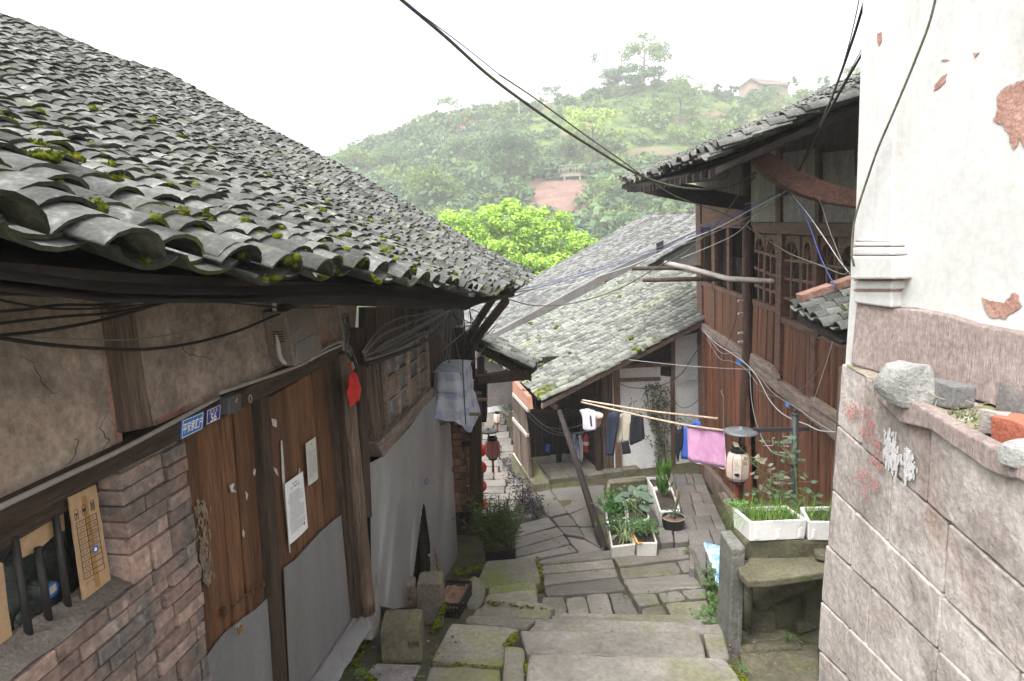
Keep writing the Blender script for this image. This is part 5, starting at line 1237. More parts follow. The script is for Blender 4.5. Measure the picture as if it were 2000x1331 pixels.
hill_tree(1258,168,95,105,F_LIGHT,'tall airy tree on the crest of the hill',1,24,70,.02,cz=.62,clump=.28)
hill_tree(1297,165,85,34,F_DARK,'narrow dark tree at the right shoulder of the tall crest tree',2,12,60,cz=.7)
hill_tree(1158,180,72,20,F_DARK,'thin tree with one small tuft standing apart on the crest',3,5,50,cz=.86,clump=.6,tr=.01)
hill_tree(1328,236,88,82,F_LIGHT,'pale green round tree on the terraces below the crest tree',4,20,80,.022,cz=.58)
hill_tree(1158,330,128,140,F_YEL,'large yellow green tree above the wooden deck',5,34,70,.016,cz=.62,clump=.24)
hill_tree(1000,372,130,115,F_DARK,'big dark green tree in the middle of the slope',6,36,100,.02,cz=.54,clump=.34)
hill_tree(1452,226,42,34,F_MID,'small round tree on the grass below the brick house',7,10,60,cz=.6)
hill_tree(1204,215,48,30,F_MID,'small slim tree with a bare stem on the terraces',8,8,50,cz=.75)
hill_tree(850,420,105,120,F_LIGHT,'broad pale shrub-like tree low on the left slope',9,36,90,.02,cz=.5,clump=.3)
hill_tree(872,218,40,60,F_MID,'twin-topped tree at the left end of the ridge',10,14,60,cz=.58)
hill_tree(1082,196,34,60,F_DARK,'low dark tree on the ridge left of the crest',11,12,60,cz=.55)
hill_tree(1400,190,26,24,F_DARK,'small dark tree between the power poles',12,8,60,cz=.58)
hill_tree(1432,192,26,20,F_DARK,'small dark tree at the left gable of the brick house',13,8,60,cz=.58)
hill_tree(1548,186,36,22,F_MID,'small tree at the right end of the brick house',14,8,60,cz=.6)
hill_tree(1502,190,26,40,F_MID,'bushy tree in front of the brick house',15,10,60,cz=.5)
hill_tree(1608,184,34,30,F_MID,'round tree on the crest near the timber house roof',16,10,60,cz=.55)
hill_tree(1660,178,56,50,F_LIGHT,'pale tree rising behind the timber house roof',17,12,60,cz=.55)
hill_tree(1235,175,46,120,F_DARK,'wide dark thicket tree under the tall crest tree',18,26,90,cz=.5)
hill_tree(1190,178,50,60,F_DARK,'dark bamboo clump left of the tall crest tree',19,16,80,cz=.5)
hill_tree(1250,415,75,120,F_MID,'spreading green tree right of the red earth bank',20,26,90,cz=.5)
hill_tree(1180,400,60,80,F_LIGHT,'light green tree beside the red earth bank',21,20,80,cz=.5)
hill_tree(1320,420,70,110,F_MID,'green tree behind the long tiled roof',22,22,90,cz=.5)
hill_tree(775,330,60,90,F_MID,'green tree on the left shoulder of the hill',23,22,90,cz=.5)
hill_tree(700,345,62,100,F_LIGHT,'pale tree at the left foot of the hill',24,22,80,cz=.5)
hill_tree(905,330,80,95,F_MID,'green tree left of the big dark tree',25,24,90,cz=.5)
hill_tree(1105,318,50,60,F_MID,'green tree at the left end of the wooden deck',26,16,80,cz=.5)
# ---- shrub masses nobody could count
def shrubs(name, n, fm, seed, region, size, nleaf, lsz):
    rng = np.random.default_rng(seed); r_ = random.Random(seed); out = []
    protos = [crown_mesh(rng, 1, 1, .8, 7, nleaf//7, lsz, .42)[0] for _ in range(6)]
    k = 0
    while k < n:
        x, y = r_.uniform(560,1700), r_.uniform(165,500)
        if y < sil(x)+1 or not region(x, y, r_): continue
        p = hillpos(x, y); s = r_.uniform(*size)*(1.25 if y > 330 else 1); c = r_.choice(protos); a = r_.uniform(0, 6.28)
        R_ = np.array([[math.cos(a), -math.sin(a), 0],[math.sin(a), math.cos(a), 0],[0,0,1]])
        out.append((c@R_.T)*s+np.array((p.x, p.y, p.z+s*.35))); k += 1
    kind(obj(name, quads(np.concatenate(out)), fm), 'stuff')
def bare(x, y): return (1005 < x < 1150 and 350 < y < 440) or (1140 < x < 1205 and 450 < y < 495) or (1215 < x < 1340 and 282 < y < 318) or (1085 < x < 1175 and 318 < y < 348)
def left_slope(x, y, r): return not bare(x, y) and (x < 950+60*r.gauss(0,1) and y > sil(x)+4) 
def low(x, y, r): return not bare(x, y) and y > 330+25*r.gauss(0,1)
def terr(x, y, r): return not bare(x, y) and x > 880 and y < 360 and mnoise.noise(V((x*.01, y*.03, 2))) > .05
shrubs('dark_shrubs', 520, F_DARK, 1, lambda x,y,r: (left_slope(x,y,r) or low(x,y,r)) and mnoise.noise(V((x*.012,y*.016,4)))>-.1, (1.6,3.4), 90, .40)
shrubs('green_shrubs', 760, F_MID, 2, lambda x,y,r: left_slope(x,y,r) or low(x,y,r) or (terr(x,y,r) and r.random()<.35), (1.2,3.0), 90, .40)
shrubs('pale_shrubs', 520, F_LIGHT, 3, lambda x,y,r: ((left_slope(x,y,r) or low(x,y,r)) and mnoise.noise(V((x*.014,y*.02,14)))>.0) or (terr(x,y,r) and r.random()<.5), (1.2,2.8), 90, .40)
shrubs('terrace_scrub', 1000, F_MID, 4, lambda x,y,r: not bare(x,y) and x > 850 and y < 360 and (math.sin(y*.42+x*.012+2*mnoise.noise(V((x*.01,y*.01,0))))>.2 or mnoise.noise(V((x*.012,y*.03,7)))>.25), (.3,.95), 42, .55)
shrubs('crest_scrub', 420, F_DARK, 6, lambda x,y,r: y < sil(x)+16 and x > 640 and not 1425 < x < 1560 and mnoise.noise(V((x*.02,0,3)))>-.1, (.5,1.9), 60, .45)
# ---- the bright young-leaved tree beyond the roofs
def bright_tree():
    rng = np.random.default_rng(77); d = 46; c = P(1005,500,d); root = thing('bright_tree', 'vivid lime green tree in full spring leaf beyond the roofs', 'tree', (c.x+.5, d, -16))
    out = []; cs = []
    lobes = [(930,478,72,74),(985,452,70,56),(1060,472,78,60),(1110,490,48,48),(893,462,38,46),(1000,520,110,60),(1080,540,70,50),(930,530,70,50),(1010,560,120,60)]
    for (lx, ly, rx_, ry_) in lobes:
        k = d/FPX; C = P(lx, ly, d+rng.uniform(-1.2,1.0)); R_ = (rx_*k, rx_*k*.9, ry_*k)
        n = int(31*(rx_/70)**1.5)+8
        for i in range(n):
            v_ = rng.normal(0,1,3); v_ /= np.linalg.norm(v_)
            if v_[1] > .5: v_[1] *= -1
            cc = np.array(C)+v_*np.array(R_)*rng.uniform(.72,1.03); cs.append(cc); cr = rng.uniform(.45,.85)
            out.append(leaf_cloud(rng, cc, (cr, cr, cr*.62), 150, .25, up=.9, shell=.45))
    obj('crown', quads(np.concatenate(out)), F_BRIGHT, root)
    B = V((c.x+.5, d, -16)); mb = MB(); mb.tube(smooth_path([B, B+V((.2,.1,5)), B+V((-.2,.2,9)), V((c.x,d,c.z-1.5))], 4), [.5]*4+[.45]*4+[.38]*4+[.3], 9)
    for q in cs[::7]: a = B+V((0,0,9+rng.uniform(0,2.5))); mb.tube([a, lerp(a, V(q.tolist()), .55)+V((0,0,-.3)), V(q.tolist())], [.16,.1,.03], 5)
    obj('trunk', mb, BARK, root, smooth=True)
bright_tree()
# ---- wooden deck, brick house, power poles on the hill
p = hillpos(1130,343); k = p.y/FPX*.97; DK = thing('viewing_deck', 'small wooden railed deck on stilts above the red earth bank', 'deck', p)
def dk(px, py, dy=0): q = P(px, py, p.y-4+dy); return q
PALEWOOD = mat('pale_deck_wood', (.18,.15,.12), (.3,.26,.22), 2, .8, .2)
mb = MB(); mb.prism([dk(1092,340), dk(1167,336), dk(1167,342), dk(1092,346)], V((0,4,0))); obj('platform', mb, PALEWOOD, DK)
mb = MB()
for i in range(13): x = 1093+i*6.1; y = 325-i*.3; mb.tube([dk(x,y), dk(x,y+16)], .07, 5)
for o in (0, 7): mb.tube([dk(1091,324+o), dk(1168,320+o)], .07, 5)
obj('railing', mb, PALEWOOD, DK)
for x in (1103,1133,1158): mb = MB(); mb.tube([dk(x,342), dk(x,356)], .2, 6); obj('stilt', mb, PALEWOOD, DK)
p = hillpos(1490,190); d = p.y; BHs = thing('brick_house', 'lone pinkish house with a low gabled roof on the hill crest', 'house', p)
HB1 = mat('pink_house_wall', (.3,.2,.17), (.4,.29,.25), 1, .9, .2); HB2 = mat('brown_house_roof', (.09,.07,.065), (.16,.12,.11), 2, .9, .2)
q = lambda x, y, dd=0: P(x, y, d+dd)
mb = MB(); mb.prism([q(1443,172), q(1468,154), q(1483,162), q(1483,194), q(1446,194)], V((0,.3,0))); mb.prism([q(1483,160), q(1538,164,2), q(1538,192,2), q(1483,195)], V((0,.3,0))); mb.prism([q(1444,172,8), q(1468,154,8), q(1540,164,8), q(1540,190,8), q(1446,190,8)], V((0,.3,0))); obj('wall', mb, HB1, BHs)
mb = MB(); mb.prism([q(1438,173,-.6), q(1466,153,-.6), q(1468,155,8), q(1442,174,8)], V((0,0,-.25))); mb.prism([q(1466,152,-.6), q(1486,163,-.6), q(1542,166,1.5), q(1542,160,8), q(1470,152,8)], V((0,0,-.25))); obj('roof', mb, HB2, BHs)
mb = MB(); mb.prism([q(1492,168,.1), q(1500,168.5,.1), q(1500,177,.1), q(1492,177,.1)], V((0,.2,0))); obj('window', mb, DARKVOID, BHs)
def pole(px, py, hpx, arms, lab):
    b = hillpos(px, py); k = b.y/FPX; r = thing('power_pole', lab, 'power pole', b, 'power poles on the hill'); h = hpx*k
    mb = MB(); mb.tube([b-V((0,0,.4)), b+V((0,0,h))], [.16,.1], 7); obj('shaft', mb, flat('concrete_pole', (.3,.3,.29), .8) if 'concrete_pole' not in MATS else MATS['concrete_pole'], r)
    for z, w in arms: mb = MB(); mb.box(b+V((-w/2,-.06,h*z)), V((w,0,0)), V((0,.12,0)), V((0,0,.12))); obj('crossarm', mb, MATS['concrete_pole'], r)
pole(1425,190,92,((.93,.9),(.8,.9)),'tallest thin power pole on the crest left of the brick house')
pole(1363,186,66,((.95,1.6),(.85,1.8),(.72,1.5)),'double armed power pole right of the crest tree'); pole(1369,186,62,((.93,1.2),),'plain power pole touching the double armed one')
pole(957,215,55,((.93,.7),),'short pole on the left ridge'); pole(1014,240,40,(),'bare post on the upper terraces'); pole(1545,190,45,((.9,.6),),'pole at the right end of the brick house')
# ---- haze: one closed box of even air round the whole place, sky outside
hz = bpy.data.materials.new('haze'); hz.use_nodes = True; nt = hz.node_tree; nt.nodes.remove(nt.nodes['Principled BSDF'])
pv = nt.nodes.new('ShaderNodeVolumePrincipled'); pv.inputs['Color'].default_value = (.97,.975,.98,1); pv.inputs['Density'].default_value = HAZE; pv.inputs['Anisotropy'].default_value = .3
nt.links.new(pv.outputs[0], nt.nodes['Material Output'].inputs['Volume'])
mb = MB(); mb.box((-2600,-1600,-36), (5200,0,0), (0,4700,0), (0,0,106)); kind(obj('haze', mb, hz), 'stuff')
# ================================================================ THINGS ON THE LEFT HOUSE
def top(o, label, cat, group=None): return tag(o, label, cat, group)
# electric fan behind the bars
fc = Wp(68,1150,-.15); FAN = thing('electric_fan', 'dark desk fan standing behind the barred window of the brick wall', 'fan', fc-V((0,0,.2)))
FGREEN = flat('grey_green_plastic', (.075,.09,.085), .4)
def fdisc(r, a, o=0.0): return fc+WT*(r*math.cos(a))+UP*(r*math.sin(a))+WN*o
mb = MB()
for r, o in ((.03,.055),(.055,.055),(.08,.052),(.105,.047),(.13,.038),(.155,.022),(.172,.0)): mb.tube([fdisc(r, 2*PI*k/32, o) for k in range(33)], .0014, 4)
for k in range(36): a = 2*PI*k/36; mb.tube([fdisc(.025,a,.056), fdisc(.08,a,.052), fdisc(.13,a,.038), fdisc(.172,a,.0)], .0011, 4)
mb.tube([fdisc(.174, 2*PI*k/32, -.01) for k in range(33)], .006, 6); obj('grille', mb, IRON, FAN, smooth=True)
for k in range(3):
    mb = MB(); a0 = 2*PI*k/3+.5
    mb.grid(lambda u, v: fdisc(lerp(.03,.155,v), a0+(u-.5)*1.5*(.6+.5*math.sin(v*PI)), .0+.03*(u-.5)), 8, 6); obj('blade', mb, FGREEN, FAN, smooth=True, solid=.003)
mb = MB(); mb.lathe([(.034,-.02),(.034,.035),(.028,.062),(.0,.064)], fc, WN, 20); hub = obj('hub', mb, FGREEN, FAN, smooth=True)
mb = MB(); mb.lathe([(.027,.0645),(.027,.066),(.0,.0665)], fc, WN, 20); obj('badge', mb, flat('badge_blue', (.03,.16,.5), .4), hub)
mb = MB(); mb.prism([fc+WN*.067+WT*a+UP*b for a, b in ((-.012,-.014),(.016,-.010),(.016,.016),(-.012,.012))], -WN*.001); obj('badge_mark', mb, flat('badge_cream', (.6,.5,.4), .6), hub)
mb = MB(); mb.box(fc-WT*.2-UP*.22-WN*.09, WT*.4, WN*.05, UP*.44); obj('housing', mb, FGREEN, FAN)
mb = MB(); mb.box(fc-WT*.2-UP*.23-WN*.09, WT*.62, WN*.14, UP*.045); obj('base', mb, FGREEN, FAN, bevel=.006)
# cardboard
CP = [(134,972),(187,946),(221,1162),(166,1194)]
cpl = onp(160,1070, Wp(160,1070,-.01), WN)
def cb(u, v, o=0.0):
    a = lerp(Wp(*CP[0],-.01), Wp(*CP[1],-.01), u); b = lerp(Wp(*CP[3],-.01), Wp(*CP[2],-.01), u); return lerp(a, b, v)+WN*o
CBD = thing('cardboard_sheet', 'torn cardboard box side printed with a spec table, wedged in the barred window', 'cardboard', cb(.5,1))
mb = MB(); n = 14; L_ = [cb(.03*mnoise.noise(V((k*.9,1,0))), k/n) for k in range(n+1)]; R_ = [cb(1+.03*mnoise.noise(V((k*.9,5,0))), k/n) for k in range(n+1)]
for k in range(n): mb.prism([L_[k], R_[k], R_[k+1], L_[k+1]], -WN*.006)
obj('card', mb, CARD, CBD)
mb = MB(); mb.prism([cb(.42,.04,.0008), cb(.60,.05,.0008), cb(.62,.86,.0008), cb(.45,.86,.0008)], -WN*.0012); obj('tape', mb, TAPE, CBD)
mb = MB()
def line(u0, v0, u1, v1, w=.0011):
    a, b = cb(u0,v0,.0016), cb(u1,v1,.0016); d = (b-a).normalized(); s = d.cross(WN)*w; mb.prism([a-s, b-s, b+s, a+s], -WN*.0005)
for k in range(11): line(.12,.235+k*.05,.84,.235+k*.05)
for u in (.12,.44,.84): line(u,.235,u,.735)
for (x, y, s) in ((.16,.17,0),(.44,.165,1),(.76,.16,2)):
    for a, b in (((x-.06,y-.045),(x+.06,y-.045)),((x+.06,y-.045),(x+.06,y+.04)),((x+.06,y+.04),(x-.06,y+.04)),((x-.06,y+.04),(x-.06,y-.045))): line(*a, *b, .0009)
    if s == 2: line(x-.025,y+.03,x-.025,y-.03,.0012); line(x+.025,y+.03,x+.025,y-.03,.0012)
    elif s == 1: mb.lathe([(.007,.0015),(.007,.002),(0,.0021)], cb(x,y-.005), WN, 12); line(x,y,x,y+.03,.001)
    else: line(x-.035,y-.005,x+.035,y-.005,.003); line(x,y,x,y+.03,.001)
ux = cb(1,.5)-cb(0,.5); uy = cb(.5,0)-cb(.5,1)
for k, (l, r) in enumerate((('型  号','台 扇'),('货  号','FA-300'),('规  格','300mm'),('电  压','220V'),('频  率','50Hz'),('功  率',''),('数  量','1台'),('毛  重',''),('净  重',''),('外  箱',''))):
    write(mb, l, cb(.28,.26+k*.05,.001), ux, uy, .0085, .0006)
    if r: write(mb, r, cb(.65,.26+k*.05,.001), ux, uy, .0085, .0006)
write(mb, '生产厂商', cb(.3,.775,.001), ux, uy, .009, .0006); obj('print', mb, CARDINK, CBD)
mb = MB(); mb.lathe([(.0135,.002),(.0135,.0026),(0,.0027)], cb(.62,.53), WN, 18); obj('sticker', mb, SIGNBLUE, CBD)
mb = MB(); q = cb(.62,.53,.0032); mb.prism([q+ux.normalized()*a+uy.normalized()*b for a, b in ((-.008,-.002),(.001,-.008),(.008,.002),(-.001,.008))], -WN*.0003); obj('sticker_mark', mb, SIGNWHITE, CBD)
for pts, lab in (([(30,1055),(100,1012),(107,1046),(75,1075),(44,1090)],'cardboard flap behind the bars above the fan'),([(112,1002),(124,996),(127,1036),(115,1042)],'narrow cardboard strip behind the right hand bar'),
                 ([(-6,1098),(6,1100),(16,1190),(24,1240),(42,1285),(18,1302),(-6,1290)],'long torn cardboard strip at the left edge of the barred window'),([(-6,1040),(18,1034),(20,1060),(-6,1072)],'small cardboard corner at the left end of the window head')):
    mb = MB(); mb.prism(Wq(pts, -.055), -WN*.005); top(obj('cardboard_scrap', mb, CARD), lab, 'cardboard')
# enamel plates over the door
def plate(name, pts, m, off, lab, txt, border):
    q = Wq(pts, off); mb = MB(); mb.prism(q, -WN*.004); r = obj(name, mb, m, bevel=.001); top(r, lab, 'sign')
    bl = lambda u, v: lerp(lerp(q[0],q[1],u), lerp(q[3],q[2],u), v)
    mb = MB(); w = .0012
    for a, b in (((border,border),(1-border,border)),((1-border,border),(1-border,1-border)),((1-border,1-border),(border,1-border)),((border,1-border),(border,border))):
        A, B = bl(*a), bl(*b); d = (B-A).normalized(); s = d.cross(WN)*w; mb.prism([A-s-d*w+WN*.0008, B-s+d*w+WN*.0008, B+s+d*w+WN*.0008, A+s-d*w+WN*.0008], -WN*.0008)
    ux_ = (q[1]-q[0]); uy_ = (q[0]-q[3])
    for t, u, v, h, mw, bo in txt: write(mb, t, bl(u, v), ux_, uy_, h, .0009, bo, mw)
    obj('lettering', mb, SIGNWHITE, r); return r
plate('house_sign', [(355,822),(399,803.5),(396.5,838),(353,859.5)], SIGNBLUE, .062, 'larger bright blue enamel plate over the plank doors, four sides rounded', (('平安家庭户',.5,.5,.045,.135,True),), .06)
plate('house_sign', [(404,802),(431.5,790),(430,818),(402.5,831)], SIGNNAVY, .062, 'small navy enamel plate with number 56 over the plank doors', (('回 龙 街',.5,.25,.017,.075,False),('56',.5,.66,.036,.05,True)), .05)
# switch box, lamp holder, meter box, conduits
mb = MB(); mb.prism(Wq([(449,776),(472,767),(471,803),(449,811)], .10), -WN*.05); sw = top(obj('switch_box', mb, flat('grime_grey_box', (.07,.07,.07), .6), bevel=.006), 'small grimy grey switch box on the lintel right of the blue plates', 'switch box')
mb = MB(); a = Wp(461,787,.104); mb.tube([a, a+UP*.018+WT*.012], .003, 6); obj('lever', mb, flat('orange_lever', (.5,.25,.08), .5), sw)
mb = MB(); a = Wp(488,768,.09); mb.tube([a+UP*.02, a, a-UP*.012], .004, 6); b_ = MB(); b_.tube([a-UP*.012+WT*(.014*math.cos(k*PI/8))+UP*(-.016+.018*math.sin(k*PI/8)) for k in range(17)], .003, 6)
hk = top(obj('cable_loop', b_, CONDUIT, smooth=True), 'small pale loop of cable hanging from the lintel pipe beside the switch box', 'cable')
MBX = thing('meter_box', 'brown grey electric meter box with vents under the eave, above the plank door', 'meter box', Wp(590,715,.1))
mb = MB(); mb.prism(Wq([(556,610),(612,585),(630,690),(576,716)], .13), -WN*.13); body = obj('cabinet', mb, mat('grimy_box_paint', (.13,.105,.088), (.22,.18,.15), 5, .6, .2, layers=[((.05,.04,.035), 8, .55, .75, .6)]), MBX, bevel=.006)
mb = MB(); mb.prism(Wq([(574,650),(590,642),(592,656),(576,664)], .133), -WN*.004); mb.prism(Wq([(582,652),(586,650),(587,660),(583,662)], .135), -WN*.003); obj('meter_window', mb, GLASS_D, MBX)
mb = MB(); mb.prism(Wq([(577,672),(614,652),(619,690),(581,712)], .134), -WN*.004); obj('door', mb, mat('clear_grey_panel', (.11,.105,.1), (.17,.165,.16), 4, .35, .1), MBX, bevel=.002)
mb = MB(); p0 = Wp(556,612,.13); p1 = Wp(576,715,.13)
for k in range(5): a = lerp(p0, p1, .36+k*.045)-WN*.03-WT*.001; mb.box(a, -WN*.06, UP*.006, -WT*.001)
obj('vent', mb, BLACKWOOD, MBX)
cable('conduit', smooth_path([Wp(534,585,.06), Wp(540,640,.06), Wp(545,690,.06), Wp(552,706,.07), Wp(567,712,.09)], 5), .013, mat('white_conduit', (.34,.31,.29), (.43,.4,.38), 9, .6, .1), 'pale vertical conduit bending into the meter box', 'conduit', n=8)
cable('conduit', smooth_path([Wp(-90,1034,.07), Wp(120,934,.075), Wp(250,872,.075), Wp(427,777,.075)], 5), .0095, CONDUIT, 'long pipe along the lintel above the barred window and brick pier', 'conduit', n=8)
cable('conduit', smooth_path([Wp(428,768,.08), Wp(520,737,.08), Wp(590,712,.08), Wp(608,698,.085), Wp(640,678,.085), Wp(668,668,.085), Wp(671,684,.085)], 5), .010, CONDUIT, 'bent pipe running from the switch box past the meter box to the door post', 'conduit', n=8)
cable('conduit', smooth_path([Wp(604,705,.08), Wp(640,686,.08), Wp(669,674,.075)], 4), .007, MATS['white_conduit'], 'thinner pale pipe doubling the bent pipe under the meter box', 'conduit', n=8)
mb = MB(); mb.tube(smooth_path([Wp(658,590,.05), Wp(667,640,.06), Wp(677,690,.07), Wp(690,720,.09), Wp(686,708,.09)], 4), .012, 6); top(obj('conduit', mb, CONDUIT, smooth=True), 'short conduit dropping from the eave onto the round door post', 'conduit')
for k, (pts, r, m, lab) in enumerate((
    ([(-60,650),(70,671),(190,681),(280,683),(380,670),(470,645),(534,618),(556,612)], .0065, RUBBER, 'thick black cable sagging lowest across the plaster wall'),
    ([(-60,660),(40,652),(120,641),(215,622),(290,600),(345,584)], .006, RUBBER, 'black cable rising to the eave beam from the lowest cable'),
    ([(-60,640),(50,626),(130,618),(215,612),(290,598),(330,590)], .005, RUBBER, 'black cable just above the rising black cable'),
    ([(-60,612),(40,606),(120,596),(200,596),(250,590)], .005, RUBBER, 'upper black cable close under the eave beam at far left'),
    ([(-40,578),(60,598),(130,604),(240,600),(330,588),(420,584)], .004, RUBBER, 'slack black cable looping against the plaster below the eave beam'),
    ([(30,658),(130,662),(250,664),(350,651),(440,624),(495,600)], .0025, GREYCABLE, 'thin grey wire crossing the plaster wall between the black cables'),
    ([(330,590),(450,592),(560,602),(650,600)], .004, RUBBER, 'black cable along the eave beam above the meter box'))):
    cable('cable', smooth_path([Wp(x, y, .10+.012*k) for x, y in pts], 5), r, m, lab)
for k in range(9):
    a = V((rnd(-.02,.02), rnd(-.02,.02), 0)); pts = [Wp(676+rnd(-5,5), 600+rnd(0,20), .1), Wp(680+rnd(-12,12), 640+rnd(-20,20), .12), Wp(685+rnd(-12,12), 670+rnd(-20,20), .1), Wp(692+rnd(-10,10), 700+rnd(-20,20), .1)]
    cable('cable', smooth_path(pts, 5), .003, GREYCABLE if k % 2 else RUBBER, 'one of the tangled wires gathered on the round door post under the eave', 'cable', 'tangled wires at the door post', 5)
# bundle of pipes and cables above the second window
PALEPIPE = mat('dusty_pipe', (.12,.105,.095), (.22,.2,.185), 8, .8, .3)
for k, (pts, r) in enumerate((([(710,692),(745,655),(790,635),(835,618),(880,600)], .012), ([(712,700),(750,672),(800,648),(850,622),(890,602)], .011), ([(714,712),(752,700),(800,682),(840,660),(868,628),(885,600)], .016),
        ([(714,704),(760,690),(805,668),(845,645),(875,612)], .010), ([(708,688),(740,645),(780,622),(830,612),(880,596)], .007), ([(714,708),(770,680),(815,655),(850,640),(880,612)], .008), ([(716,700),(735,680),(760,660),(800,640),(812,625),(850,610)], .006), ([(712,696),(760,676),(815,646),(870,612)], .006), ([(720,690),(770,668),(820,640),(872,606)], .005))):
    cable('pipe', smooth_path([Xp(x, y, .12+.012*(k % 4)) for x, y in pts], 5), r, (PALEPIPE, GREYCABLE, RUBBER, PALEPIPE)[k % 4], 'one of the bundled dusty pipes and cables sagging above the second window', 'pipe', 'bundle above the second window')
for k, pts in enumerate(([(866,610),(864,680),(868,705)],[(872,612),(872,680),(870,705)],[(852,640),(868,670),(880,712)],[(880,610),(879,690),(876,708)])):
    cable('cable', smooth_path([Xp(x, y, .1+.02*k) for x, y in pts], 5), .009 if k != 2 else .007, PALEPIPE, 'one of the upright cables dropping from the eave to the cloth covered box', 'cable', 'upright cables above the cloth covered box')
# lock, bag, notices
lk = Wp(466,1226,.02); LOCK = thing('padlock', 'small brass padlock on the left plank door', 'padlock', lk-UP*.03)
mb = MB(); mb.box(lk-WT*.018-UP*.028, WT*.036, WN*.014, UP*.03); obj('body', mb, BRASS, LOCK, bevel=.003)
mb = MB(); mb.tube([lk+WT*(.012*math.cos(a))+UP*(.004+.018*math.sin(a))+WN*.007 for a in [k*PI/8 for k in range(9)]], .0028, 6); mb.tube([lk+UP*.02-WT*.03, lk+UP*.018, lk+UP*.024+WT*.03], .003, 6); obj('shackle', mb, STEEL, LOCK, smooth=True)
bp_ = Wp(690,760,.16); BAG = MB(); BAG.grid(lambda u, v: bp_+WT*((u-.5)*.17*(.55+.75*math.sin(min(1,v*1.15)*PI*.78))+.012*v)+UP*(.10-.2*v)+WN*(.035*math.sin(u*PI)*math.sin(v*PI)+.014*mnoise.noise(V((u*5,v*5,2)))), 18, 18)
o_ = len(BAG.v); BAG.grid(lambda u, v: bp_+WT*((u-.5)*.17*(.55+.75*math.sin(min(1,v*1.15)*PI*.78))+.012*v)+UP*(.10-.2*v)-WN*(.03*math.sin(u*PI)*math.sin(v*PI)+.012*mnoise.noise(V((u*5,v*5,7)))), 18, 18)
BAG.tube([bp_+UP*.10, bp_+UP*.14, bp_+UP*.17-WN*.02], .006, 6); top(obj('plastic_bag', BAG, REDBAG, smooth=True), 'crumpled red plastic bag hanging on the round door post', 'bag')
def notice(pts, m, lab, lines, title, seal, seed):
    q = Wq(pts, .012); bl = lambda u, v: lerp(lerp(q[0],q[1],u), lerp(q[3],q[2],u), v)+WN*(.004+.005*math.sin(u*PI)*v)
    mb = MB(); mb.grid(bl, 6, 8, flip=False); r = obj('notice', mb, m, solid=.0012); top(r, lab, 'notice'); r_ = random.Random(seed)
    ux_ = q[1]-q[0]; uy_ = q[0]-q[3]; mb = MB()
    for t, u, v, h, mw in title: write(mb, t, bl(u,v), ux_, uy_, h, .0016, True, mw)
    if title: obj('title', mb, INK, r)
    mb = MB()
    for k in range(lines):
        v = .22+.66*k/lines; a = .1+(.06 if r_.random() < .4 else 0); b = .9 if r_.random() < .75 else r_.uniform(.4,.8); x = a
        while x < b:
            w = r_.uniform(.02,.05); A, B = bl(x,v)+WN*.0016, bl(min(x+w,b),v)+WN*.0016; s = uy_.normalized()*.0022; mb.add([A-s, B-s, B+s, A+s], [(0,1,2,3)]); x += w+.012
    obj('small_print', mb, INKGREY, r)
    if seal: mb = MB(); A = bl(.8,.86)+WN*.0018; mb.lathe([(.010,0),(.010,.0004),(0,.0005)], A, WN, 14); obj('seal', mb, flat('red_seal', (.55,.05,.08), .7), r)
notice([(554.6,946),(590,921),(600,1031),(563.5,1065)], PAPER, 'white printed notice with a red seal on the right plank door', 26, (('渝北区江津街道',.5,.08,.009,.10),('2021 年通知书公示',.5,.135,.013,.16)), True, 1)
notice([(595.6,867),(615,853.5),(620,934.5),(601,949)], PAPER2, 'smaller yellowed notice above and right of the white one', 20, (('通 知',.5,.09,.01,.05),), False, 2)
mb = MB(); q = Xp(833,940,.10); mb.prism(Xq([(830,937),(836,933),(836.5,945),(830.5,948)], .10), -XN*.003); bt = top(obj('number_tag', mb, SIGNNAVY), 'tiny blue number tag on the milky plastic sheet', 'sign')
mb = MB(); write(mb, '58', Xp(833.3,940.5,.10), XT, UP, .035, .001, True); obj('lettering', mb, SIGNWHITE, bt)
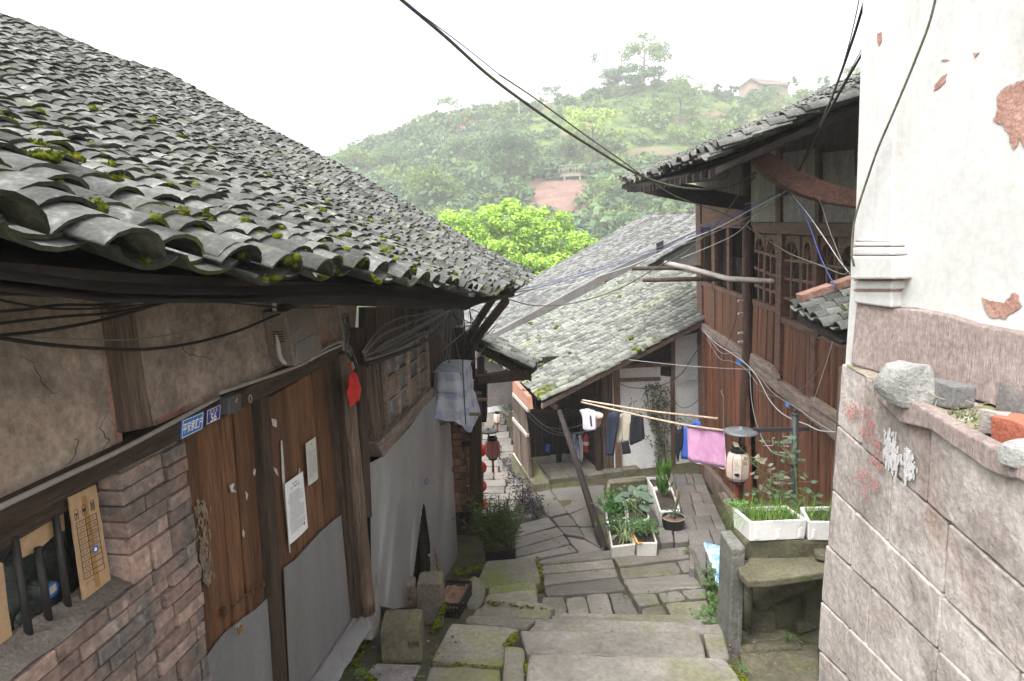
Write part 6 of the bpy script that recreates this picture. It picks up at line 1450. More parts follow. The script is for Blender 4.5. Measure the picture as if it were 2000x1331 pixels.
# cloth-wrapped box on its bracket
def ck(name):
    m = mat(name, grain=.08, c1=(.40,.41,.46), c2=(.55,.56,.62), scale=2.5, rough=.85, bump=.3, bscale=9); nt = m.node_tree; N, L = nt.nodes, nt.links; b = N['Principled BSDF']
    tc = N.new('ShaderNodeTexCoord'); sx = N.new('ShaderNodeSeparateXYZ'); L.new(tc.outputs['Object'], sx.inputs[0])
    def stripe(sock, sc, ph, th):
        a = N.new('ShaderNodeMath'); a.operation = 'MULTIPLY_ADD'; a.inputs[1].default_value = sc; a.inputs[2].default_value = ph; L.new(sock, a.inputs[0])
        f = N.new('ShaderNodeMath'); f.operation = 'FRACT'; L.new(a.outputs[0], f.inputs[0]); g = N.new('ShaderNodeMath'); g.operation = 'LESS_THAN'; g.inputs[1].default_value = th; L.new(f.outputs[0], g.inputs[0]); return g.outputs[0]
    s1 = stripe(sx.outputs['Z'], 5.2, .2, .42)
    ad = N.new('ShaderNodeMath'); L.new(sx.outputs['X'], ad.inputs[0]); L.new(sx.outputs['Y'], ad.inputs[1]); s2 = stripe(ad.outputs[0], 5.2, .1, .5)
    mu = N.new('ShaderNodeMath'); mu.operation = 'MULTIPLY'; L.new(s1, mu.inputs[0]); L.new(s2, mu.inputs[1])
    av = N.new('ShaderNodeMath'); av.operation = 'MULTIPLY_ADD'; av.inputs[1].default_value = .2; L.new(s1, av.inputs[0]); 
    av2 = N.new('ShaderNodeMath'); av2.operation = 'MULTIPLY'; av2.inputs[1].default_value = .2; L.new(s2, av2.inputs[0]); L.new(av2.outputs[0], av.inputs[2])
    old = b.inputs['Base Color'].links[0].from_socket
    x = N.new('ShaderNodeMix'); x.data_type = 'RGBA'; L.new(av.outputs[0], x.inputs['Factor']); L.new(old, x.inputs['A']); x.inputs['B'].default_value = (.2,.2,.23,1)
    y = N.new('ShaderNodeMix'); y.data_type = 'RGBA'; k = N.new('ShaderNodeMath'); k.operation = 'MULTIPLY'; k.inputs[1].default_value = .34; L.new(mu.outputs[0], k.inputs[0]); L.new(k.outputs[0], y.inputs['Factor']); L.new(x.outputs['Result'], y.inputs['A']); y.inputs['B'].default_value = (.13,.21,.52,1)
    L.new(y.outputs['Result'], b.inputs['Base Color']); return m
cxm = P(888,790,7.4); CB_ = thing('covered_air_conditioner', 'boxy unit wrapped in blue checked cloth on a wall bracket beside the window', 'covered unit', cxm)
T3 = V((.10,1,0)).normalized(); N3 = V((1,-.10,0)).normalized()
def cloth(u, v):
    """closed skirt round a box: u goes round, v from the top edge down, flaring"""
    w = 2*PI*u; cx_, sx_ = math.cos(w), math.sin(w); x = .18*math.copysign(abs(cx_)**.55, cx_); y = .34*math.copysign(abs(sx_)**.55, sx_)
    r = math.hypot(x,y); fl = .93+.07*min(1,v*8)+.30*v*v+.30*v*mnoise.noise(V((x*8,y*8,v*1.4)))+.12*v*v*math.sin(w*9)-(.10*math.exp(-((v-.5)/.07)**2))
    hem = .50+.16*mnoise.noise(V((x*6,y*6,4)))+(.14*max(0, cx_) )
    return cxm+N3*(x*fl+.01*mnoise.noise(V((x*20,y*20,v*6))))+T3*(y*fl)+UP*(.44-hem*v)
mb = MB(); mb.grid(cloth, 64, 20)
mb.grid(lambda u, v: cxm+N3*((u-.5)*.33)+T3*((v-.5)*.63)+UP*(.437+.04*math.sin(u*PI)**.5*math.sin(v*PI)**.5), 8, 10); obj('cloth', mb, ck('blue_check_cloth'), CB_, smooth=True)
mb = MB(); mb.box(cxm-N3*.14-T3*.29+UP*.02, N3*.28, T3*.58, UP*.40); obj('unit', mb, flat('unit_grey', (.3,.3,.29), .5), CB_)
mb = MB(); mb.tube([cxm+N3*.175*math.cos(0)+N3*a+T3*b+UP*.20 for a, b in ((0,-.34),(0,.34))], .005, 5); mb.tube([cxm-N3*.17-T3*.345+UP*.2, cxm+N3*.18-T3*.345+UP*.19], .006, 5); obj('tie_string', mb, flat('pale_string', (.45,.43,.4), .8), CB_)
mb = MB(); OLIVE = flat('olive_bracket_paint', (.11,.105,.055), .6)
for y in (-.3,.3): mb.box(cxm-N3*.3+T3*y-UP*.045, N3*.62, T3*.03, UP*.03); mb.tube([cxm+N3*.15+T3*y-UP*.03, cxm-N3*.22+T3*y-UP*.2], .012, 6)
mb.box(cxm-N3*.16-T3*.36-UP*.015, N3*.03, T3*.72, UP*.02); mb.box(cxm+N3*.1-T3*.36-UP*.015, N3*.03, T3*.72, UP*.02); obj('bracket', mb, OLIVE, CB_)
# ---- little tiled awning of the next house
AW = thing('awning_house', 'next house on the left, only its mossy tiled awning and beam showing', 'house', P(930,800,9.2))
aE = [P(1038,728,8.7), P(1052,716,9.6)]; aR = [P(920,662,8.9), P(934,652,9.8)]
SA_ = roof_fn(aE, None, aR, None, .02, .01, 8)
tm, ends = tile_roof(SA_, (aE[1]-aE[0]).length, (aR[0]-aE[0]).length, .23, .10, rng=np.random.default_rng(81), skip=0, jit=1.2); obj('roof', tm, [TILE_PALE, EDGE_PALE], AW)
mb = MB()
for k in range(46): q = SA_(rg.uniform(.2,1), abs(rg.normal(.05,.22)))+UP*.08; s = rg.uniform(.015,.05); mb.blob(q, (s,s,s*.6), 1, .4, 3, k)
kind(obj('moss', mb, MOSS, AW, smooth=True), 'stuff'); obj('roof_deck', roof_deck(SA_, .02, 4, 4), BLACKWOOD, AW)
mb = MB(); mb.prism([P(932,735,8.75), P(1033,722,8.75), P(1033,743,8.75), P(932,752,8.75)], V((0,.12,0))); mb.prism([P(932,700,8.9), P(946,700,8.9), P(946,735,8.9), P(932,735,8.9)], V((0,.1,0))); obj('beam', mb, DARKWOOD_H, AW, bevel=.01)
mb = MB(); a, b = SA_(0,0)-UP*.05, SA_(0,1)-UP*.05; mb.box(a, b-a, V((0,.05,0)), UP*-.08); a, b = SA_(.5,.35)-UP*.06, SA_(.5,1)-UP*.06; mb.tube([P(970,690,8.8), P(985,690,9.8)], .05, 8); obj('rafter', mb, DARKWOOD_H, AW)
mb = MB(); mb.prism([P(870,640,9.0), P(925,640,9.0), P(930,800,9.0), P(870,800,9.0)], V((0,.2,0))); mb.prism([P(925,735,9.1), P(950,740,9.1), P(950,825,9.1), P(925,825,9.1)], V((0,.5,0))); obj('wall', mb, BLACKWOOD, AW)
# ---- stones, crate and bits at the foot of the plastic wall
def boolbox(o, c, sx, sy, sz):
    mb = MB(); mb.abox(c, sx, sy, sz); k = obj('cut', mb, DARKVOID); m = o.modifiers.new('b', 'BOOLEAN'); m.object = k; m.operation = 'DIFFERENCE'; m.solver = 'EXACT'
    dg = bpy.context.evaluated_depsgraph_get(); dg.update(); me = bpy.data.meshes.new_from_object(o.evaluated_get(dg)); o.modifiers.remove(m); o.data = me; bpy.data.objects.remove(k)
fb = onz(784,1292,-3.08); mb = MB(); mb.rock((fb.x,fb.y+.13,-3.10), .285, .27, .27, .03, .014, 2.2, 6); o = obj('stone_block', mb, STONE_GREEN); boolbox(o, (fb.x+.09, fb.y-.0, -2.985), .075, .10, .062); b_ = o.modifiers.new('bv', 'BEVEL'); b_.width = .008; b_.limit_method = 'ANGLE'
top(o, 'green stained cube of stone with a square socket, beside the plastic covered door', 'stone block')
fb = onz(842,1222,-3.42); mb = MB(); mb.rock((fb.x-.0,fb.y+.10,-3.42), .215, .20, .40, .0, .014, 4.2, 6); top(obj('stone_pier', mb, mat('mossy_pier', (.10,.09,.06), (.24,.2,.18), 3, .9, .6, bscale=34, layers=[((.13,.15,.02), 3, .48, .62, .8), ((.32,.26,.24), 5, .58, .7, .6)]), bevel=.012), 'upright mossy stone pier between the low brick wall and the black crate', 'stone pier')
mb = MB(); a = onz(775,1186,-3.40); mb.rock((a.x-.01,a.y+.08,-3.42), .34, .15, .15, -.02, .012, 1.3, 4); lw = top(obj('low_brick_wall', mb, BRICK, bevel=.008), 'low red brick wall stub running from the post to the mossy pier', 'wall')
mb = MB(); mb.rock((a.x-.01,a.y+.085,-3.272), .34, .15, .075, -.02, .012, 2.3, 4); obj('coping', mb, mat('pink_coping', (.16,.12,.1), (.26,.2,.18), 5, .9, .5), lw, bevel=.008)
mb = MB(); mb.rock((a.x-.01,a.y+.07,-3.345), .3, .15, .05, -.02, .01, 5.3, 4); obj('brick_course', mb, mat('dull_red_brick', (.15,.06,.035), (.24,.1,.06), 8, .9, .6), lw, bevel=.006)
mb = MB(); b0, b1 = Wp(727,1245,.06), Wp(722,1118,.02); mb.prism([Wp(706,1118,.03), Wp(735,1113,.03), Wp(744,1170,.08), Wp(745,1240,.14), Wp(727,1252,.12), Wp(716,1180,.06)], -WN*.12); top(obj('stone_post', mb, mat('grey_cement_post', (.11,.105,.1), (.27,.25,.235), 4, .9, .5), bevel=.012), 'broken cement post base standing at the foot of the round door post', 'post')
mb = MB(); mb.prism([onz(x, y, -3.04) for x, y in ((737,1296),(822,1299),(803,1336),(700,1326))], V((0,0,-.02))); top(obj('metal_plate', mb, mat('scratched_plate', (.13,.115,.11), (.26,.235,.23), 8, .6, .3, layers=[((.38,.36,.36), 18, .6, .8, .5)]), bevel=.004), 'flat grey plate lying under the stone cube', 'plate')
mb = MB(); t0 = onz(866,1138,-3.6); mb.tube(smooth_path([V((t0.x-.02,t0.y,-3.75)), P(858,1115,6.1), P(852,1085,6.1), P(845,1082,6.0), P(836,1086,5.95)], 4), [.016]*8+[.013]*8+[.008], 7); mb.tube(smooth_path([P(852,1086,6.1), P(849,1076,6.1), P(850,1068,6.1)], 3), .007, 6); mb.tube(smooth_path([P(858,1112,6.05), P(850,1104,6.0), P(846,1094,6.0)], 3), .004, 6)
top(obj('dead_branch', mb, mat('dead_branch_bark', (.13,.085,.06), (.25,.18,.14), 12, .9, .5), smooth=True), 'bare crooked branch standing against the milky plastic sheet', 'branch')
# black crate: slatted sides
crz = -3.36; c4 = [onz(x, y, crz) for x, y in ((846,1177),(896,1178),(919,1135),(873,1133))]; crh = .17
CRT = thing('plastic_crate', 'black slatted plastic crate filled with reddish soil', 'crate', (c4[0]+c4[2])/2-UP*crh)
BLKP = flat('black_plastic', (.02,.02,.021), .45); mb = MB()
for i in range(4):
    a, b = c4[i], c4[(i+1)%4]; d = b-a; nrm = V((d.y,-d.x,0)).normalized()*.012
    mb.box(a, d, nrm, UP*-.03); mb.box(a-UP*crh, d, nrm, UP*.035); mb.box(a-UP*.10, d, nrm, UP*.012)
    n = max(4, int(d.length/.028))
    for k in range(n+1):
        t = k/n; mb.box(lerp(a,b,t)-UP*(crh-.001)-d.normalized()*.005, d.normalized()*.010, nrm*.9, UP*(crh-.002))
obj('lattice', mb, BLKP, CRT)
mb = MB(); mb.grid(lambda u, v: lerp(lerp(c4[0],c4[1],u), lerp(c4[3],c4[2],u), v)-UP*(.055-.02*mnoise.noise(V((u*5,v*5,1)))), 14, 14); obj('soil', mb, mat('red_soil', (.16,.085,.06), (.3,.18,.13), 14, .95, .9, bscale=40), CRT, smooth=True)
# ---- planter with narrow-leaved shrub, rod stand
POT = thing('planter_trough', 'black trough with a bushy narrow leaved plant at the lane corner', 'planter', P(980,1095,7.5))
def trough(r, px4, z, h, m, soilm, wall=.02, taper=.9, soil_drop=.03, name='box'):
    t = [onz(x, y, z) for x, y in px4]; c = sum(t, V((0,0,0)))/4; b = [c+(p-c)*taper-UP*h for p in t]; ti = [c+(p-c)*(1-2*wall/((t[1]-t[0]).length)) for p in t]; bi = [p-UP*soil_drop for p in ti]
    mb = MB(); vs = t+b+ti+[p-UP*(h*.85) for p in ti]; fs = [(4,5,6,7)]
    for i in range(4): k = (i+1)%4; fs += [(i,k,4+k,4+i), (i,8+i,8+k,k), (8+i,12+i,12+k,8+k)]
    mb.add(vs, fs); o = obj(name, mb, m, r, bevel=.006)
    mb = MB(); mb.grid(lambda u, v: lerp(lerp(bi[0],bi[1],u), lerp(bi[3],bi[2],u), v)+UP*(.012*mnoise.noise(V((u*6,v*6,z)))), 10, 10); obj('soil', mb, soilm, r, smooth=True); return c, t
SOILD = mat('potting_soil', (.03,.022,.016), (.08,.06,.045), 16, .95, .9, bscale=60, grain=0.3)
zt = P(977,1070,7.5).z; c, t = trough(POT, [(945,1066),(991,1061),(1008,1072),(952,1079)], zt, .22, BLKP, SOILD, .015, .92, .02)
rp = np.random.default_rng(3); mb = MB(); ms = MB()
for k in range(70):
    b = c+V((rp.normal(0,.09), rp.normal(0,.06), -.01)); hgt = rp.uniform(.25,.62); e = b+V((rp.normal(-.02,.14), rp.normal(0,.12), hgt)); ms.tube([b, lerp(b,e,.5)+V((rp.normal(0,.02),0,.02)), e], .004, 4)
    for q in range(30):
        tt = rp.uniform(.3,1.05); p = lerp(b,e,tt); d = V((rp.normal(0,1), rp.normal(0,1), rp.normal(.35,.5))); leaf(mb, p, d, V(rp.normal(0,1,3).tolist())+UP, rp.uniform(.06,.13), rp.uniform(.010,.018), .1)
obj('leaves', mb, leafm('narrow_leaf', (.035,.075,.018), (.11,.17,.04)), POT); obj('stems', ms, flat('stem_brown', (.09,.07,.04), .8), POT)
mb = MB(); mb.tube([P(942,912,8.9), P(942,994,8.7)], .018, 7); mb.tube([P(898,993,8.65), P(952,994,8.65), P(953,1000,8.6), P(946,1058,8.5)], .012, 6); top(obj('iron_stand', mb, RUST, smooth=True), 'rusty iron rod and bracket beside the corner post, near the red lanterns', 'stand')
# ---- lanterns down the lane
LRED = mat('red_silk', (.68,.022,.014), (.82,.05,.025), 6, .45, .1, transl=.35, grain=0.05); GOLD = flat('gold_trim', (.55,.33,.06), .4, .4)
def globe(c, r, lab, grp):
    g = thing('red_lantern', lab, 'lantern', c-UP*r, grp); mb = MB(); n = 16; m = 10; vs = []; fs = []
    for j in range(m+1):
        a = -PI/2*.86+PI*.86*j/m
        for k in range(n): w = 2*PI*k/n; rr = r*math.cos(a)*(1 if k % 2 else .955); vs.append(c+V((rr*math.cos(w), rr*math.sin(w), r*.86*math.sin(a))))
    for j in range(m):
        for k in range(n): q = (k+1)%n; fs.append((j*n+k, j*n+q, (j+1)*n+q, (j+1)*n+k))
    mb.add(vs, fs); obj('silk', mb, LRED, g, smooth=True)
    mb = MB(); mb.lathe([(r*.34,r*.70),(r*.34,r*.82),(r*.2,r*.86)], c, UP, 14); mb.lathe([(r*.2,-r*.86),(r*.34,-r*.82),(r*.34,-r*.70)], c, UP, 14)
    for k in range(8): w = 2*PI*k/8; mb.tube([c+V((r*1.005*math.cos(a)*math.cos(w), r*1.005*math.cos(a)*math.sin(w), r*.865*math.sin(a))) for a in [-PI/2*.86+PI*.86*j/8 for j in range(9)]], r*.012, 4)
    obj('trim', mb, GOLD, g)
    mb = MB(); r_ = random.Random(int(c.z*1000))
    for k in range(10): x, y = r_.gauss(0,r*.1), r_.gauss(0,r*.1); mb.tube([c+V((x*.4,y*.4,-r*.84)), c+V((x,y,-r*1.35))], r*.02, 4)
    obj('tassel', mb, GOLD, g)
for y, lab in ((880,'topmost of the four red globe lanterns strung behind the corner post'),(914,'second red globe lantern from the top of the string'),(950,'third red globe lantern, behind the iron rod'),(985,'lowest red globe lantern, above the bushy planter')):
    globe(P(936,y,9.9), .118, lab, 'string of red globe lanterns')
PINK = mat('faded_pink_paper', (.42,.13,.12), (.6,.3,.27), 5, .6, .2, transl=.3, grain=0.08); CREAM = mat('cream_paper', (.62,.56,.47), (.74,.69,.6), 4, .65, .15, transl=.3, layers=[((.5,.40,.28), 3, .56, .75, .5)], grain=0.08); BLKM = flat('black_metal', (.02,.02,.022), .5, .3); PINKRIB = flat('pink_rib', (.5,.13,.17), .6)
def barrel(name, c, r, h, lab, paper, ribm, grp=None, tassel=.2):
    g = thing(name, lab, 'lantern', c-UP*h/2, grp); mb = MB(); mb.lathe([(r*.66,-h/2),(r*.93,-h*.36),(r,-h*.15),(r,h*.15),(r*.93,h*.36),(r*.66,h/2)], c, UP, 8); obj('shade', mb, paper, g)
    mb = MB()
    for k in range(8):
        w = 2*PI*k/8; ax = V((0,0,1)); a = ax.cross(V((0,1,0))).normalized(); b = ax.cross(a)
        mb.tube([c+(a*math.cos(w)+b*math.sin(w))*(rr*1.01)+UP*z for rr, z in ((r*.66,-h/2),(r*.93,-h*.36),(r,-h*.15),(r,h*.15),(r*.93,h*.36),(r*.66,h/2))], r*.035, 5)
    obj('ribs', mb, ribm, g)
    mb = MB(); mb.lathe([(r*.66,h*.5),(r*.7,h*.5),(r*.7,h*.66),(r*.62,h*.66),(r*.62,h*.52)], c, UP, 12); obj('top_ring', mb, BLKM, g)
    mb = MB(); mb.lathe([(r*.5,-h*.62),(r*.66,-h*.56),(r*.66,-h*.49),(r*.3,-h*.49)], c, UP, 12); obj('bottom_ring', mb, BLKM, g)
    mb = MB()
    for k in range(14): w = 2*PI*k/14; mb.tube([c+V((.01*math.cos(w),.01*math.sin(w),-h*.6)), c+V((.016*math.cos(w),.016*math.sin(w),-h*.6-tassel))], .004, 4)
    obj('tassel', mb, flat('red_tassel', (.22,.03,.025), .8) if 'red_tassel' not in MATS else MATS['red_tassel'], g); return g
barrel('paper_lantern', P(962,877,9.6), .105, .27, 'faded pink panelled lantern with a tassel over the lane, right of the red globes', PINK, flat('dark_rib', (.12,.03,.03), .6), None, .2)
barrel('paper_lantern', P(971,817,13.5), .075, .2, 'small cream lantern hanging far down the lane', CREAM, flat('brown_rib', (.3,.2,.12), .6), None, .16)
def hood(mb, c, r, h): mb.lathe([(r*.96,-h*.3),(r,-h*.22),(r*.7,h*.0),(r*.35,h*.22),(r*.16,h*.36),(r*.12,h*.6),(r*.05,h*.75),(0,h*.75)], c, UP, 28)
LL = thing('street_lamp', 'street lamp mostly hidden behind the corner post near the red globes', 'street lamp', P(925,1085,9.7)); mb = MB(); hood(mb, P(953,841,9.6), .15, .05); obj('hood', mb, flat('grey_metal', (.11,.11,.115), .45, .4), LL, smooth=True)
mb = MB(); mb.tube([P(925,850,9.7), P(925,1085,9.7)], .04, 8); obj('pole', mb, BLKM, LL); mb = MB(); mb.tube([P(925,846,9.7), P(953,846,9.6), P(956,858,9.6)], .016, 6); obj('arm', mb, BLKM, LL)
# ---- dark purple planting by the laundry house
mb = MB(); rp = np.random.default_rng(17)
for k in range(1250):
    if rp.random() < .62: t_ = rp.random(); x, y = lerp(985,1045,t_)+rp.normal(0,8)*(1+t_*.8), lerp(905,1012,t_)+rp.normal(0,6)
    else: x, y = rp.uniform(1010,1058), rp.uniform(985,1018)
    p = og(x, y, .02)+UP*rp.uniform(.0,.22); d = V((rp.normal(0,1), rp.normal(0,1), rp.normal(.5,.5))); leaf(mb, p, d, V(rp.normal(0,1,3).tolist())+UP, rp.uniform(.05,.10), rp.uniform(.014,.024), .2)
kind(obj('purple_bedding_plants', mb, leafm('purple_leaf', (.018,.014,.02), (.055,.046,.062), .1)), 'stuff')
mb = MB(); mb.tube([P(1030,936,10.4), P(1021,937,10.4), P(1021,990,10.2)], .01, 6); top(obj('iron_rod', mb, IRON, smooth=True), 'thin bent iron rod stuck in the purple planting bed', 'rod')
# ================================================================ LAUNDRY, PLANTERS, STONE STACK, LAMP, WIRES
BAMBOO = mat('bamboo', (.33,.23,.15), (.5,.39,.29), 3, .5, .15, stretch=(1,1,1), layers=[((.68,.58,.48), 5, .5, .7, .6), ((.35,.15,.06), 2, .6, .75, .6)])
def bpole(name, pts, r, lab):
    mb = MB(); q = smooth_path(pts, 8); rr = [r*(1.0+(.10 if i % 4 == 0 else 0)) for i in range(len(q))]; mb.tube(q, rr, 8); return top(obj(name, mb, BAMBOO, smooth=True), lab, 'pole'), q
POLE1, q1 = bpole('bamboo_pole', [P(1138,782,11.5), P(1260,802,9.9), P(1402,818,8.5)], .0155, 'upper bamboo drying pole, its cut end in front of the brown planks')
POLE2, q2 = bpole('bamboo_pole', [P(1136,786,11.4), P(1240,810,9.7), P(1340,831,8.5), P(1420,842,7.75)], .0155, 'lower bamboo drying pole carrying the pink towel')
def at(q, px):
    best = min(range(len(q)-1), key=lambda i: abs((pj(q[i])[0]+pj(q[i+1])[0])/2-px)); a, b = q[best], q[best+1]; xa, xb = pj(a)[0], pj(b)[0]; return lerp(a, b, (px-xa)/(xb-xa))
def hangpt(px, py, q, off=0.0):
    """point on the upright plane below the pole q at this line of sight"""
    c = at(q, px); d = (q[-1]-q[0]); d.z = 0; d.normalize(); n = V((d.y,-d.x,0)); return onp(px, py, c+n*off, n)
def cloth_poly(name, pts, q, m, lab, cat, off=0.0, th=.02, puff=.02, seed=0, parent=None, fold=14):
    """garment: outline in the picture on the hanging plane, filled as a folded double sheet with thickness"""
    d = (q[-1]-q[0]); d.z = 0; d.normalize(); n = V((d.y,-d.x,0)); out = [hangpt(x, y, q, off) for x, y in pts]
    bm = bmesh.new(); vs = [bm.verts.new(p) for p in out]; bm.faces.new(vs); bmesh.ops.triangulate(bm, faces=bm.faces[:])
    for _ in range(3):
        es = [e for e in bm.edges if e.calc_length() > .05]
        if es: bmesh.ops.subdivide_edges(bm, edges=es, cuts=1, use_grid_fill=True); bmesh.ops.triangulate(bm, faces=bm.faces[:])
    bm.verts.ensure_lookup_table(); o0 = out[0]
    for v in bm.verts:
        u = (v.co-o0).dot(d); z = v.co.z-o0.z
        v.co += n*(puff*(math.sin(u*fold*2+seed)+.8*mnoise.noise(V((u*fold, z*2.5, seed)))))
    mb = MB(); bm.verts.index_update(); mb.v = [tuple(v.co) for v in bm.verts]; mb.f = [tuple(v.index for v in f.verts) for f in bm.faces]; bm.free()
    o = obj(name, mb, m, parent, smooth=True, solid=th)
    if parent is None: top(o, lab, cat)
    return o
def cl(name, c, rough=.85, lay=()): return mat(name, tuple(x*.85 for x in c), tuple(min(1,x*1.12) for x in c), 5, rough, .25, bscale=30, layers=lay, grain=.1)
NAVY = cl('navy_cloth', (.018,.024,.045)); BLACKC = cl('black_cloth', (.012,.013,.018)); CREAMC = cl('cream_cloth', (.46,.41,.33)); WHITEC = cl('white_cloth', (.6,.58,.66)); BLUEC = cl('blue_cloth', (.05,.13,.50)); PINKC = cl('pale_pink_cloth', (.60,.42,.38))
TOWEL = mat('pink_towel', (.56,.25,.45), (.70,.40,.60), 6, .95, .8, bscale=70, bdist=.01, grain=0.14); STRIPE = mat('striped_shirt_cloth', (.10,.13,.22), (.45,.47,.58), 9, .85, .1, stretch=(6,6,.4), lo=.45, hi=.55)
# pink towel folded over the pole, white edging
tw = [(1343,829),(1360,832),(1380,835),(1413,839),(1415,870),(1417,913),(1400,911),(1375,907),(1352,903),(1346,898),(1345,870)]
TW = cloth_poly('towel', tw, q2, TOWEL, 'large pink towel with white edging over the lower bamboo pole', 'towel', -.022, .012, .012, 1, None, 7)
e = [hangpt(x, y, q2, -.030) for x, y in [(1344,835),(1345,870),(1346,898),(1352,903),(1375,907.5),(1400,911.5),(1417,913.5),(1415.5,870),(1413.5,841)]]; mb = MB(); mb.tube(smooth_path(e, 4), .006, 5); obj('edging', mb, flat('white_binding', (.7,.68,.7), .8), TW, smooth=True)
mb = MB(); mb.tube(smooth_path([hangpt(x, y, q2, -.034) for x, y in [(1350,850),(1351,866),(1352,874)]], 4), .004, 5); obj('tape', mb, MATS['white_binding'], TW)
cloth_poly('trousers', [(1190,806),(1210,806),(1208,830),(1203,860),(1196,890),(1184,889),(1188,850)], q1, NAVY, 'dark trousers on the bamboo pole left of the cream jacket', 'trousers', .03, .02, .02, 2)
cloth_poly('jacket', [(1210,810),(1217,807),(1230,808),(1233,815),(1229,830),(1228,862),(1217,863),(1216,845),(1212,866),(1205,866),(1206,835)], q1, CREAMC, 'cream jacket hanging on the bamboo pole', 'jacket', -.03, .03, .02, 3)
cloth_poly('shorts', [(1213,864),(1227,862),(1230,886),(1215,888)], q1, BLACKC, 'black shorts hanging below the cream jacket', 'shorts', .0, .02, .015, 4)
cloth_poly('sweater', [(1232,812),(1240,808),(1252,808),(1258,815),(1259,858),(1255,859),(1253,835),(1252,861),(1238,868),(1236,845),(1233,870),(1229,868)], q1, BLACKC, 'black long sleeved sweater right of the cream jacket', 'sweater', -.02, .03, .02, 5)
cloth_poly('singlet', [(1320,832),(1324,840),(1330,838),(1333,830),(1332,870),(1328,885),(1326,902),(1323,888),(1318,886)], q1, BLACKC, 'black singlet with a ragged hem left of the blue shirt', 'singlet', .1, .02, .02, 6)
cloth_poly('shirt', [(1336,833),(1347,831),(1347,898),(1334,896),(1330,875)], q1, BLUEC, 'bright blue shirt partly hidden by the pink towel', 'shirt', .05, .03, .02, 7)
cloth_poly('shirt', [(1352,826),(1362,822),(1368,826),(1368,834),(1350,832)], q1, BLUEC, 'shoulder of a blue shirt showing above the pink towel', 'shirt', .08, .02, .01, 8)
cloth_poly('t_shirt', [(1134,802),(1146,799),(1160,803),(1164,812),(1162,840),(1148,842),(1138,836),(1140,815),(1136,814)], q2, WHITEC, 'pale lilac t-shirt hanging in the porch beside the pink sun hat', 't-shirt', .0, .03, .02, 9)
HAT = MB(); hp = hangpt(1164,816,q2,-.1); HAT.lathe([(.0,-.16),(.06,-.15),(.095,-.10),(.10,-.03),(.095,.0)], hp, (0,-.2,1), 14); HAT.lathe([(.095,-.005),(.12,.02),(.125,.05),(.115,.055)], hp, (0,-.2,1), 14)
top(obj('sun_hat', HAT, PINKC, smooth=True), 'pale pink sun hat hung upside down over the lilac t-shirt', 'hat')
mb = MB(); mb.tube([hp+V((-.1,-.08,.06)), hp+V((-.09,-.1,-.1)), hp+V((-.05,-.09,-.15))], .018, 6); top(obj('hat_strap', mb, NAVY), 'dark strap hanging beside the pink sun hat', 'strap')
for px in (1152,1166,1214,1222,1238,1250,1340,1356,1196):
    qq = q1 if px not in (1152,1166) else q2; c = at(qq, px); mb = MB(); mb.tube([c+UP*.0+V((0,-.022,.0)), c+UP*.028, c+V((0,.022,0)), c+V((0,.01,-.03)), c-UP*.05], .003, 5); mb.tube([c-UP*.05, c-UP*.09+V((-.08,0,0)), c-UP*.09+V((.08,0,0)), c-UP*.05], .003, 5)
    top(obj('clothes_hanger', mb, flat('green_hanger', (.03,.12,.10), .5) if 'green_hanger' not in MATS else MATS['green_hanger']), 'one of the thin wire clothes hangers hooked on the bamboo poles', 'hanger', 'hangers on the bamboo poles')
# washing inside the porch
def porch(px, py, off): return Gp(px, py, -off)
def inside(name, pts, m, lab, cat, off, seed):
    out = [porch(x, y, off) for x, y in pts]; bm = bmesh.new(); bm.faces.new([bm.verts.new(p) for p in out]); bmesh.ops.triangulate(bm, faces=bm.faces[:])
    for _ in range(2): bmesh.ops.subdivide_edges(bm, edges=[e for e in bm.edges if e.calc_length() > .06], cuts=1); bmesh.ops.triangulate(bm, faces=bm.faces[:])
    for v in bm.verts: v.co += EV_*(.03*math.sin(v.co.x*40+seed)+.02*mnoise.noise(v.co*6))
    mb = MB(); bm.verts.index_update(); mb.v = [tuple(v.co) for v in bm.verts]; mb.f = [tuple(v.index for v in f.verts) for f in bm.faces]; bm.free(); top(obj(name, mb, m, smooth=True, solid=.02), lab, cat)
inside('trousers', [(1088,846),(1096,850),(1097,890),(1094,925),(1088,926),(1086,880)], BLACKC, 'black trousers hanging deep in the dark porch', 'trousers', .6, 1)
inside('jacket', [(1062,842),(1070,840),(1074,862),(1066,866),(1060,860)], NAVY, 'dark jacket at the left of the porch line', 'jacket', .6, 2)
inside('towel', [(1068,866),(1074,868),(1072,884),(1066,882)], BLUEC, 'small blue towel glowing in the dark porch', 'towel', .58, 3)
inside('shirt', [(1117,849),(1124,848),(1130,866),(1131,900),(1124,905),(1120,870)], STRIPE, 'blue striped shirt in the porch right of the leaning prop', 'shirt', .3, 4)
inside('shirt', [(1129,851),(1135,850),(1140,866),(1139,903),(1134,902),(1132,870)], WHITEC, 'pale lilac shirt in the porch right of the striped shirt', 'shirt', .3, 5)
inside('towel', [(1164,850),(1168,852),(1168,868),(1164,880)], WHITEC, 'narrow white towel at the right of the porch', 'towel', .2, 6)
p = porch(1145,866,.35); EXT = MB(); EXT.lathe([(.05,-.17),(.055,-.16),(.055,.10),(.04,.14),(.018,.16),(.018,.19),(.0,.19)], p, UP, 14); ex = top(obj('fire_extinguisher', EXT, flat('extinguisher_red', (.4,.03,.03), .4), smooth=True), 'red cylinder with a pale band hanging in the porch', 'extinguisher')
mb = MB(); mb.lathe([(.0565,-.03),(.057,.04)], p, UP, 14); obj('band', mb, flat('pale_band', (.5,.47,.42), .6), ex)
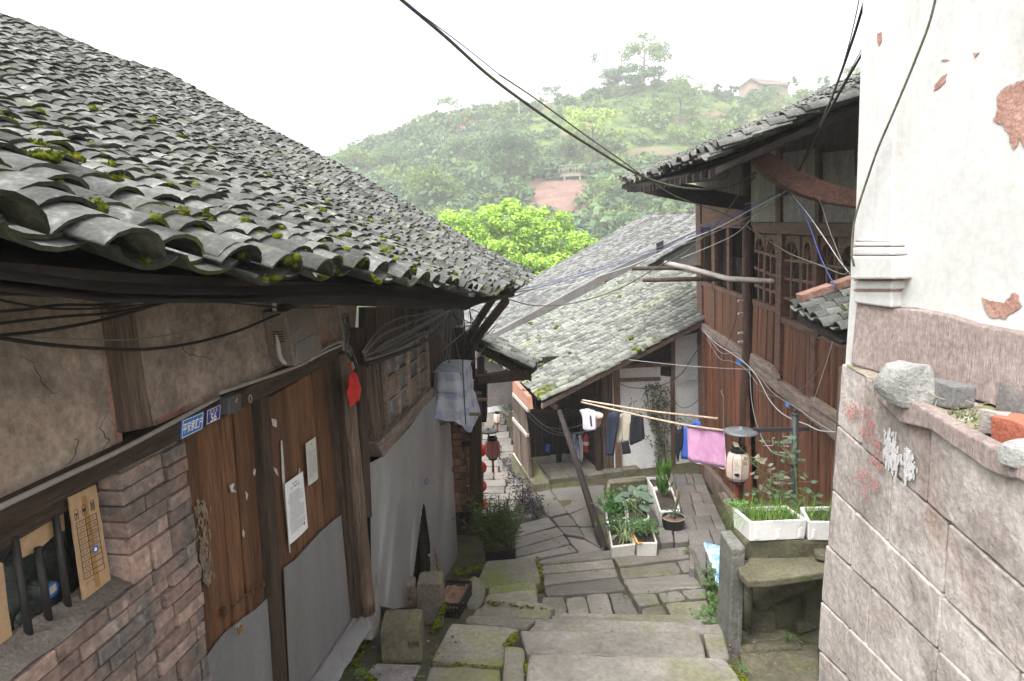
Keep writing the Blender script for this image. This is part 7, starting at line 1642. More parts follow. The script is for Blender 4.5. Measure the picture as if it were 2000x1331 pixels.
mb = MB(); mb.tube([P(1093,804,11.25), P(1130,915,10.0), P(1180,1074,7.75)], [.042,.05,.055], 10); top(obj('prop_beam', mb, BLACKWOOD, smooth=True), 'long leaning timber propping the corner of the laundry house eave', 'prop')
mb = MB(); mb.tube([at(q2,1413)-UP*.02, P(1413,776,7.75)], .004, 5); mb.tube([P(1413,776,7.75), P(1408,765,7.9), P(1411,762,8.2)], .004, 5); mb.tube([at(q2,1413), P(1416,862,7.72), P(1414,884,7.7), P(1411,895,7.7)], .003, 5); top(obj('hanging_wire', mb, flat('galvanised_wire', (.4,.4,.4), .4, .6)), 'straight wire holding up the right end of the lower bamboo pole', 'wire')
# ---- vine against the white wall
VINE = thing('climbing_vine', 'straggly climbing vine against the white wall behind the bamboo poles', 'vine', og(1300,930)); rp = np.random.default_rng(5); ms, ml = MB(), MB()
def vp(px, py, o=0.0): return Gp(px, py, .06+o)
for k in range(26):
    x0 = 1296+rp.normal(0,6); x1 = 1290+rp.normal(0,22); y1 = 745+abs(rp.normal(0,45)); pts = [vp(x0,930), vp(lerp(x0,x1,.3)+rp.normal(0,6),870,rp.uniform(0,.1)), vp(lerp(x0,x1,.75)+rp.normal(0,8),lerp(930,y1,.7),rp.uniform(0,.15)), vp(x1,y1,rp.uniform(0,.15)), vp(x1+rp.normal(0,14),y1+abs(rp.normal(20,25)),.16)]
    sp_ = smooth_path(pts, 6); ms.tube(sp_, .0035, 4)
    for q in range(30):
        i = int(rp.integers(2, len(sp_))); p = sp_[i]+V((rp.normal(0,.03), rp.normal(0,.03), rp.normal(0,.03))); leaf(ml, p, V((rp.normal(0,1), rp.normal(-.2,.6), rp.normal(-.5,.5))), V((rp.normal(0,.5),-1,.4)), rp.uniform(.035,.062), rp.uniform(.022,.036))
obj('stems', ms, MATS['stem_brown'], VINE); obj('leaves', ml, leafm('vine_leaf', (.045,.075,.035), (.13,.17,.09)), VINE)
# ---- planters beside the path
def C2(x, y): return (1160+x/7.005, 900+y/7.005)
FOAM = mat('dirty_white_foam', (.52,.50,.46), (.68,.665,.63), 3, .8, .25, bscale=60, bdist=.004, layers=[((.32,.29,.2), 2.5, .55, .75, .6), ((.25,.24,.1), 5, .62, .75, .6)], grain=0.1); FOAMW = mat('white_foam', (.66,.65,.63), (.76,.75,.735), 3, .75, .2, bscale=80, bdist=.003, layers=[((.45,.40,.34), 3, .6, .78, .5), ((.3,.26,.2), 12, .7, .78, .5)], grain=0.06)
PZ = -3.98
def foambox(px4, dz, h, lab, m=FOAM, name='foam_planter'):
    z = gz(*onz(*px4[2], PZ+dz).to_2d())+dz if dz < 1 else dz; t = [onz(x, y, z) for x, y in px4]; c = sum(t, V((0,0,0)))/4; r = thing(name, lab, 'planter', c-UP*h); trough(r, px4, z, h, m, SOILD, .022, .93, .03); return r, c, t
bx1, c1, t1 = foambox([C2(*p) for p in ((716,225),(1005,232),(1062,350),(800,365))], .22, .22, 'foam planter farthest up the path, with the tall fleshy leaved plant')
bx2, c2, t2 = foambox([C2(*p) for p in ((800,372),(1066,356),(1186,690),(905,708))], .22, .22, 'long foam planter behind the black pot')
bx3, c3, t3 = foambox([C2(*p) for p in ((140,560),(400,545),(470,780),(175,860))], .17, .17, 'foam planter full of bright green leaves nearest the leaning prop')
bx4, c4_, t4 = foambox([C2(*p) for p in ((185,870),(470,810),(570,1150),(240,1190))], .17, .17, 'foam planter with the striped spider plant at its front')
bx5, c5, t5 = foambox([C2(*p) for p in ((425,505),(705,560),(770,800),(470,880))], .20, .20, 'foam planter holding the big grey green taro leaves')
bx6, c6, t6 = foambox([C2(*p) for p in ((500,935),(800,900),(870,1130),(590,1130))], .20, .20, 'mossy foam planter with an orange smeared rim and feathery shrub')
mb = MB(); a = [lerp(t6[0],t6[3],.0)+UP*.004, lerp(t6[0],t6[3],.99)+UP*.004]; mb.tube(smooth_path([a[0], lerp(*a,.5)+UP*.004, a[1], lerp(t6[3],t6[2],.25)+UP*.004], 5), .012, 6); obj('orange_smear', mb, flat('orange_foam', (.6,.26,.05), .7), bx6)
# trough slab behind them
zt = gz(*onz(1225,985,-4.3).to_2d())+.30; a = [onz(*C2(*p), zt) for p in ((190,265),(715,222),(725,262),(205,315))]; mb = MB(); mb.prism(a, V((0,0,-.42))); a = [onz(*C2(*p), zt) for p in ((190,275),(225,312),(225,560),(150,560))]; mb.prism(a, V((0,0,-.42))); top(obj('stone_trough', mb, STONE_GREEN, bevel=.012), 'mossy stone trough wall behind the leafy foam planters', 'trough')
# pot
pz = gz(*onz(1315,1035,-3.98).to_2d()); pc = onz(*C2(1085,770), pz+.17); PT = thing('plant_pot', 'round black pot with a spiny euphorbia beside the foam planters', 'plant pot', V((pc.x,pc.y,pz))); mb = MB(); R_ = .148
mb.lathe([(R_*.8,-.18),(R_*.86,-.15),(R_,-.01),(R_*1.03,0),(R_*.96,0),(R_*.93,-.03),(R_*.93,-.06)], pc, UP, 26); obj('pot', mb, BLKP, PT, smooth=True); mb = MB(); mb.lathe([(R_*.94,-.035),(0,-.03)], pc, UP, 20); obj('soil', mb, MATS['red_soil'], PT)
mb = MB(); mb.tube([pc+V((R_*1.0*math.cos(w),R_*1.0*math.sin(w),.0)) for w in [2*PI*k/28 for k in range(29)]], .006, 6); obj('rim', mb, flat('worn_grey_rim', (.25,.25,.25), .5), PT)
mb = MB(); ml = MB(); rp = np.random.default_rng(8); mb.tube(smooth_path([pc-UP*.03, pc+V((.02,0,.12)), pc+V((.05,0,.26))], 5), [.016]*8+[.012]*3, 5); mb.tube(smooth_path([pc+V((.02,0,.10)), pc+V((.06,.02,.18)), pc+V((.08,.02,.28))], 4), .011, 5); obj('stem', mb, flat('euphorbia_green', (.10,.15,.08), .6), PT)
mb = MB(); mb.tube([pc+V((.02,.03,-.03)), pc+V((.055,.03,.36))], .011, 6); obj('stake', mb, flat('bamboo_stake', (.4,.22,.1), .7), PT)
for k in range(26): p = pc+V((rp.normal(0,.05), rp.normal(0,.05), rp.uniform(-.02,.12))); leaf(ml, p, V((rp.normal(0,1), rp.normal(0,1), .6)), UP, rp.uniform(.04,.08), rp.uniform(.03,.05))
obj('leaves', ml, leafm('grey_leaf', (.08,.11,.07), (.18,.22,.15)), PT)
def plant(name, c, lab, fn, m, sm=None):
    r = thing(name, lab, 'plant', c); ml, ms = MB(), MB(); fn(ml, ms); obj('leaves', ml, m, r)
    if ms.v: obj('stems', ms, sm or MATS['stem_brown'], r)
    return r
GREENSTEM = flat('green_stem', (.10,.15,.05), .7)
def f_broad(c, n, spr, hmax, L, W, seed, nst=14):
    def fn(ml, ms):
        rp = np.random.default_rng(seed)
        for k in range(n):
            b = c+V((rp.normal(0,spr[0]*.5), rp.normal(0,spr[1]*.5), 0)); e = c+V((rp.normal(0,spr[0]), rp.normal(0,spr[1]), rp.uniform(.25,1)*hmax))
            if k < nst: ms.tube([b, lerp(b,e,.5)+UP*.01, e], .003, 4)
            leaf(ml, e, V((rp.normal(0,1), rp.normal(0,1), rp.normal(.1,.3))), V((rp.normal(0,.35), rp.normal(-.2,.35), 1)), rp.uniform(*L), rp.uniform(*W), .2)
    return fn
plant('green_shrub', c3+UP*-.03, 'bright green leafy plant filling the planter next to the leaning prop', f_broad(c3-UP*.02, 300, (.10,.15), .2, (.035,.075), (.025,.05), 1, 60), leafm('fresh_green_leaf', (.03,.11,.02), (.09,.23,.05)), GREENSTEM)
plant('green_shrub', c4_+UP*-.03, 'low dark leafy plant behind the spider plant', f_broad(c4_+V((0,.12,0)), 150, (.10,.09), .10, (.03,.06), (.03,.05), 2, 30), leafm('deep_green_leaf', (.02,.065,.018), (.06,.13,.035)), GREENSTEM)
def f_taro(ml, ms):
    rp = np.random.default_rng(4)
    for k in range(16):
        b = c5+V((rp.normal(0,.06), rp.normal(0,.1), -.02)); a = rp.uniform(0,6.28); R_ = rp.uniform(.06,.22); e = c5+V((R_*math.cos(a), R_*math.sin(a)*.9+.05, rp.uniform(.10,.28))); ms.tube([b, lerp(b,e,.55)+UP*.03, e], .006, 5)
        n = V((rp.normal(0,.25), -.35+rp.normal(0,.2), 1)).normalized(); d = V((math.cos(a), math.sin(a), 0)); d = (d-n*d.dot(n)).normalized(); s = n.cross(d); L = rp.uniform(.085,.13)
        pts = [(0,0),(-.3,.28),(-.16,.55),(.2,.6),(.6,.42),(1,0),(.6,-.42),(.2,-.6),(-.16,-.55),(-.3,-.28)]
        vs = [e]+[e+d*(x*L)+s*(y*L)-n*(.10*L*abs(y)+.06*L*x*x) for x, y in pts]; ml.add(vs, [(0,i+1,(i+1)%10+1) for i in range(10)])
plant('taro_plant', c5, 'taro with large grey green heart shaped leaves in the middle planter', f_taro, leafm('taro_leaf', (.10,.15,.10), (.19,.26,.18), .2), GREENSTEM)
def f_spider(ml, ms):
    rp = np.random.default_rng(6); c = c4_+V((.02,-.13,.0))
    for k in range(46): a = rp.uniform(0,6.28); blade(ml, c+V((rp.normal(0,.02), rp.normal(0,.02), -.02)), V((math.cos(a)*.7, math.sin(a)*.7, rp.uniform(.6,1.5))), rp.uniform(.2,.36), .013, rp.uniform(.8,1.6), 6)
plant('spider_plant', c4_+V((.02,-.13,0)), 'spider plant with pale striped arching blades at the front of the planters', f_spider, leafm('striped_blade', (.16,.25,.09), (.45,.5,.27)))
plant('feathery_shrub', c6+V((0,.06,0)), 'feathery bright green shrub in the orange rimmed planter', f_broad(c6+V((.0,.06,.02)), 460, (.085,.09), .13, (.035,.075), (.012,.02), 7, 60), leafm('feathery_leaf', (.05,.13,.04), (.15,.28,.09)), GREENSTEM)
def f_fleshy(c, n, h, seed):
    def fn(ml, ms):
        rp = np.random.default_rng(seed)
        for k in range(n): a = rp.uniform(0,6.28); leaf(ml, c+V((rp.normal(0,.03), rp.normal(0,.05), rp.uniform(-.02,.12))), V((math.cos(a)*.5, math.sin(a)*.5, rp.uniform(.6,1.6))), V((math.cos(a),math.sin(a),.4)), rp.uniform(.5,1)*h, rp.uniform(.06,.1), .25)
    return fn
plant('fleshy_plant', c1, 'upright fleshy bright green plant in the farthest foam planter', f_fleshy(c1+V((.1,0,0)), 18, .42, 3), leafm('fleshy_leaf', (.06,.15,.02), (.17,.32,.05), .4))
plant('fleshy_plant', c2, 'shorter fleshy plant with curling leaves behind the black pot', f_fleshy(c2+V((-.02,.12,0)), 16, .30, 4), leafm('fleshy_dark_leaf', (.04,.10,.025), (.12,.22,.06), .3))
# ---- stone stack on the right with foam boxes of grass
zb = -3.18; zt_ = -2.36
GREENROCK = mat('shaded_green_rock', (.055,.055,.03), (.12,.11,.075), 3, .9, .6, layers=[((.09,.115,.02), 2.5, .5, .66, .7)])
SLABM = mat('stained_concrete_slab', (.10,.10,.085), (.2,.195,.18), 2.2, .9, .6, bscale=34, layers=[((.10,.115,.04), 2.2, .5, .66, .7), ((.06,.06,.055), 3, .55, .75, .6, (3,3,.5)), ((.5,.5,.48), 4, .64, .74, .6, (5,5,.35))])
tp = [onz(x, y, zt_) for x, y in ((1406,1037),(1428,1034),(1457,1070),(1430,1073))]; mb = MB(); mb.prism(tp, V((0,0,zb-zt_-.1)))
top(obj('standing_slab', mb, SLABM, bevel=.012), 'tall grey concrete slab standing on edge at the left of the stone stack', 'slab')
zs = -2.50; q = [onz(x, y, zs) for x, y in ((1437,1103),(1448,1122),(1461,1134),(1500,1133),(1560,1125),(1615,1117),(1655,1110),(1660,1066),(1600,1066),(1540,1070),(1466,1076),(1459,1098),(1440,1100))]
mb = MB(); mb.prism(q, V((0,0,-.06))); top(obj('stone_slab', mb, STONE_GREEN, bevel=.012), 'broad mossy stone slab laid flat on the stone stack like a table', 'slab')
mb = MB(); a, b = V(onz(1471,1140,zs-.05)), V(onz(1482,1206,zb+.12)); ax = onz(1473,1136,zs-.06)+V((0,.06,0)); mb.tube([ax+V((0,.06,0)), V((ax.x+.02,ax.y+.10,zb+.15))], [.034,.04], 8); top(obj('stone_prop', mb, GREENROCK, smooth=True), 'short mossy round stone leg under the flat slab', 'stone')
def rockat(px, py, z, size, rz, lab, m=GREENROCK, cat='stone', seed=1.0, name='stone', tilt=None):
    p = onz(px, py, z); mb = MB(); mb.rock((p.x, p.y+size[1]/2, z), *size, rz, .03, seed, 5)
    if tilt:
        M = Matrix.Rotation(tilt, 4, 'Y'); c = V((p.x, p.y+size[1]/2, z)); mb.v = [tuple(M @ (V(v)-c)+c) for v in mb.v]
    return top(obj(name, mb, m, bevel=.01), lab, cat)
rockat(1484,1236,zb, (.22,.2,.17), .1, 'mossy rounded block the stone leg stands on', seed=2)
rockat(1536,1224,zb, (.3,.22,.2), .5, 'green boulder lying in the middle under the flat slab', seed=3)
rockat(1522,1180,zb+.2, (.40,.24,.12), .2, 'tilted squared stone on top of the pile under the flat slab', seed=4, tilt=-.35)
rockat(1558,1160,zb+.32, (.36,.22,.09), -.2, 'tilted thin stone touching the underside of the flat slab', seed=5, tilt=-.4)
rockat(1500,1225,zb, (.12,.12,.07), .4, 'small stone wedged between the two lower blocks', seed=6)
rockat(1590,1228,zb, (.16,.3,.62), .05, 'upright stone propping the right side of the flat slab', seed=7)
rockat(1575,1232,zb, (.2,.15,.06), .3, 'low stone in front of the upright prop stone', seed=8)
p = onz(1468,1066,zt_-.02); mb = MB(); mb.rock((p.x+.42, p.y+.17, zs-.02), .95, .26, .16, .02, .02, 9.1, 6); top(obj('stone_beam', mb, GREENROCK, bevel=.01), 'dark stone beam carrying the two white foam boxes', 'stone beam')
mb = MB(); p = onz(1510,1086,zs); mb.rock((p.x,p.y+.03,zs), .13, .085, .055, .15, .025, 4.4, 5); top(obj('moss_rock', mb, MOSS, bevel=.01), 'small moss covered rock on the flat slab under the foam box', 'rock')
mb = MB(); p = onz(1610,1098,zs); mb.rock((p.x+.02,p.y+.03,zs), .16, .12, .05, -.4, .025, 6.4, 5); top(obj('stone', mb, STONE_GREEN, bevel=.01), 'yellowish mossy stone on the right end of the flat slab', 'stone')
# mossy ground slabs before the stack
mb = MB()
steps_slab(mb, [(1417,1220),(1500,1222),(1545,1228),(1540,1246),(1428,1256)], zb, .2, j=.004); steps_slab(mb, [(1500,1236),(1605,1226),(1605,1256),(1510,1258)], zb-.05, .2, j=.004); steps_slab(mb, [(1440,1258),(1600,1252),(1605,1480),(1500,1480),(1444,1290)], zb+.0, .2, j=.01); steps_slab(mb, [(1440,1258),(1560,1246),(1570,1262),(1440,1272)], zb+.03, .2, j=.006)
kind(obj('mossy_terrace', mb, STONE_GREEN, bevel=.02), 'structure')
# foam boxes of grass
zf = -2.34+.135
def grassbox(px4, z, h, lab, seed, n):
    t = [onz(x, y, z) for x, y in px4]; c = sum(t, V((0,0,0)))/4; r = thing('foam_box', lab, 'box', c-UP*h); trough(r, px4, z, h, FOAMW, SOILD, .024, .95, .028)
    mb = MB(); u_ = (t[2]-t[3]); 
    for k in range(3):
        a = lerp(t[3],t[2],.1+k*.38)-UP*(h*.4); d = (t[2]-t[3])*.07; mb.box(a-V((0,.001,0)), d, V((0,.012,0)), UP*-(h*.5))
    obj('moulding', mb, FOAMW, r, bevel=.004)
    g = thing('grass', 'green grass and chives growing in the '+lab.split(',')[0], 'grass', c); ml = MB(); rp = np.random.default_rng(seed)
    for k in range(n):
        u, v = rp.uniform(.07,.93), rp.uniform(.08,.95); p = lerp(lerp(t[0],t[1],u), lerp(t[3],t[2],u), v)-UP*.03; back = 1.4 if v < .25 else 1; blade(ml, p, V((rp.normal(0,.3), rp.normal(-.1,.3), 1)), rp.uniform(.06,.19)*back, rp.uniform(.0025,.005), rp.uniform(.3,1.3), 4)
    for k in range(n//14): a = rp.uniform(0,1); p = lerp(t[3],t[0],a)-UP*.01; blade(ml, p, V((-.8, rp.normal(-.2,.3), .5)), rp.uniform(.1,.22), .0022, 2.2, 6)
    obj('blades', ml, leafm('grass_blade_'+'ab'[seed%2], (.09,.19,.03), (.26,.42,.09)), g); return c, t
gc1, gt1 = grassbox([(1431,992),(1536,987),(1577,1015),(1464,1020)], zf, .155, 'large white foam box, standing on the stone stack', 2, 420)
gc2, gt2 = grassbox([(1562,990),(1660,988),(1680,1020),(1578,1019)], zf-.01, .15, 'right hand white foam box, cut off by the stone wall', 3, 280)
plant('clover_patch', gt1[0], 'small pale green clover at the left back corner of the large foam box', f_broad(gt1[0]+V((.04,-.0,-.0)), 120, (.05,.035), .05, (.015,.03), (.013,.022), 9, 10), leafm('clover_leaf', (.10,.22,.05), (.24,.42,.12)), GREENSTEM)
# rose behind the boxes
def rose(lab, stems, m, seed, nl):
    r = thing('rose_bush', lab, 'rose bush', stems[0][0]); ml, ms = MB(), MB(); rp = np.random.default_rng(seed)
    for pts in stems:
        sp_ = smooth_path(pts, 8); ms.tube(sp_, [lerp(.007,.003,i/(len(sp_)-1)) for i in range(len(sp_))], 6); n = len(sp_)
        for i in range(int(n*.3), n, 2):
            for _ in range(nl):
                dr = V((rp.normal(0,1), rp.normal(-.2,.7), rp.normal(.1,.4))).normalized(); p = sp_[i]; e = p+dr*rp.uniform(.03,.10); ms.tube([p, e], .0018, 4); leaf(ml, e, dr+V((0,0,rp.normal(0,.2))), V((rp.normal(0,.4), rp.normal(-.5,.3), 1)), rp.uniform(.045,.07), rp.uniform(.034,.05), .12)
    obj('leaves', ml, m, r); obj('stems', ms, GREENSTEM, r); return r
d_ = gc1.y+.28
rose('tall rose stem climbing beside the lamp post with round green leaves', [[P(1555,1000,d_), P(1556,960,d_), P(1552,910,d_+.02), P(1535,880,d_+.05), P(1520,862,d_+.02)], [P(1556,1000,d_), P(1570,975,d_), P(1590,962,d_-.02)]], leafm('rose_leaf', (.06,.115,.06), (.14,.22,.12)), 3, 2)
rose('drooping rose stem with purplish and yellow leaves in front of the lantern', [[P(1520,1000,d_-.05), P(1510,960,d_-.05), P(1490,925,d_-.08), P(1470,905,d_-.1), P(1462,890,d_-.1)], [P(1520,1000,d_-.05), P(1505,950,d_-.1), P(1512,925,d_-.1)]], mat('mixed_rose_leaf', (.11,.12,.07), (.21,.19,.14), 14, .55, 0, island=.3, transl=.3, layers=[((.30,.25,.03), 6, .6, .66, .9), ((.20,.13,.14), 5, .56, .62, .9)]), 4, 2)
rose('low rose shoots with green and reddish leaves behind the large foam box', [[P(1500,1000,d_), P(1490,975,d_), P(1476,955,d_)], [P(1530,1000,d_), P(1532,965,d_), P(1522,940,d_)], [P(1515,1000,d_), P(1518,970,d_-.05), P(1528,955,d_-.1)]], mat('low_rose_leaf', (.06,.12,.06), (.15,.22,.13), 14, .55, 0, island=.3, transl=.3, layers=[((.34,.07,.08), 7, .64, .68, .9)]), 5, 2)
# street lamp with hood and lantern
LP = thing('street_lamp', 'black street lamp post with a side arm and wide hood on the right', 'street lamp', P(1552,1120,6.35)); dl_ = 6.35
def lpP(px, py): return P(px, py, dl_)
LAMPM = mat('lamp_dark_metal', (.035,.038,.042), (.06,.063,.068), 5, .5, .15, metal=.2)
a, b = lpP(1553,812), lpP(1550,1110); mb = MB(); mb.tube([b, a], .033, 14); mb.lathe([(.033,0),(.036,.004),(.036,.02),(.03,.024),(.012,.028),(.01,.036),(.02,.042),(.024,.054),(.02,.066),(.0,.072)], a, UP, 14); mb.lathe([(.033,-.5),(.038,-.495),(.038,-.475),(.033,-.47)], a, UP, 14); obj('post', mb, LAMPM, LP, smooth=True)
mb = MB(); a, b = lpP(1470,840), lpP(1580,838); mb.box(a-UP*.017-V((0,.015,0)), b-a, V((0,.03,0)), UP*.034); obj('arm', mb, LAMPM, LP, bevel=.003)
hc = P(1448,841,dl_); mb = MB(); hood(mb, hc, .172, .052); obj('hood', mb, mat('hood_grey', (.10,.11,.12), (.2,.21,.22), 5, .45, .1, metal=.2), LP, smooth=True)
mb = MB(); GS = flat('pale_grey_scroll', (.32,.3,.3), .5)
for pts in ([(1477,854),(1488,854)],[(1477,848),(1477,854),(1487,854)],[(1545,844),(1545,866),(1527,866),(1527,872),(1541,872)],[(1491,871),(1509,871),(1510,862),(1508,856),(1513,856)],[(1515,864),(1545,864)],[(1518,888),(1541,894),(1541,885),(1522,884)],[(1529,846),(1529,853),(1541,853)]): mb.tube([P(x, y, dl_-.0) for x, y in pts], .005, 4)
obj('scroll_bracket', mb, GS, LP)
lc = P(1441,910,dl_); LT = barrel('paper_lantern', lc, .113, .29, 'worn cream lantern with pink ribs hanging under the lamp hood', CREAM, PINKRIB, None, .16)
mb = MB(); mb.tube([hc-UP*.02, lc+UP*.2], .012, 6)
for k in range(4): w = k*PI/2; mb.tube([lc+UP*.24, lc+V((.07*math.cos(w),.07*math.sin(w),.19))], .004, 4)
obj('hanger', mb, BLKM, LT)
mb = MB(); n_ = V((0,-1,0)); p = P(1440,929,dl_-.118); mb.prism([p+V((x,abs(x)*.2,z)) for x, z in ((-.028,.0),(-.02,.014),(.012,.016),(.024,.002),(.02,-.016),(-.01,-.014))], V((0,.004,0))); obj('tear', mb, DARKVOID, LT)
mb = MB(); write(mb, '福', P(1438,906,dl_-.116), V((1,0,0)), UP, .03, .001); write(mb, '灯', P(1437,918,dl_-.116), V((1,0,0)), UP, .025, .001); obj('lettering', mb, flat('faded_brown_ink', (.28,.17,.12), .8), LT)
mb = MB(); rp = np.random.default_rng(2)
for k in range(30): p = lc+UP*.18+V((rp.normal(0,.05), rp.normal(0,.05), 0)); blade(mb, p, V((rp.normal(0,.6), rp.normal(0,.6), 1)), rp.uniform(.04,.13), .003, .8, 3)
top(obj('weed_tuft', mb, leafm('dry_weed', (.12,.11,.04), (.25,.24,.09))), 'dry weeds sprouting from the top ring of the cream lantern', 'weeds')
# blue tarpaulin, weeds along the slab
mb = MB(); tl_, tr_, br_, bl_ = og(1372,1064,.30), og(1425,1062,.36), og(1420,1150,.02), og(1402,1146,.02)
mb.grid(lambda u, v: lerp(lerp(tl_,tr_,u), lerp(bl_,br_,u), v)+V((.0,.05*math.sin(u*7+v*3),.04*mnoise.noise(V((u*4,v*4,3)))+.05*math.sin(v*PI))), 16, 24)
tarp = top(obj('tarpaulin', mb, mat('blue_white_tarp', (.17,.38,.66), (.60,.70,.80), 7, .5, .3, lo=.42, hi=.58, stretch=(1,1,2.4), grain=0.1), smooth=True, solid=.004), 'crumpled blue and white tarpaulin tucked behind the standing slab', 'tarpaulin')
def weeds(lab, spots, seed, L, name='weed_clump'):
    r = thing(name, lab, 'weeds', spots[0][0]); ml, ms = MB(), MB(); rp = np.random.default_rng(seed)
    for c, s, h, n in spots:
        for k in range(n):
            e = c+V((rp.normal(0,s), rp.normal(0,s), rp.uniform(.2,1)*h)); 
            if k % 3 == 0: ms.tube([c, lerp(c,e,.6)+UP*.02, e], .0025, 4)
            leaf(ml, e, V((rp.normal(0,1), rp.normal(0,1), rp.normal(.1,.3))), V((rp.normal(0,.3), rp.normal(-.2,.3), 1)), rp.uniform(*L), rp.uniform(L[0]*.55,L[1]*.6), .15)
    obj('leaves', ml, leafm('weed_leaf' if 'weed_leaf' not in MATS else 'weed_leaf_b', (.05,.12,.03), (.14,.25,.07)), r); obj('stems', ms, GREENSTEM, r)
weeds('leafy weeds growing along the foot of the standing slab', [(og(1392,1165,.02), .05, .28, 60), (og(1396,1195,.02), .05, .16, 60), (og(1385,1218,.02), .07, .12, 60), (og(1398,1225,.02), .05, .08, 40)], 1, (.03,.065))
for k, (x, y, lab) in enumerate(((1340,1080,'sprig of weeds in the paving joint beside the path'),(1447,1308,'sprig of weeds beside the wide front step'),(1542,1248,'sprig of weeds on the mossy ground before the stone stack'),(705,1318,'sprig of weeds by the foot of the plank doors'))):
    weeds(lab, [(og(x, y, .05), .03, .03, 40)], 11+k, (.012,.03), 'weed_sprig')
# ================================================================ WIRES ACROSS THE STREET
BLUEW = flat('blue_cable', (.04,.06,.22), .5); WHITEW = flat('white_cable', (.42,.42,.41), .6); OLIVEW = mat('mossy_cable', (.05,.05,.035), (.12,.12,.08), 30, .8, .3)
def wire(pts, r, m, lab, k=8, grp=None):
    q = smooth_path([P(*p) for p in pts], k)
    if pts[0][1] < 20: d = (q[0]-q[k]).normalized(); q = [q[0]+d*7+UP*.8, q[0]+d*3.5+UP*.25]+q
    return cable('cable', q, r*.75, m, lab, 'cable', grp)
wire([(770,-12,3.4),(870,72,3.8),(960,152,4.2),(1060,225,4.7),(1150,284,5.2),(1255,345,5.7),(1340,368,6.0),(1420,366,6.2),(1476,337,6.3)], .0125, OLIVEW, 'thick mossy cable sweeping down from the top of the picture to the timber house')
wire([(800,12,3.5),(900,86,3.9),(975,146,4.3)], .004, BLUEW, 'blue cable following the thick mossy cable at the top', 5); wire([(975,146,4.3),(1050,196,4.7),(1140,262,5.1),(1220,318,5.5),(1256,344,5.7),(1320,384,6.0),(1410,416,6.2),(1450,437,6.1),(1500,470,5.8),(1545,497,5.4),(1600,518,5.0),(1645,536,4.6),(1660,530,4.4)], .0065, OLIVEW, 'twisted thin cable running below the thick one to the brick canopy')
wire([(1692,-10,4.2),(1668,70,4.6),(1640,150,5.0),(1605,240,5.3),(1576,300,5.5),(1560,335,5.7),(1532,372,5.8)], .012, RUBBER, 'black cable bundle dropping from the top beside the white pillar'); wire([(1734,-10,4.0),(1700,75,4.4),(1655,155,4.8),(1618,220,5.2),(1596,255,5.4),(1580,300,5.5),(1545,355,5.7)], .012, RUBBER, 'second black cable bundle joining the first above the curved beam')
wire([(1680,-10,4.2),(1660,80,4.6),(1634,165,5.0),(1600,246,5.3)], .005, GREYCABLE, 'thin grey cable clipped along the first black bundle'); wire([(1712,40,4.3),(1660,140,4.7),(1600,250,5.3)], .005, GREYCABLE, 'thin grey cable clipped along the second black bundle')
for k, (pts, m, r, lab) in enumerate((
   ([(1535,372,5.8),(1480,396,6.0),(1400,434,6.3),(1296,480,6.8),(1205,512,7.1),(1115,539,7.4),(1039,561,7.6),(935,579,7.8),(880,590,7.6)], BLUEW, .0045, 'upper blue cable strung from the timber house to the left eave'),
   ([(1535,374,5.8),(1480,400,6.0),(1400,440,6.3),(1296,487,6.8),(1205,518,7.1),(1115,545,7.4),(1039,565,7.6),(935,583,7.8)], BLUEW, .004, 'lower blue cable strung from the timber house to the left eave'),
   ([(1535,374,5.8),(1470,408,6.0),(1400,446,6.3),(1330,474,6.6),(1250,512,6.9),(1187,534,7.1),(1115,556,7.4),(1043,566,7.6),(935,584,7.8)], WHITEW, .006, 'pale cable just under the two blue ones'),
   ([(1530,378,5.8),(1470,420,6.0),(1400,452,6.3),(1340,476,6.6),(1250,500,6.9),(1160,530,7.1),(1080,552,7.4),(1000,580,7.6),(940,588,7.8)], GREYCABLE, .006, 'grey cable sagging lowest between the two eaves'),
   ([(1475,345,6.2),(1440,385,6.2),(1400,438,6.3),(1340,492,6.6),(1286,521,6.9),(1205,566,7.2),(1115,593,7.5),(1043,597,7.7),(994,585,7.8)], OLIVEW, .008, 'long olive cable looping low across the tiled roofs'),
   ([(1538,372,5.8),(1560,400,5.7),(1580,440,5.5),(1598,490,5.2),(1615,530,4.9),(1632,560,4.7)], BLUEW, .006, 'blue cable dropping from the cable joint to the brick canopy'),
   ([(1540,374,5.8),(1575,415,5.6),(1610,465,5.2),(1640,510,4.9),(1660,535,4.6)], WHITEW, .004, 'pale cable fanning down to the brick canopy'),
   ([(1545,374,5.8),(1590,380,5.6),(1604,400,5.5),(1620,450,5.2),(1650,525,4.7)], GREYCABLE, .003, 'fine grey wire looping from the curved beam to the canopy'),
   ([(1455,400,6.3),(1500,385,6.0),(1530,376,5.8)], GREYCABLE, .006, 'short grey cable tied to the round red post'),
   ([(1533,370,5.8),(1480,415,6.1),(1440,455,6.3),(1390,480,6.6),(1330,505,6.9)], WHITEW, .004, 'pale cable running down toward the wooden poles'))): wire(pts, r, m, lab)
mb = MB()
for k in range(5): c = P(1536+rnd(-5,5), 373+rnd(-4,4), 5.8); mb.tube([c+V((.03*math.cos(w),.01,.025*math.sin(w))) for w in [j*PI/5 for j in range(11)]], .004, 5)
top(obj('cable_joint', mb, RUBBER, smooth=True), 'knot of looped cable where the street cables meet under the eave', 'cable')
cable('cable', smooth_path([Tp(*p, .10) for p in ((1870,-420),(1845,-120),(1822,20),(1790,112),(1745,220),(1715,290),(1694,350),(1676,405),(1667,440))], 6)+[Tp(1664,470,.13), Tp(1663,500,.13), Tp(1668,520,.13)], .0055, OLIVEW, 'cable trailing down the white plaster wall and round the pillar')
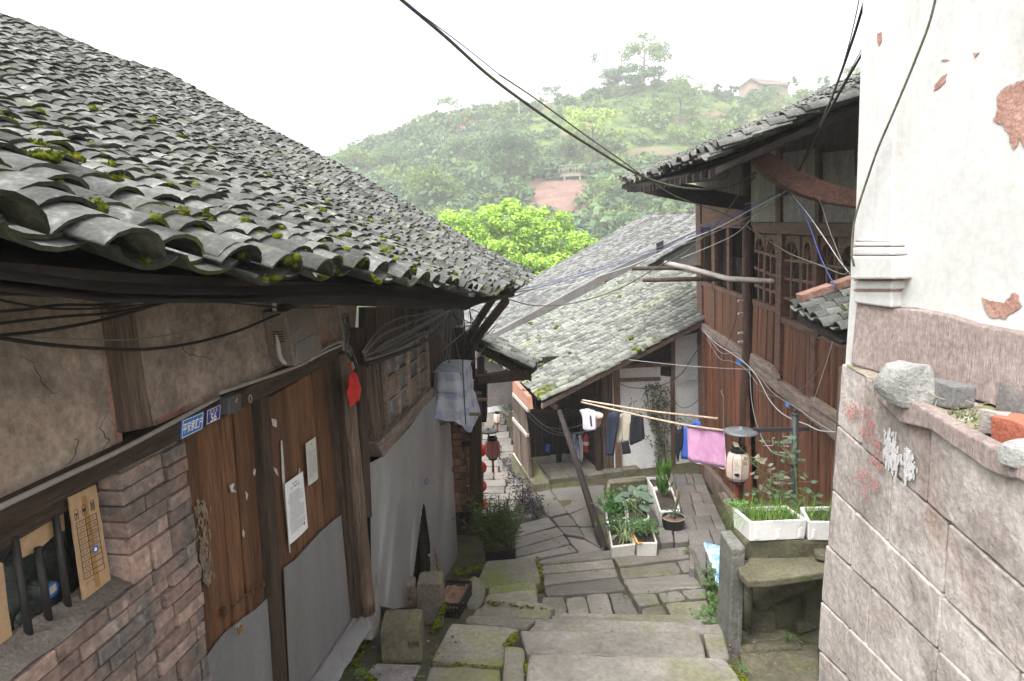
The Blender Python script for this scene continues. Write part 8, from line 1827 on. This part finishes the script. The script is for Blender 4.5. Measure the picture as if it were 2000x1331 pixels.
for k, (pts, r, m, lab) in enumerate((
   ([(1378,652),(1400,672),(1425,688),(1445,702),(1462,716),(1480,738),(1502,780),(1524,805),(1547,819),(1576,830),(1600,841),(1640,845),(1690,848)], .010, WHITEW, 'thick pale cable snaking along the floor beam behind the lamp post'),
   ([(1376,648),(1390,668),(1410,690),(1436,690),(1452,706),(1472,728)], .005, WHITEW, 'pale looped wire at the far end of the floor beam'),
   ([(1380,660),(1405,700),(1430,706),(1455,720),(1480,752)], .004, WHITEW, 'second pale looped wire under the floor beam'),
   ([(1464,716),(1468,780),(1477,825),(1490,859),(1506,881),(1517,888)], .006, WHITEW, 'pale wire hanging from the floor beam to the lamp bracket'),
   ([(1480,730),(1510,768),(1560,800),(1600,828),(1625,842)], .004, WHITEW, 'thin pale wire along the lower edge of the floor beam'),
   ([(1628,655),(1615,694),(1590,735),(1568,757),(1540,772),(1515,775),(1480,762)], .005, GREYCABLE, 'grey wire looping from the canopy down to the floor beam'),
   ([(1630,656),(1612,715),(1597,760),(1586,795)], .005, WHITEW, 'pale wire dropping from the canopy across the planks'),
   ([(1590,780),(1580,812),(1583,830),(1560,858)], .005, GREYCABLE, 'short kinked wire beside the lamp post top'),
   ([(1449,430),(1443,500),(1440,560),(1438,620),(1425,660),(1405,688),(1382,672)], .006, RUBBER, 'black cable hanging down the far window and looping at the floor beam'))):
    cable('cable', smooth_path([Bp(x, y, .16) for x, y in pts], 6), r*.7, m, lab)
cable('conduit', [Gp(1362,660,.08), Gp(1364,690,.08), Gp(1365,730,.08), Gp(1361,742,.08), Gp(1320,744,.08)], .016, mat('pale_pvc', (.4,.39,.37), (.5,.49,.47), 9, .5, .05), 'pale plastic pipe elbow on the white gable wall', 'conduit', n=8)
for pts, r, m, lab in (([(1378,662),(1358,690),(1335,725),(1322,738),(1300,750),(1270,758),(1230,757),(1208,748)], .009, RUBBER, 'black cable draped across the top of the white gable wall'),([(1378,668),(1360,695),(1340,722),(1318,742),(1306,748)], .006, WHITEW, 'pale cable beside the black one on the white gable wall'),
   ([(1376,735),(1372,765),(1360,785),(1340,797),(1325,792),(1312,775),(1304,755)], .007, RUBBER, 'black cable loop hanging over the white gable wall')): cable('cable', smooth_path([Gp(x, y, .2) for x, y in pts], 6), r*.8, m, lab)
wire([(1228,703,11.2),(1320,713,10.3),(1400,719,9.6),(1470,722,8.8)], .005, WHITEW, 'thin washing line running from the laundry house verge to the floor beam')
for k, pts in enumerate(([(1030,802),(1060,830),(1095,838),(1130,832),(1165,815)],[(1034,806),(1070,836),(1100,846),(1150,842),(1190,825)],[(1030,810),(1055,834),(1090,850),(1140,846)])): cable('cable', smooth_path([Gp(x, y, .15) for x, y in pts], 6), .005, GREYCABLE, 'one of the slack wires sagging across the porch front', 'cable', 'slack wires across the porch')
cable('cable', smooth_path([P(905,608,7.2), P(908,660,7.2), P(904,710,7.1), P(906,760,7.0), P(908,800,7.0), P(910,830,7.0)], 5), .006, RUBBER, 'black wire dangling over the cloth covered unit')
wire([(880,592,7.2),(905,604,7.4),(925,596,7.5),(960,582,7.6),(985,578,7.7)], .02, RUBBER, 'fat black cable bundle under the far corner of the left eave')
for k in range(9):
    a, b = (rnd(880,920), rnd(600,620)), (rnd(930,985), rnd(585,680)); cable('cable', smooth_path([P(*a,7.6), P((a[0]+b[0])/2+rnd(-14,14), max(a[1],b[1])+rnd(5,40), 7.7), P(*b,7.7)], 6), .005, RUBBER if k % 2 else GREYCABLE, 'one of the loose wires dangling under the far corner of the left eave', 'cable', 'loose wires under the left eave corner')
wire([(858,690,8.3),(900,655,8.0),(925,635,7.8),(952,598,7.6)], .009, WHITEW, 'pale cable slanting up past the outrigger poles')
mb = MB(); a = Bp(1443,706,.09); mb.prism(Bq([(1438,701),(1447,706),(1447,716),(1438,711)], .06), -BN*.003); pl = top(obj('number_plate', mb, SIGNBLUE), 'tiny blue number plate at the joint of the grey floor beam', 'sign')
mb = MB(); mb.prism(Bq([(1533,782),(1542,787),(1542,799),(1533,794)], .075), -BN*.003); pl = top(obj('number_plate', mb, SIGNBLUE), 'blue number plate on the grey floor beam above the lamp arm', 'sign'); mb = MB(); write(mb, '18', Bp(1537.5,791.5,.075), -BT, UP, .035, .001, True); obj('lettering', mb, SIGNWHITE, pl)
# ================================================================ parts that are several loose pieces become one object per piece
def explode(o):
    me = o.data; n = len(me.vertices); par = list(range(n))
    def find(i):
        while par[i] != i: par[i] = par[par[i]]; i = par[i]
        return i
    for e in me.edges: par[find(e.vertices[0])] = find(e.vertices[1])
    groups = {}
    for p in me.polygons: groups.setdefault(find(p.vertices[0]), []).append(tuple(p.vertices))
    if len(groups) < 2: return
    for k, fs in enumerate(groups.values()):
        ids = sorted({i for f in fs for i in f}); mp_ = {v: i for i, v in enumerate(ids)}
        m2 = bpy.data.meshes.new(me.name); m2.from_pydata([tuple(me.vertices[i].co) for i in ids], [], [[mp_[i] for i in f] for f in fs]); m2.update()
        for mt in me.materials: m2.materials.append(mt)
        if k == 0: o.data = m2
        else:
            c = o.copy(); c.data = m2; COL.objects.link(c)
for o in list(SC.objects):
    if o.type == 'MESH' and o.parent is not None and o.name.split('.')[0] in ('verge_board','porch_post','bracket_rail','board_infill','cross_rail','paint_marks','wall_rail','timber_frame','floor_beam','head_beam','ground_sill','tie_beam','door_post','window_post','meter_window','moulding'): explode(o)
